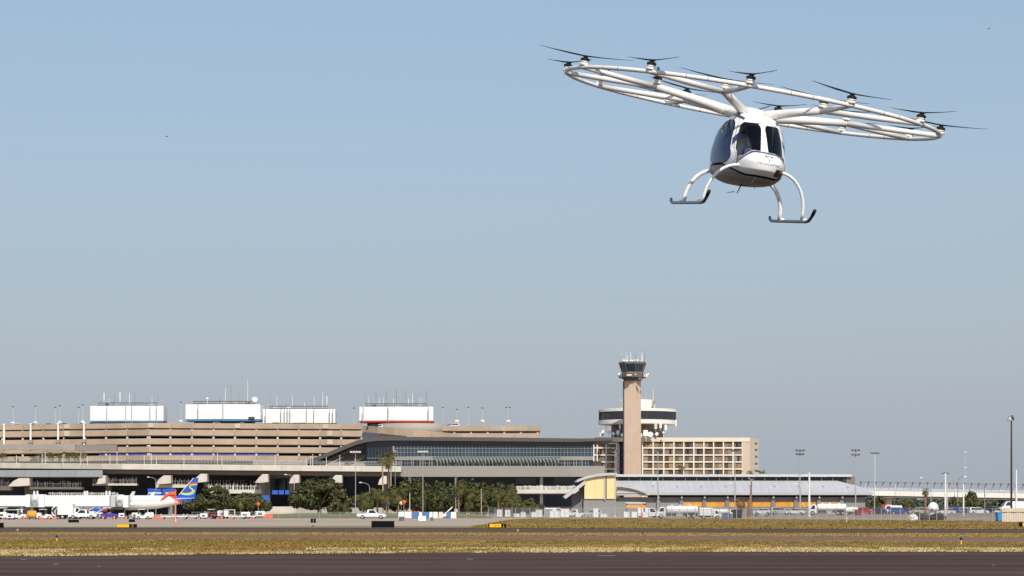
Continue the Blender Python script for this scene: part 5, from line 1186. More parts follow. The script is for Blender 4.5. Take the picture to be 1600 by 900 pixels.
for sg in (-1, 1):   # stabilisers and wings
    mb = MB(); y0, y1 = D+sg*.5, D+sg*5.6; z0, z1 = Z(784.6, D), Z(781.6, D)
    xa, xb, xc, xd = X(287, D), X(304, D), X(313.5, D), X(307.5, D)
    vs = [(xa, y0, z0), (xb, y0, z0), (xc, y1, z1), (xd, y1, z1)]; mb.hexa([(x, y, z-.12) for x, y, z in vs]+[(x, y, z+.12) for x, y, z in vs]); part("tailplane", mb, M("tailplane_grey_blue", (.10, .14, .26), .35), al)
    mb = MB(); y0, y1 = D+sg*1.7, D+sg*16.5; z0, z1 = ZC-1.05, ZC+.55; xr = xT-38.4
    vs = [(xr+12.5, y0, z0), (xr+20.2, y0, z0), (xr+23.6, y1, z1), (xr+22.0, y1, z1)]
    vt = [(x, y, z-(.42 if k < 2 else .1)) for k, (x, y, z) in enumerate(vs)]+[(x, y, z+(.42 if k < 2 else .1)) for k, (x, y, z) in enumerate(vs)]
    mb.hexa(vt); wg = part("wing", mb, M("wing_grey", (.45, .45, .46), .4), al)
    mb = MB(); y2 = D+sg*17.3; mb.hexa([(xr+22.2, y1, z1-.1), (xr+23.7, y1, z1-.1), (xr+23.7, y1+sg*.15, z1-.1), (xr+22.2, y1+sg*.15, z1-.1), (xr+24, y2, z1+2.4), (xr+24.8, y2, z1+2.4), (xr+24.8, y2+sg*.1, z1+2.4), (xr+24, y2+sg*.1, z1+2.4)]); part("winglet", mb, white, wg)
    for yy in (7.5, 11): mb = MB(); xq = xr+19.5+yy*.25; mb.blob((xq, D+sg*yy, z0-.15+yy*.06), (1.7, .25, .3), 8, 6); part("flap_fairing", mb, white, wg, True)
    mb = MB(); ye = D+sg*4.9; ze = ZC-1.9; prof = [(.78, 0), (.95, .15), (1.05, 1.2), (.98, 2.6), (.72, 3.4)]
    mb.lathe([(r, z) for r, z in prof], 18); Rm = Matrix.Translation((xr+10.6, ye, ze)) @ Matrix.Rotation(math.pi/2, 4, 'Y'); mb.v = [tuple(Rm @ Vector(q)) for q in mb.v]; en = part("engine", mb, MATS["tail_blue"], al, True)
    mb = MB(); mb.lathe([(.72, 3.3), (.74, 3.9), (.5, 4.3)], 14); mb.v = [tuple(Rm @ Vector(q)) for q in mb.v]; part("exhaust", mb, MATS["stripe_red"], en)
    mb = MB(); mb.hexa([(xr+11.5, ye-.15, ze+.9), (xr+14.5, ye-.15, ze+.8), (xr+14.5, ye+.15, ze+.8), (xr+11.5, ye+.15, ze+.9), (xr+12.5, ye-.1, ze+1.5), (xr+16, ye-.1, ze+1.5), (xr+16, ye+.1, ze+1.5), (xr+12.5, ye+.1, ze+1.5)]); part("pylon", mb, white, en)
    mb = MB(); mb.cyl(xr+19.2, D+sg*2.8, .5, ZC-1, .16, n=8); mb.tube([(xr+19.2, D+sg*2.5, .55), (xr+19.2, D+sg*3.2, .55)], .55, 14); part("main_wheel", mb, tyre, al)
mb = MB(); mb.cyl(xT-34, D, .4, ZC-1.6, .12, n=8); mb.tube([(xT-34, D-.3, .4), (xT-34, D+.3, .4)], .4, 12); part("nose_wheel", mb, tyre, al)
mb = MB()
for k in range(56):
    l = 5.5+k*.5; r, dz = fus(l)
    if 17 < l < 18.2: continue
    for sg in (-1, 1): x = xT-38.4+l; yy = D+sg*(math.sqrt(max(.01, r*r-.45**2))+.004); mb.box(x-.12, x+.12, min(yy, yy+sg*.012), max(yy, yy+sg*.012), ZC+dz+.30, ZC+dz+.62)
tag(part("cabin_glazing", mb, carglass, al), kind="stuff")
mb = MB(); text_mb("nrC", 1.5, Matrix.Translation((X(285.5, D), D-1.42, Z(785.6, D))) @ Matrix.Rotation(math.pi/2, 4, 'X'), mb, 1.25)
mb.v = [(x, D-math.sqrt(max(.02, fus(x-(xT-38.4))[0]**2-(z-ZC-fus(x-(xT-38.4))[1])**2))-.012, z) for x, y, z in mb.v]; part("tail_lettering", mb, white, al)

# ------------------------------------------------------------------ boarding bridge
jb = thing("boarding_bridge", "long white enclosed boarding bridge on legs reaching the parked airliner", "boarding bridge", (X(100, 600), 600, 0))
D = 600; s = D/F
def jbox(name, a, b, y0, y1, m, dy=0, t=3.0): mb = MB(); mb.bevbox(X(a, D), X(b, D), D+dy, D+dy+t, Z(y1, D), Z(y0, D), .06); return part(name, mb, m, jb)
ribm = M("tunnel_white", (.78, .77, .74), .5, rnd=.03)
k = -30.0
while k < 39.5: jbox("tunnel_panel", k, min(k+4.9, 39.7), 774.3, 790.6, ribm, .1 if int(k) % 2 else .14, 2.9); k += 5
k = 70.0
while k < 171: jbox("tunnel_panel", k, min(k+5.2, 172), 774, 791, ribm, .1+.05*(int(k) % 2), 2.9); k += 5.32
jbox("tunnel_collar", 40, 46.8, 772.8, 792, white, -.15, 3.4); jbox("tunnel_collar", 60, 69.6, 772.5, 792.4, white, -.2, 3.5); jbox("tunnel_collar", 172.3, 180, 775, 792, M("bellows_grey", (.45, .45, .45), .7), .2, 2.8); jbox("cab_flange", 192.5, 200.5, 774.3, 792.8, white, -.3, 3.4)
for px, r, m in ((53.5, 6.4, M("rotunda_grey", (.55, .55, .55), .5, var=.15, scale=1.5)), (186.3, 6.6, M("cab_rotunda", (.66, .65, .63), .5, var=.08, scale=1.5))):
    mb = MB(); mb.lathe([(r*s, Z(792, D)), (r*s, Z(774, D)), (r*s*.8, Z(772.8, D))], 24, X(px, D), D+1.5); ro = part("rotunda", mb, m, jb, True)
    mb = MB(); mb.box(X(px-3, D), X(px+3, D), D+1.5-r*s-.05, D+1.5-r*s+.2, Z(785.5, D), Z(781, D)); part("rotunda_window", mb, greyp, ro)
mb = MB(); mb.box(X(-30, D), X(172, D), D+.4, D+2.8, Z(792.4, D), Z(790.9, D)); part("under_beam", mb, steel, jb)
mb = MB(); mb.box(X(107, D), X(113, D), D+.02, D+.06, Z(789.5, D), Z(788.2, D)); part("red_notice", mb, redp, jb)
for px in (32, 88, 128): mb = MB(); mb.cyl(X(px, D), D+1.5, 0, Z(792.3, D), .28, n=10); mb.cyl(X(px, D), D+1.5, 0, .5, .6, n=10); part("support_leg", mb, white, jb)
for a, b in (((122, 807), (148, 792.5)), ((140, 807.5), (166, 793))):
    mb = MB(); mb.hexa([(X(a[0], D)-.3, D-.4, 0), (X(a[0], D)+.5, D-.4, 0), (X(a[0], D)+.5, D+.5, 0), (X(a[0], D)-.3, D+.5, 0), (X(b[0], D)-.5, D-.4, Z(b[1], D)), (X(b[0], D)+.3, D-.4, Z(b[1], D)), (X(b[0], D)+.3, D+.5, Z(b[1], D)), (X(b[0], D)-.5, D+.5, Z(b[1], D))]); part("stair", mb, steel, jb)
mb = MB(); rg = random.Random(4)
for k in range(40): px = 76+k*2.75; mb.cyl(X(px, D), D+.5, Z(774.1, D), Z(rg.uniform(768.5, 772), D), rg.uniform(.05, .14), n=5)
mb.tube([(X(76, D), D+.5, Z(770.5, D)), (X(184, D), D+.5, Z(770.5, D))], .07, 5); part("roof_rail", mb, offwhite, jb)
for px in (52, 57, 131, 135, 165, 170): mb = MB(); mb.cyl(X(px, D), D+1.2, Z(773.9, D), Z(767, D), .32, .2, 8); part("roof_vent", mb, white, jb)

# ------------------------------------------------------------------ ramp equipment
def make_tug(name, label, m, loc, rz, group):
    t = thing(name, label, "tug", loc, rz, group)
    mb = MB(); side_poly(mb, [(-1.4, .3), (-1.4, .95), (-.5, .95), (-.45, .7), (.2, .7), (.25, 1.0), (1.35, .85), (1.4, .3)], .7); lpart("body", mb, m, t)
    mb = MB(); mb.box(-.95, .35, -.68, .68, 1.85, 1.95); lpart("canopy", mb, white, t)
    for x in (-.9, .3):
        for y in (-.62, .62): mb = MB(); mb.cyl(x, y, .7, 1.86, .035, n=6); lpart("canopy_post", mb, dgrey, t)
    mb = MB(); mb.bevbox(-.45, .1, -.5, .5, .7, .85, .03); mb.box(-.5, -.4, -.5, .5, .8, 1.3); lpart("seat", mb, dgrey, t)
    wheels(t, (-.9, .9), .72, .32, .2); return t
def make_cart(name, label, m, loc, rz, group, canopy=True):
    t = thing(name, label, "baggage cart", loc, rz, group)
    mb = MB(); mb.bevbox(-1.4, 1.4, -.75, .75, .45, .6, .03); lpart("bed", mb, m, t)
    for x in (-1.37, 1.37): mb = MB(); mb.box(x-.03, x+.03, -.75, .75, .6, 1.75 if canopy else 1.0); lpart("end_board", mb, m, t)
    if canopy: mb = MB(); mb.bevbox(-1.42, 1.42, -.78, .78, 1.75, 1.85, .03); lpart("canopy", mb, m, t)
    mb = MB(); mb.tube([(1.4, 0, .5), (2.1, 0, .4)], .05, 6); lpart("tow_bar", mb, dgrey, t)
    wheels(t, (-.95, .95), .7, .28, .15); return t
def gp(px, py): d = DG(py); return (X(px, d), d, 0)
TUG = make_tug("baggage_tug", "white baggage tug near the end of the boarding bridge among cones", white, gp(70, 811.6), 0, "tugs on the apron")
for px, py, rz, lb in ((8, 811.3, 0, "white tug at the apron edge under the open end of the bridge"), (30, 811, 3.14, "white tug next to the orange tank unit"), (224, 811.5, .1, "white tug standing alone by the airliner's belly")):
    dup(TUG, gp(px, py), rz, lb, None, (1, 1, 1) if px != 8 else 1.15)
dup(TUG, gp(328, 810.8), 3.1, "red tug coupled before the black cart under the dark oak", None, None, {"body": redp})
dup(TUG, gp(171, 811.2), 0, "purple blue tug beside the engine of the airliner", None, 1.15, {"body": M("purple_blue_paint", (.06, .05, .35), .5)})
CART = make_cart("baggage_cart", "open flat white baggage cart nearest the windsock pole", white, gp(263, 811), .05, "baggage carts on the apron", False)
for px, py, lb in ((282, 811.2, "open flat white baggage cart second in the line under the tail"), (298, 811, "open flat white baggage cart last in the line under the tail"), (372, 811, "open flat white cart in front of the small yellowish tree"), (390, 810.8, "open flat white cart by the squat palm"), (148, 810.8, "open flat white cart beneath the bridge stairs")): dup(CART, gp(px, py), .03, lb, None)
CART2 = make_cart("covered_cart", "covered white baggage cart standing under the dark oak", white, gp(356, 810.8), 0, "covered carts on the apron", True)
for px, py, m, lb in ((338, 810.9, P_black, "black covered cart behind the red tug"), (100, 811, P_black, "black covered cart beside the white service box truck"), (18, 810.6, white, "covered white cart near the apron end"), (206, 810.7, M("olive_cart", (.12, .13, .09), .7), "drab covered cart just past the airliner engine"), (82, 810.8, P_black, "black covered cart under the bridge legs")):
    dup(CART2, gp(px, py), 0, lb, None, None, {"bed": m, "end_board": m, "canopy": m})
# box trucks
def make_truck(name, label, cabm, boxm, loc, rz, group=None, L_=4.2, cat="truck"):
    t = thing(name, label, cat, loc, rz, group)
    mb = MB(); side_poly(mb, [(1.2, .5), (1.2, 1.9), (1.35, 2.25), (2.1, 2.25), (2.75, 1.5), (2.95, 1.2), (3.0, .5)], .98); lpart("cab", mb, cabm, t)
    mb = MB(); mb.bevbox(-L_+1.05, 1.05, -1.1, 1.1, .85, 3.0, .05); lpart("box", mb, boxm, t)
    mb = MB(); mb.box(-L_+1.0, 2.9, -.45, .45, .45, .84); lpart("chassis", mb, dgrey, t)
    for sg in (-1, 1): mb = MB(); mb.add([(1.6, sg*.99, 1.35), (2.55, sg*.99, 1.35), (2.05, sg*.99, 2.1), (1.6, sg*.99, 2.1), (1.6, sg*.97, 1.35), (2.55, sg*.97, 1.35), (2.05, sg*.97, 2.1), (1.6, sg*.97, 2.1)], [(0, 1, 2, 3), (7, 6, 5, 4), (0, 4, 5, 1), (1, 5, 6, 2), (2, 6, 7, 3), (3, 7, 4, 0)]); lpart("side_window", mb, carglass, t)
    mb = MB(); mb.hexa([(2.73, -.8, 1.56), (2.75, -.8, 1.56), (2.75, .8, 1.56), (2.73, .8, 1.56), (2.12, -.75, 2.22), (2.16, -.75, 2.22), (2.16, .75, 2.22), (2.12, .75, 2.22)]); lpart("windscreen", mb, carglass, t)
    wheels(t, (-L_+2.0, 2.1), 1.0, .45, .26); return t
BT = make_truck("box_truck", "white service box truck under the boarding bridge", white, white, gp(107, 811), 0, None, 3.0)
dup(BT, (X(1389, 560), 560, .4), 3.14, "box truck with a red white and blue box in the crowded lot", None, (.9, .8, .8), {"box": white, "cab": bluep})
mb = MB(); mb.bevbox(X(1380, 556), X(1385, 556), 557, 559, 1.3, 3.1, .05); solo("crate", mb, redp, "red crate leaning upright at the rear of the three coloured box truck", "crate")
dup(BT, (X(1106, 470), 470, 0), 0, "white box truck touching the rear of the fuel tanker behind the fence", None, (.9, .9, .75))
# fuel tankers
def make_tanker(name, label, loc, rz, group=None):
    t = thing(name, label, "tanker truck", loc, rz, group)
    mb = MB(); side_poly(mb, [(2.6, .5), (2.6, 2.0), (2.8, 2.4), (3.6, 2.4), (4.2, 1.55), (4.45, 1.25), (4.5, .5)], 1.1); lpart("cab", mb, white, t)
    mb = MB(); vs = []; fs = []; n = 16
    for x, r in ((-4.2, .5), (-4.1, .85), (-3.9, 1.0), (2.1, 1.0), (2.3, .85), (2.4, .5)):
        for j in range(n): a = 2*math.pi*j/n; vs.append((x, r*1.12*math.cos(a), 1.75+r*.85*math.sin(a)))
    for i in range(5):
        for j in range(n): q = (j+1) % n; fs.append((i*n+j, i*n+q, (i+1)*n+q, (i+1)*n+j))
    fs += [tuple(range(n-1, -1, -1)), tuple(5*n+j for j in range(n))]; mb.add(vs, fs); lpart("tank", mb, white, t, True)
    mb = MB(); mb.box(-4.1, 4.3, -.5, .5, .55, .95); lpart("chassis", mb, dgrey, t)
    mb = MB(); mb.bevbox(-1.0, .4, -1.15, 1.15, .5, 1.0, .03); lpart("hose_cabinet", mb, steel, t)
    mb = MB(); mb.box(-3.4, 1.8, -.3, .3, 2.58, 2.64); mb.tube([(-3.4, -.4, 2.9), (1.8, -.4, 2.9)], .03, 5); mb.cyl(-3.4, -.4, 2.5, 2.9, .03, n=5); mb.cyl(1.8, -.4, 2.5, 2.9, .03, n=5); lpart("catwalk", mb, steel, t)
    for k in (-2.6, -.5, 1.2): mb = MB(); mb.cyl(k, 0, 2.5, 2.8, .28, n=10); lpart("tank_hatch", mb, offwhite, t)
    for sg in (-1, 1): mb = MB(); mb.add([(2.95, sg*1.115, 1.45), (4.0, sg*1.115, 1.45), (3.55, sg*1.115, 2.2), (2.95, sg*1.115, 2.2), (2.95, sg*1.09, 1.45), (4.0, sg*1.09, 1.45), (3.55, sg*1.09, 2.2), (2.95, sg*1.09, 2.2)], [(0, 1, 2, 3), (7, 6, 5, 4), (0, 4, 5, 1), (1, 5, 6, 2), (2, 6, 7, 3), (3, 7, 4, 0)]); lpart("side_window", mb, carglass, t)
    wheels(t, (-3.3, -2.2, 3.5), 1.1, .5, .3); return t
TK = make_tanker("fuel_tanker", "long white fuel tanker parked behind the fence near the yellow rack", (X(1059, 478), 478, 0), 3.14, "white fuel tankers")
dup(TK, (X(1293, 520), 520, .55), 3.14, "white fuel tanker parked by the thick white pole", None)
dup(TK, (X(1318, 535), 535, .3), 3.14, "white fuel tanker half hidden behind another near the red box", None, .8)
dup(TK, (X(1128, 545), 545, .2), 0, "small white tanker before the orange panels by the dead palm", None, .7)
for px, py, kind, pm_, rz, lb in ((581, 811.2, "pickup", P_white, 0, "white pickup truck parked alone on the apron by the thin lamp post"), (130, 811.2, "pickup", P_white, 3.1, "white pickup truck beneath the boarding bridge stairs"), (118, 809.8, "van", P_white, 0, "white van in the shade behind the bridge stairs"),
        (1013, 809, "van", P_white, .2, "white van next to the yellow rack behind the fence"), (897, 808.4, "pickup", P_white, 3.1, "white pickup in the fenced yard before the yellow end block"), (868, 808.6, "van", P_white, 0, "white van in the fenced yard nearest the oak row"), (925, 808.6, "suv", P_silver, 3.1, "silver estate car in the fenced yard at the curved roof"), (1190, 807, "suv", P_silver, 0, "silver estate car before the dead palm")):
    car(kind, None, pm_, lb, gp(px, py), rz, "vehicles about the apron")
LOT = [(1199, "saloon", P_white, "white saloon before the third orange panel"), (1222, "suv", P_silver, "silver estate car in the yard before the grey wall"), (1240, "saloon", P_white, "white saloon by the foot of the open sky floodlight mast"),
       (1356, "suv", P_red, "red estate car at the start of the crowded lot"), (1366, "saloon", P_white, "white saloon in front of the green tree"), (1375, "suv", P_navy, "navy estate car under the green tree"), (1402, "van", P_white, "white van beside the three coloured box truck"), (1412, "suv", P_blue, "blue estate car just past the white van by the box truck"), (1421, "saloon", P_tan, "tan saloon under the low green tree"), (1431, "suv", P_tan, "tan estate car beside another tan car before the bridge"), (1441, "saloon", P_red, "red saloon next to the ragged palm"), (1447, "suv", P_white, "white estate car behind the ragged palm"),
       (1472, "suv", P_navy, "navy estate car right behind the white dome"), (1484, "saloon", P_white, "white saloon beside the T topped white pole"), (1493, "suv", P_blue, "blue estate car at the brown lamp post"), (1502, "van", P_navy, "navy van before the short white pole"), (1512, "suv", P_silver, "silver estate car between two trees of the lot"), (1521, "saloon", P_blue, "blue saloon under the sparse brown tree"), (1531, "suv", P_white, "white estate car just past the sparse brown tree"), (1540, "saloon", P_navy, "navy saloon at the brown grey post"), (1549, "suv", P_blue, "blue estate car nearest the beige wall"), (1557, "saloon", P_white, "white saloon nearest the beige wall"), (1574, "van", P_white, "white van peeping over the beige wall at the maroon mast"), (1598, "van", P_white, "white van peeping over the beige wall at its far end")]
for px, kind, pm_, lb in LOT:
    d = 545 if px < 1570 else 500; z = .6 if px < 1570 else 1.4; car(kind, None, pm_, lb, (X(px, d), d+random.uniform(-6, 18), z), random.choice([0, 3.14, .3, 2.8, 1.2]), "cars in the crowded lot")
setting("lot_terrace", MB().hexa([(X(1210, 440), 440, -.1), (X(1700, 440), 440, -.1), (X(1700, 560), 560, -.1), (X(1210, 560), 560, -.1), (X(1210, 440), 440, .05), (X(1700, 440), 440, .30), (X(1700, 560), 560, 1.3), (X(1210, 560), 560, .5)]), apronm)

# orange cones, barrels, barrier blocks
def make_cone(label, loc):
    t = thing("traffic_cone", label, "traffic cone", loc, 0, "orange cones on the apron")
    mb = MB(); mb.box(-.25, .25, -.25, .25, 0, .05); lpart("foot_plate", mb, orangec, t); mb = MB(); mb.lathe([(.2, .05), (.06, .95), (.03, 1.0)], 12); lpart("cone_body", mb, orangec, t)
    mb = MB(); mb.lathe([(.152, .35), (.118, .58)], 12); lpart("reflective_collar", mb, white, t); return t
CN = None
for px, lb in ((37.5, "orange cone before the orange tank unit"), (64, "orange cone at the front of the white tug among cones"), (67, "orange cone touching its twin at the white tug"), (77, "orange cone behind the white tug among cones"), (86.5, "orange cone under the round hose reel"), (160.5, "orange cone before the purple blue tug"), (179, "orange cone between the purple blue tug and the engine"), (197, "orange cone right under the airliner engine"), (239, "orange cone first after the lone white tug"), (244.5, "orange cone in the pair before the flat carts"), (247.3, "second orange cone in the pair before the flat carts"), (253, "orange cone nearest the first flat cart"), (271, "orange cone at the windsock pole"), (347, "orange cone between black and white covered carts"), (362, "orange cone behind the covered white cart under the oak"), (395, "orange cone past the last flat cart by the palm")):
    p = gp(px, 812.1)
    if CN is None: CN = make_cone(lb, p); CN.scale = (.85, .85, .78)
    else: dup(CN, p, 0, lb, None, (.85, .85, .78))
def block(px0, px1, py, h, m, name, label, cat, group=None, d=.9):
    D_ = DG(py); t = thing(name, label, cat, (X((px0+px1)/2, D_), D_, 0), 0, group); w_ = (px1-px0)*D_/F/2
    mb = MB(); mb.hexa([(-w_, -d/2, 0), (w_, -d/2, 0), (w_, d/2, 0), (-w_, d/2, 0), (-w_*.92, -d*.2, h), (w_*.92, -d*.2, h), (w_*.92, d*.2, h), (-w_*.92, d*.2, h)]); lpart("body", mb, m, t)
    mb = MB(); mb.cyl(-w_*.4, 0, h-.02, h+.06, .09, n=8); lpart("filler_cap", mb, dgrey, t)
    for q in (-.45, .45): mb = MB(); mb.box(w_*q-.12, w_*q+.12, -d/2-.02, d/2+.02, .0, .12); lpart("fork_slot", mb, dgrey, t)
    return t
wh_b = M("barrier_white", (.72, .70, .68), .6); bl_b = M("barrier_blue", (.05, .14, .32), .6)
for k, (a, b, m, c_) in enumerate(((622.5, 632, wh_b, "white barrier block first in the row at the red ball end"), (632.5, 637.5, wh_b, "narrow white barrier block second in the row"), (638, 643, wh_b, "narrow white barrier block touching the first blue one"), (643.5, 654.5, bl_b, "blue barrier block under the orange barrels"), (655, 659.5, wh_b, "white barrier block between two blue ones"), (660, 670.5, bl_b, "blue barrier block at the floodlight mast"), (671, 676, wh_b, "white barrier block just after the mast"), (677, 684, wh_b, "wide white barrier block before the beige one"), (685.5, 692, beigeb, "beige barrier block beside the slanted conveyor"), (697.5, 704, bl_b, "blue barrier block under the slanted conveyor"), (704.5, 713, wh_b, "white barrier block at the end of the row"))):
    block(a, b, 810.2, 1.35, m, "barrier_block", c_, "barrier", "barrier blocks in a row")
for k, (a, b, lb) in enumerate(((412.5, 418, "orange water barrier nearest the blue square sign"), (419, 426, "orange water barrier next to the roadway pier"))): block(a, b, 810.0, .75, orangec, "water_barrier", lb, "barrier", "orange water barriers")
for px, lb in ((643, "orange barrel above the first blue barrier block"), (648, "orange barrel behind the blue barrier block"), (653, "last orange barrel behind the blue barrier block")):
    t = thing("traffic_barrel", lb, "barrel", gp(px, 808.2), 0, "orange barrels behind the barriers"); mb = MB(); mb.lathe([(.34, 0), (.34, .1), (.29, .12), (.25, 1.3), (.2, 1.5)], 14); lpart("barrel_body", mb, orangec, t); mb = MB(); mb.lathe([(.283, .5), (.272, .75)], 14); lpart("reflective_collar", mb, white, t)
def conveyor(px0, py0, px1, py1, D_, label):
    t = thing("conveyor", label, "conveyor", (X(px0, D_), D_, 0)); x1 = X(px1, D_)-X(px0, D_); z0, z1 = max(.5, Z(py0, D_)), Z(py1, D_)
    mb = MB(); mb.hexa([(0, -.4, z0-.3), (x1, -.4, z1-.3), (x1, .4, z1-.3), (0, .4, z0-.3), (0, -.4, z0), (x1, -.4, z1), (x1, .4, z1), (0, .4, z0)]); lpart("belt_frame", mb, white, t)
    mb = MB(); mb.hexa([(0, -.3, z0+.002), (x1, -.3, z1+.002), (x1, .3, z1+.002), (0, .3, z0+.002), (0, -.3, z0+.03), (x1, -.3, z1+.03), (x1, .3, z1+.03), (0, .3, z0+.03)]); lpart("belt", mb, dgrey, t)
    mb = MB(); mb.bevbox(x1*.2-.9, x1*.2+.9, -.6, .6, .35, .9, .05); lpart("chassis", mb, white, t); wheels(t, (x1*.2-.6, x1*.2+.6), .62, .3, .18); return t
conveyor(691, 806, 707, 791, 490, "white slanted conveyor rising over the barrier blocks"); conveyor(236, 781, 231, 771.5, 700, "small belt loader with raised boom behind the airliner")
# smaller apron things
t = thing("tank_unit", "orange round ended tank unit on the apron near the open end", "tank", gp(50, 811.4)); mb = MB(); mb.tube([(-.9, 0, .9), (-.75, 0, .9), (.75, 0, .9), (.9, 0, .9)], [.4, .75, .75, .4], 14); lpart("tank", mb, orangey, t, True); mb = MB(); mb.box(-.9, .9, -.5, .5, .2, .3); lpart("skid_base", mb, dgrey, t); wheels(t, (-.6, .6), .6, .22, .15)
t = thing("hose_reel", "round white hose reel stand under the boarding bridge", "hose reel", gp(89, 810.2)); mb = MB(); mb.ring([(1.05*math.cos(k*math.pi/10), 0, 1.5+1.05*math.sin(k*math.pi/10)) for k in range(20)], .14, 8); lpart("reel_rim", mb, offwhite, t); mb = MB(); mb.tube([(-.9, 0, 0), (0, 0, 1.5), (.9, 0, 0)], .09, 6); lpart("stand", mb, steel, t); mb = MB(); mb.tube([(0, -.3, 1.5), (0, .3, 1.5)], .6, 14); lpart("drum", mb, steel, t)
def marker(px, pyt, pyb, r, m, name, label, cat, grp=None, ball=False, base=None):
    D_ = base or DG(pyb); t = thing(name, label, cat, (X(px, D_), D_, 0), 0, grp); mb = MB(); mb.cyl(0, 0, 0, Z(pyt, D_), r, n=8); lpart("post", mb, m if not ball else greyp, t)
    if ball: mb = MB(); mb.blob((0, 0, Z(pyt, D_)), (ball, ball, ball), 14, 10); lpart("ball", mb, m, t, True)
    else: mb = MB(); mb.cyl(0, 0, 0, .1, r*2, n=8); lpart("base", mb, dgrey, t)
    return t
marker(631, 784.5, 808, .08, orangec, "ball_marker", "orange red ball on a post among the palms", "marker", None, .55, 556); marker(403.5, 788, 808, .08, orangec, "ball_marker", "orange red ball beside the blue square sign", "marker", None, .45, 556); marker(627, 786, 808, .06, white, "ball_marker", "white ball beside the orange red one among the palms", "marker", None, .5, 558); marker(607, 786.5, 808, .06, bluep, "ball_marker", "blue ball on a post behind the leaning palms", "marker", None, .45, 560)
for px, lb in ((487.3, "dark stubby post on the bare apron before the oak"), (491.7, "second dark stubby post right beside its twin")):
    t = thing("stub_post", lb, "post", gp(px, 817), 0, "dark stub posts on the apron"); mb = MB(); mb.bevbox(-.16, .16, -.1, .1, 0, .62, .03); lpart("post", mb, black, t); mb = MB(); mb.bevbox(-.24, .24, -.2, .2, 0, .06, .02); lpart("base", mb, dgrey, t)
for px, py, w_, h_, m, lb in ((115, 816.5, 1.5, .42, black, "low black mat-like frame on the apron under the bridge"), (206, 815.8, .9, .42, black, "small black frame on the apron behind the yellow direction sign"), (627.5, 814, .9, .7, dgrey, "grey folding barricade in front of the barrier row"), (659.5, 813.5, 1.2, .75, white, "white folding barricade in front of the blue barrier block"), (675, 813.8, .4, .6, dgrey, "small dark leaning board before the barrier row"), (732, 806, 1.1, .7, white, "white and red low barricade alone on the lawn")):
    t = thing("barricade", lb, "barricade", gp(px, py), .1, "barricades on the apron")
    for sg in (-1, 1): mb = MB(); mb.hexa([(-w_/2, sg*.3, 0), (w_/2, sg*.3, 0), (w_/2, sg*.34, 0), (-w_/2, sg*.34, 0), (-w_/2, sg*.03, h_), (w_/2, sg*.03, h_), (w_/2, sg*.07, h_), (-w_/2, sg*.07, h_)]); lpart("board", mb, m, t)
    mb = MB(); mb.box(-w_/2-.05, w_/2+.05, -.05, .05, h_-.08, h_+.02); lpart("top_rail", mb, dgrey if m is not white else orangec, t)
# yellow rack with white tanks, drums, skips, dome, piles
t = thing("gantry_rack", "yellow steel rack frame standing over white tanks behind the fence", "rack", (X(993, 500), 500, 0)); 
for x in (-1.9, 1.9):
    for y in (-.8, .8): mb = MB(); mb.cyl(x, y, 0, 3.2, .1, n=6); lpart("rack_post", mb, dgrey, t)
mb = MB(); mb.box(-2.1, 2.1, -.95, .95, 2.2, 2.75); lpart("rack_beam", mb, orangey, t); mb = MB(); mb.box(-2.2, 2.2, -1, 1, 3.2, 3.35); lpart("rack_top", mb, white, t)
for px, lb in ((979, "cube shaped white tank left under the yellow rack"), (991, "cube shaped white tank in the middle under the yellow rack"), (1008, "cube shaped white tank outside the yellow rack")):
    t = thing("cube_tank", lb.replace(" left", " first"), "tank", (X(px, 492), 492, 0), 0, "white cube tanks"); mb = MB(); mb.bevbox(-.6, .6, -.6, .6, .15, 1.35, .05); lpart("tank", mb, white, t); mb = MB(); mb.box(-.62, .62, -.62, .62, 0, .14); lpart("pallet", mb, dgrey, t); mb = MB(); mb.cyl(0, 0, 1.34, 1.42, .15, n=8); lpart("lid", mb, dgrey, t)
DRUM = None
for px, lb in ((1129.5, "first blue drum behind the small white box truck"), (1133.5, "second blue drum behind the small white box truck"), (1137.5, "third blue drum counted towards the black skip"), (1141.5, "blue drum nearest the black skip")):
    if DRUM is None: DRUM = thing("drum", lb, "drum", (X(px, 462), 462, 0), 0, "blue drums by the fence"); mb = MB(); mb.lathe([(.24, 0), (.26, .03), (.26, .33), (.28, .35), (.26, .37), (.26, .66), (.28, .68), (.26, .7), (.26, .98), (.24, 1.0)], 14); lpart("shell", mb, M("drum_blue", (.10, .17, .38), .5), DRUM); mb = MB(); mb.cyl(.1, 0, .99, 1.03, .05, n=8); lpart("bung", mb, dgrey, DRUM)
    else: dup(DRUM, (X(px, 462), 462, 0), 0, lb)
def skip(px, D_, w_, h_, m, label, z=0., nm="skip"):
    t = thing(nm, label, "skip", (X(px, D_), D_, z)); mb = MB(); mb.hexa([(-w_*.42, -.8, .15), (w_*.42, -.8, .15), (w_*.42, .8, .15), (-w_*.42, .8, .15), (-w_/2, -.9, h_), (w_/2, -.9, h_), (w_/2, .9, h_), (-w_/2, .9, h_)]); lpart("body", mb, m, t)
    mb = MB(); mb.box(-w_/2-.05, w_/2+.05, -.95, .95, h_-.02, h_+.08); lpart("lid", mb, m, t)
    for q in (-.35, .35): mb = MB(); mb.box(w_*q-.08, w_*q+.08, -.84, .84, 0, .16); lpart("skid_foot", mb, dgrey, t)
    return t
skip(1152, 465, 1.9, 1.75, black, "black skip behind the fence between blue drums and the rusty pole"); skip(1340.5, 500, 1.15, 1.2, M("dark_red_paint", (.30, .02, .025), .5), "dark red skip next to the pair of tankers", .55)
skip(1561.5, 362, .9, 1.4, skyb, "sky blue cabinet at the corner of the beige wall", nm="utility_cabinet")["category"] = "cabinet"
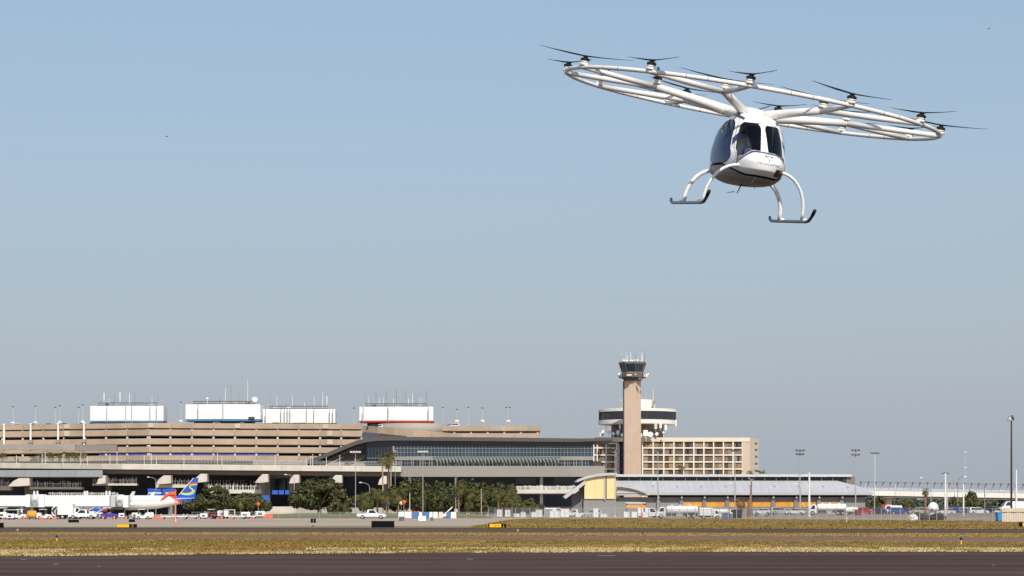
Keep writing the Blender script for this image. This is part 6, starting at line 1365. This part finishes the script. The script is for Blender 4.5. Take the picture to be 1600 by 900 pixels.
t = thing("storage_dome", "white fabric dome on a round base in front of the bridge", "dome", (X(1458, 500), 500, .3)); mb = MB(); mb.lathe([(1.25, 1.3), (1.25, 1.6), (1.1, 2.3), (.75, 2.85), (.3, 3.1), (.02, 3.15)], 20); lpart("shell", mb, white, t, True); mb = MB(); mb.cyl(-.2, 0, -.3, 1.35, .75, .8, 14); lpart("base", mb, offwhite, t); mb = MB(); mb.box(-.7, .3, -1.22, -1.0, 1.35, 1.75); lpart("hatch", mb, dgrey, t)
mb = MB(); mb.blob((0, 0, .35), (.85, .6, .75), 12, 7, .18); solo("tarpaulin", mb, white, "white crumpled tarpaulin lying against the fence in the dark heap's way", "tarpaulin", (X(1427, 402), 402, 0))["label"] = "white crumpled tarpaulin bundle lying along the fence beside the dark heap"
mb = MB(); [mb.blob((random.uniform(-2.4, 2.4), random.uniform(-.6, .6), .4), (random.uniform(.7, 1.4), .8, random.uniform(.5, 1.0)), 10, 6, .15) for _ in range(6)]; solo("spoil_heap", mb, M("dark_spoil", (.05, .042, .036), .95, var=.4, scale=1.5), "dark low heap of covered spoil behind the fence below the white dome", "heap", (X(1455, 410), 410, 0))
bw = thing("siding_wall", "beige ribbed siding wall at the end of the wire fence", "wall", (X(1585, 352), 352, 0)); k = 1565.5
while k < 1660: mb = MB(); D_ = 352; x0, x1 = X(k, D_), X(k+3.6, D_); mb.bevbox(x0+.01, x1-.01, D_-(.05 if int(k*7) % 2 else .0), D_+.15, 0, Z(794.2, D_), .02); part("siding_panel", mb, beigeb, bw); k += 3.65
mb = MB(); mb.box(X(1565.5, 352), X(1661, 352), 351.86, 351.94, Z(800.2, 352), Z(799.4, 352)); part("siding_rail", mb, M("beige_rail", (.42, .35, .27), .8), bw)
cr = thing("service_mast", "rusty brown leaning mast with a claw head before the orange wall panels", "mast", (X(1170.5, 555), 555, 0)); mb = MB(); mb.tube([(-.1, 0, 0), (.2, 0, 3.2), (.45, 0, 5.5), (.55, 0, 8.6)], [.5, .38, .25, .18], 8); lpart("mast", mb, rustm, cr); mb = MB(); mb.tube([(.55, 0, 8.6), (.1, 0, 9.3), (-.3, 0, 9.4)], .14, 6); mb.tube([(.55, 0, 8.6), (.75, 0, 9.2)], .14, 6); lpart("claw", mb, greyp, cr); mb = MB(); mb.tube([(.3, 0, 4.4), (-.4, 0, 3.6), (-.2, 0, 3.0)], .14, 6); lpart("brace", mb, rustm, cr)
GPU = None
for px, py, sc, lb in ((3, 811.6, 1., "squat white power unit at the very end of the apron"), (17, 812, .8, "squat white power unit beside the covered white cart at the end"), (58, 811.0, .9, "squat white power unit wedged by the orange tank"), (141, 810.6, 1.1, "squat white power unit behind the pickup under the stairs"), (154, 810.2, .9, "squat white power unit at the stair foot"), (191, 810.0, .8, "squat white power unit in front of the engine"), (213, 810.6, .9, "squat white power unit by the drab cart"), (233, 811.0, .9, "squat white power unit behind the lone white tug"), (318, 810.9, .8, "squat white power unit under the airliner oak"), (349, 810.2, 1.2, "tall white power unit behind the covered carts"), (384, 810.4, 1., "squat white power unit behind the flat cart by the palm"), (406, 809.5, 1.1, "squat white power unit under the orange red ball")):
    if GPU is None:
        GPU = thing("power_unit", lb, "power unit", gp(px, py), .1, "power units on the apron"); mb = MB(); mb.bevbox(-.9, .9, -.55, .55, .4, 1.35, .06); lpart("housing", mb, white, GPU); mb = MB(); mb.box(-.5, .3, -.565, -.551, .6, 1.0); lpart("control_panel", mb, dgrey, GPU)
        mb = MB(); mb.cyl(.5, .2, 1.34, 1.6, .06, n=6); lpart("exhaust_pipe", mb, steel, GPU); mb = MB(); mb.tube([(.9, 0, .5), (1.5, 0, .35)], .05, 6); lpart("tow_bar", mb, dgrey, GPU); wheels(GPU, (-.55, .55), .5, .24, .14)
    else: dup(GPU, gp(px, py), random.uniform(-.4, .4), lb, None, sc)

# white carts stacked in the fenced yard
rg = random.Random(8); nmY = ["white storage locker at the near corner of the wire fence", "white storage locker second from the fence corner", "low white storage locker before the shrub-like tree", "tall white storage locker by the round bush", "white storage locker beside the round bush", "white storage locker at the dark undercroft edge", "grey storage locker under the swoop roof", "white storage locker under the swoop roof", "orange topped storage locker before the swoop wall", "white storage locker at the yellow block corner", "low white storage locker under the yellow block", "grey storage locker under the yellow block", "white storage locker at the divider post", "low white storage locker near the gable lamp mast"]
for k, lb in enumerate(nmY):
    px = 782+k*12.4+rg.uniform(-2, 2); D_ = 505+rg.uniform(-8, 40); w_ = rg.uniform(1.0, 2.2); h_ = rg.uniform(.9, 2.1) if "low" not in lb else .8; m = greyp if "grey" in lb else white
    t = thing("storage_locker", lb, "locker", (X(px, D_), D_, 0), rg.uniform(-.3, .3), "storage lockers in the fenced yard"); mb = MB(); mb.bevbox(-w_/2, w_/2, -.6, .6, .12, h_, .04); lpart("body", mb, m, t); mb = MB(); mb.box(-w_/2+.1, w_/2-.1, -.5, .5, 0, .12); lpart("base", mb, dgrey, t)
    mb = MB(); mb.bevbox(-w_/2-.04, w_/2+.04, -.64, .64, h_-.001, h_+.1, .03); lpart("lid", mb, orangec if "orange" in lb else offwhite, t); mb = MB(); mb.box(-.02, .02, -.62, -.605, .2, h_-.1); mb.box(.06, .1, -.66, -.605, h_*.4, h_*.55); lpart("door_seam", mb, dgrey, t)

# ------------------------------------------------------------------ wire fences
wirem = mixglass("chain_link", (1, 1, 1), .62, .5, 1.0)
wd = wirem.node_tree.nodes["Diffuse BSDF"]; wd.inputs[0].default_value = (.30, .30, .29, 1)
def fence(pts, label, h, step, clear_m, barb, name="wire_fence"):
    P = [Vector((X(px, DG(py)), DG(py))) for px, py in pts]; t = thing(name, label, "fence", (P[0].x, P[0].y, 0)); L = [0]
    for a, b in zip(P, P[1:]): L.append(L[-1]+(b-a).length)
    def at(l):
        for k in range(len(P)-1):
            if l <= L[k+1] or k == len(P)-2: return P[k].lerp(P[k+1], (l-L[k])/(L[k+1]-L[k]))
    n = int(L[-1]/step); prev = None
    for k in range(n+1):
        p = at(L[-1]*k/n); mb = MB(); mb.cyl(p.x, p.y, -.05, h+.06, .065 if barb else .035, n=6)
        if barb: mb.tube([(p.x, p.y, h), (p.x+.15, p.y-.3, h+.4)], .035, 5)
        part("fence_post", mb, fencem, t)
        if prev is not None:
            d = (p-prev).normalized(); mb = MB(); mb.tube([(prev.x, prev.y, h-.03), (p.x, p.y, h-.03)], .03, 5); mb.tube([(prev.x, prev.y, h*.55), (p.x, p.y, h*.55)], .018, 5)
            if barb: [mb.tube([(prev.x+.05+.05*q, prev.y-.1*q-.08, h+.13*q+.1), (p.x+.05+.05*q, p.y-.1*q-.08, h+.13*q+.1)], .012, 4) for q in range(3)]
            part("fence_rail", mb, fencem, t)
            mb = MB(); a, b = prev+d*.04, p-d*.04; mb.add([(a.x, a.y+.03, .02), (b.x, b.y+.03, .02), (b.x, b.y+.03, h-.05), (a.x, a.y+.03, h-.05)], [(0, 1, 2, 3)]); part("wire_mesh", mb, clear_m, t)
        prev = p
    return t
fence([(763, 809.4), (850, 810.0), (1000, 810.1), (1100, 810.8), (1300, 812.2), (1450, 813.4), (1564, 814.7)], "long chain link fence with barbed arms along the crest of the dry bank", 2.0, 2.9, wirem, True)
thin = mixglass("thin_chain_link", (1, 1, 1), .94, .5, 1.0); thin.node_tree.nodes["Diffuse BSDF"].inputs[0].default_value = (.30, .30, .29, 1)
fence([(300, 809.6), (430, 809.9), (560, 810), (640, 810.0), (762, 810)], "low chain link fence along the green lawn before the oaks", 1.3, 4.2, thin, False)

# ------------------------------------------------------------------ masts, lamps and poles
def mast(px, pyt, D_, r, m, label, heads=(), name="floodlight_mast", cat="light mast", grp="floodlight masts", lm=None, extra=None):
    t = thing(name, label, cat, (X(px, D_), D_, 0), 0, grp); H = Z(pyt, D_); mb = MB(); mb.cyl(0, 0, 0, H, r, r*.6, 8); lpart("pole", mb, m, t)
    mb = MB(); mb.cyl(0, 0, 0, .5, r*2.2, r*1.8, 10); lpart("footing", mb, concl, t)
    for dz, w_, n_ in heads:
        mb = MB(); mb.tube([(-w_/2, 0, H-dz), (w_/2, 0, H-dz)], .06, 6); cb = lpart("cross_arm", mb, lm or steel, t)
        for k in range(n_):
            x = (k/(n_-1)-.5)*w_ if n_ > 1 else 0; mb = MB(); mb.hexa([(x-.28, -.5, H-dz+.0), (x+.28, -.5, H-dz+.0), (x+.28, .1, H-dz+.12), (x-.28, .1, H-dz+.12), (x-.28, -.5, H-dz+.22), (x+.28, -.5, H-dz+.22), (x+.28, .1, H-dz+.4), (x-.28, .1, H-dz+.4)]); lpart("floodlight", mb, lm or dgrey, cb)
    return t
mast(555.5, 707.5, 520, .10, steel, "thin pale mast with a white lamp bar left of the slim palms", [(0, 1.9, 4)], lm=M('lamp_bar_grey', (.50, .50, .49), .5))["label"] = "thin pale mast with a white lamp bar beside the pickup truck"
mast(660.8, 707, 535, .10, steel, "thin pale mast with a white lamp bar rising before the oak row", [(0, 1.9, 4)], lm=M('lamp_bar_grey', (.50, .50, .49), .5))
mast(617.5, 706, 660, .08, steel, "slender mast with one small lamp behind the tallest slim palm", [(0, .5, 1)], lm=M('lamp_bar_grey', (.50, .50, .49), .5))
mast(961, 701, 560, .12, steel, "twin tier floodlight mast at the corner of the yellow block", [(0, 1.7, 3), (.9, 1.3, 2)])
mast(1028, 704, 570, .14, steel, "floodlight mast between yellow block and orange panels", [(0, 1.5, 3), (.7, 1.2, 2)])
mast(1148.5, 705, 575, .14, steel, "floodlight mast in front of the hotel's windowed end", [(0, 1.6, 4)])
mast(1250, 705, 560, .15, steel, "twin tier floodlight mast against open sky over the warehouse roof", [(0, 1.7, 3), (.9, 1.5, 3)])
mast(1336.8, 704.5, 600, .17, steel, "twin tier floodlight mast at the high roof end of the warehouse", [(0, 1.7, 3), (1.2, 1.6, 3)])
mast(1367, 709, 720, .12, offwhite, "faint single bar floodlight mast beyond the warehouse end", [(0, 2.2, 4)])
mast(1264.5, 738, 478, .26, offwhite, "thick white pole with a small side arm before the warehouse", (), "utility_pole", "pole", "poles by the crowded lot")
t = mast(1477.2, 739.3, 500, .27, offwhite, "white T topped pole in the crowded lot", (), "utility_pole", "pole", "poles by the crowded lot"); mb = MB(); mb.tube([(-.85, 0, Z(739.3, 500)-.1), (0, 0, Z(739.3, 500)+.1), (.85, 0, Z(739.3, 500)-.1)], .09, 6); lpart("cross_arm", mb, dgrey, t)
for px, py, D_, r, m, lb in ((1480.5, 757, 515, .14, beigeb, "short pale pole directly beside the T topped one"), (1505.5, 755.5, 480, .2, offwhite, "short white pole before the sparse brown tree"), (1538.5, 757, 505, .14, M("brown_grey_pole", (.22, .18, .15), .8), "brown grey pole among the blue cars"), (1588, 734, 470, .24, offwhite, "white pole behind the beige wall beside the maroon mast"), (1366.5, 764, 500, .12, steel, "thin grey pole at the warehouse end wall"), (1148, 766, 560, .1, steel, "thin grey pole near the rusty mast")):
    mast(px, py, D_, r, m, lb, (), "utility_pole", "pole", "poles by the crowded lot")
mx = mast(1580.3, 657, 470, .24, maroon, "tall dark maroon mast rising behind the beige wall", (), "signal_mast", "mast", None); H = Z(657, 470)
mb = MB(); mb.box(-.75, .55, -.5, .5, H-.1, H+.05); mb.cyl(-.7, -.4, H, H+.8, .05, n=5); mb.cyl(.5, -.4, H, H+.8, .05, n=5); mb.tube([(-.7, -.4, H+.8), (.5, -.4, H+.8)], .05, 5); lpart("platform", mb, greyp, mx)
for q, (x, z) in enumerate(((-.35, .55), (.15, .8), (.35, .35))): mb = MB(); mb.bevbox(x-.2, x+.2, -.3, .2, H+z-.3, H+z+.25, .04); lpart("lamp_unit", mb, dgrey if q else offwhite, mx)
def street(px, pyt, D_, dx, label, m=None, z0=0., r=.1):
    t = thing("street_lamp", label, "street lamp", (X(px, D_), D_, z0), 0, "curved arm street lamps"); H = Z(pyt, D_)-z0; mb = MB(); mb.cyl(0, 0, 0, H-1.2, r, r*.8, 8); lpart("pole", mb, m or steel, t)
    mb = MB(); mb.tube([(0, 0, H-1.25), (dx*.1, 0, H-.6), (dx*.45, 0, H-.15), (dx, 0, H)], r*.6, 6); lpart("arm", mb, m or steel, t); mb = MB(); mb.bevbox(dx-.35, dx+.35, -.15, .15, H-.1, H+.12, .04); lpart("lamp_head", mb, offwhite, t); return t
for a in ((243.5, 745.5, 700, -2.3, "curved arm street lamp over the blue cargo containers"), (577.5, 754, 560, -2.2, "curved arm street lamp by the leaning palms"), (460, 741.5, 640, -2.4, "curved arm street lamp beside the loading bay pier"), (1028.6, 754.5, 590, -1.1, "thin curved lamp before the arched gable"), (1148.2, 755, 590, -1.2, "thin curved lamp before the rusty mast"), (1251, 755.5, 590, -1.3, "thin curved lamp at the open sky floodlight mast"), (1454.5, 746.5, 620, -2.6, "curved arm street lamp before the bridge near the ragged palm"), (1496.5, 744.5, 560, 1.8, "brown lamp post with arm reaching towards the sparse tree")):
    street(a[0], a[1], a[2], a[3], a[4], MATS["brown_grey_pole"] if "brown" in a[4] else None)
mast(712, 747, 560, .1, steel, "bare thin pole under the fascia before the round oak", (), "utility_pole", "pole", "poles by the oak row"); mast(640.2, 770, 545, .13, concl, "short pale stump pole before the oak row", (), "utility_pole", "pole", "poles by the oak row"); mast(752, 764, 545, .09, concl, "short white pole among the fan palms", (), "utility_pole", "pole", "poles by the oak row")
fm = thing("lattice_mast", "faint far lattice mast with two white collars above the bridge", "mast", (X(1508, 1400), 1400, 0)); mb = MB()
for x, y in ((-.6, -.6), (.6, -.6), (.6, .6), (-.6, .6)): mb.cyl(x, y, 0, Z(706, 1400), .05, n=4)
lpart("lattice", mb, M("far_mast_grey", (.42, .44, .47), .7), fm)
for py in (706.5, 731): mb = MB(); mb.bevbox(-1.0, 1.0, -.9, .9, Z(py, 1400)-.25, Z(py, 1400)+.25, .1); lpart("collar", mb, M("far_collar_grey", (.55, .57, .60), .7), fm)
# windsock
wk = thing("windsock", "orange windsock streaming from a red and white banded pole beside the taxiway", "windsock", (X(274.7, 268), 268, 0)); H = Z(765, 268)
for k in range(9): mb = MB(); mb.cyl(0, 0, H*k/9, H*(k+1)/9, .05, n=8); lpart("pole_band", mb, orangec if k % 2 == 0 or k > 2 else white, wk)
mb = MB(); pth = [(-.02, 0, H-.5), (-.5, 0, H-.5), (-.95, .0, H-.62), (-1.35, 0, H-.95), (-1.75, .0, H-1.25)]; mb.tube(pth, [.27, .25, .2, .17, .11], 14, False); lpart("sock", mb, M("windsock_orange", (.80, .11, .02), .7), wk, True); mb = MB(); mb.ring([(-.02, .27*math.cos(k*math.pi/8), H-.5+.27*math.sin(k*math.pi/8)) for k in range(16)], .02, 5); lpart("hoop", mb, steel, wk)
t = thing("marker_pole", "thin orange marker pole before the warehouse at the yellow rack", "pole", (X(1002, 440), 440, 0)); mb = MB(); mb.cyl(0, 0, 0, Z(787, 440), .07, n=6); lpart("post", mb, orangec, t); mb = MB(); mb.cyl(0, 0, 0, .12, .2, n=8); lpart("base", mb, dgrey, t)

# ------------------------------------------------------------------ taxiway signs, edge lights, birds
def sign(px0, px1, py0, py1, label, face, D_=None, panels=(), txt=None, two=None):
    D_ = D_ or DG(py1+.4); w_ = (px1-px0)*D_/F; t = thing("taxiway_sign", label, "sign", (X((px0+px1)/2, D_), D_, 0), 0, "signs beside the taxiway"); h_ = (py1-py0)*D_/F; zb = .08
    mb = MB(); mb.bevbox(-w_/2, w_/2, 0, .22, zb, zb+h_, .025); cab = lpart("cabinet", mb, black, t)
    for x in (-.4, 0, .4): mb = MB(); mb.cyl(x*w_, .11, 0, zb+.03, .04, n=6); lpart("leg", mb, greyp, t)
    for a, b, m in panels: mb = MB(); mb.box(-w_/2+w_*a, -w_/2+w_*b, -.012, -.001, zb+h_*.1, zb+h_*.95); lpart("face_panel", mb, m, cab)
    if txt:
        for s_, cx_, m, sz in txt: mb = MB(); text_mb(s_, h_*sz, Matrix.Translation((-w_/2+w_*cx_, -.017, zb+h_*.5)) @ Matrix.Rotation(math.pi/2, 4, 'X'), mb); lpart("legend", mb, m, cab)
    return t
sign(580.3, 616, 814.8, 825.2, "wide black backed taxiway sign beside the pickup truck's apron", black, panels=())
sign(-6, 5.3, 817.6, 825.4, "black backed taxiway sign cut off at the open end of the apron", black)
sign(182.3, 213.6, 819.7, 825.2, "yellow taxiway sign with black end panel below the flat carts", yelp, panels=((.01, .62, yelp),), txt=(("->", .31, black, .5), ("C", .80, yelp, .9)))
sign(763, 791, 819.2, 825.3, "yellow taxiway sign with black lettering at the fence corner", yelp, panels=((.07, .72, yelp),), txt=(("J11 P", .48, black, .62), ("J", .86, yelp, .9)))
sign(1592.5, 1612, 816.8, 823.6, "yellow and black taxiway sign cut off below the beige wall", yelp, panels=((.28, .98, yelp),), txt=(("T", .45, black, .9),))
def edge_light(px, pyt, pyb, label, stake, lens, grp="edge lights beside the taxiways"):
    D_ = DG(pyb); h_ = (pyb-pyt)*D_/F; t = thing("edge_light", label, "edge light", (X(px, D_), D_, 0), 0, grp)
    mb = MB(); mb.cyl(0, 0, 0, h_*.62, .045, .04, 8); lpart("stake", mb, stake, t); mb = MB(); mb.lathe([(.055, h_*.62), (.075, h_*.70), (.075, h_*.85), (.05, h_*.97), (.01, h_)], 12); lpart("lens", mb, lens, t, True); mb = MB(); mb.cyl(0, 0, 0, .03, .1, n=10); lpart("base", mb, dgrey, t)
    return t
lensb = M("blue_lens", (.01, .03, .14), .2); whl = M("white_lens", (.75, .68, .62), .3)
edge_light(88.7, 836, 846.5, "yellow edge light with blue lens standing in the straw grass under the cargo containers", yelp, lensb)["label"] = "yellow staked blue edge light in the straw grass near the open end"
edge_light(1501.7, 838.3, 852.3, "yellow staked blue edge light in the straw grass towards the beige wall", yelp, lensb)
edge_light(227.5, 832, 835.6, "tiny blue edge light on the narrow grass median below the yellow sign", lensb, lensb); edge_light(1004.3, 831.6, 836.6, "tiny blue edge light on the median below the yellow rack", lensb, lensb); edge_light(489, 820.5, 823.5, "small dark edge light on the sandy verge before the stub posts", black, black)["label"] = "small dark edge light on the verge before the stub posts"
edge_light(27.5, 826.8, 831.2, "small white and orange edge light at the median near the open end", orangec, whl); edge_light(809, 827.6, 832, "small white and orange edge light just past the lettered yellow sign", orangey, whl); edge_light(1323, 808.5, 815.8, "white stake light on the dry bank below the tankers", white, white); edge_light(898.5, 812, 816.5, "small dark stake light on the green patch of the dry bank", black, black)
def bird(px, py, D_, sc, label):
    t = thing("bird", label, "bird", (X(px, D_), D_, Z(py, D_)), .6, "distant birds"); t.scale = (sc, sc, sc); m = M("bird_dark", (.05, .045, .045), .8)
    mb = MB(); mb.tube([(-.25, 0, 0), (-.1, 0, .02), (.1, 0, .02), (.2, 0, .03), (.27, 0, .02)], [.02, .07, .07, .05, .01], 8); lpart("body", mb, m, t, True)
    for sg in (-1, 1): mb = MB(); mb.add([(.1, 0, .05), (-.08, 0, .05), (-.12, sg*.35, .16), (.05, sg*.3, .17), (-.15, sg*.65, .08), (.1, 0, .035), (-.08, 0, .035), (-.12, sg*.35, .145), (.05, sg*.3, .155)], [(0, 1, 2, 3), (3, 2, 4), (8, 7, 6, 5), (4, 7, 8), (0, 3, 8, 5), (1, 6, 7, 2)]); lpart("wing", mb, m, t)
bird(1545, 45, 300, .6, "tiny dark bird high in the sky above the rotor rim's end"); bird(261, 213.5, 300, .6, "tiny dark bird alone in the empty half of the sky")
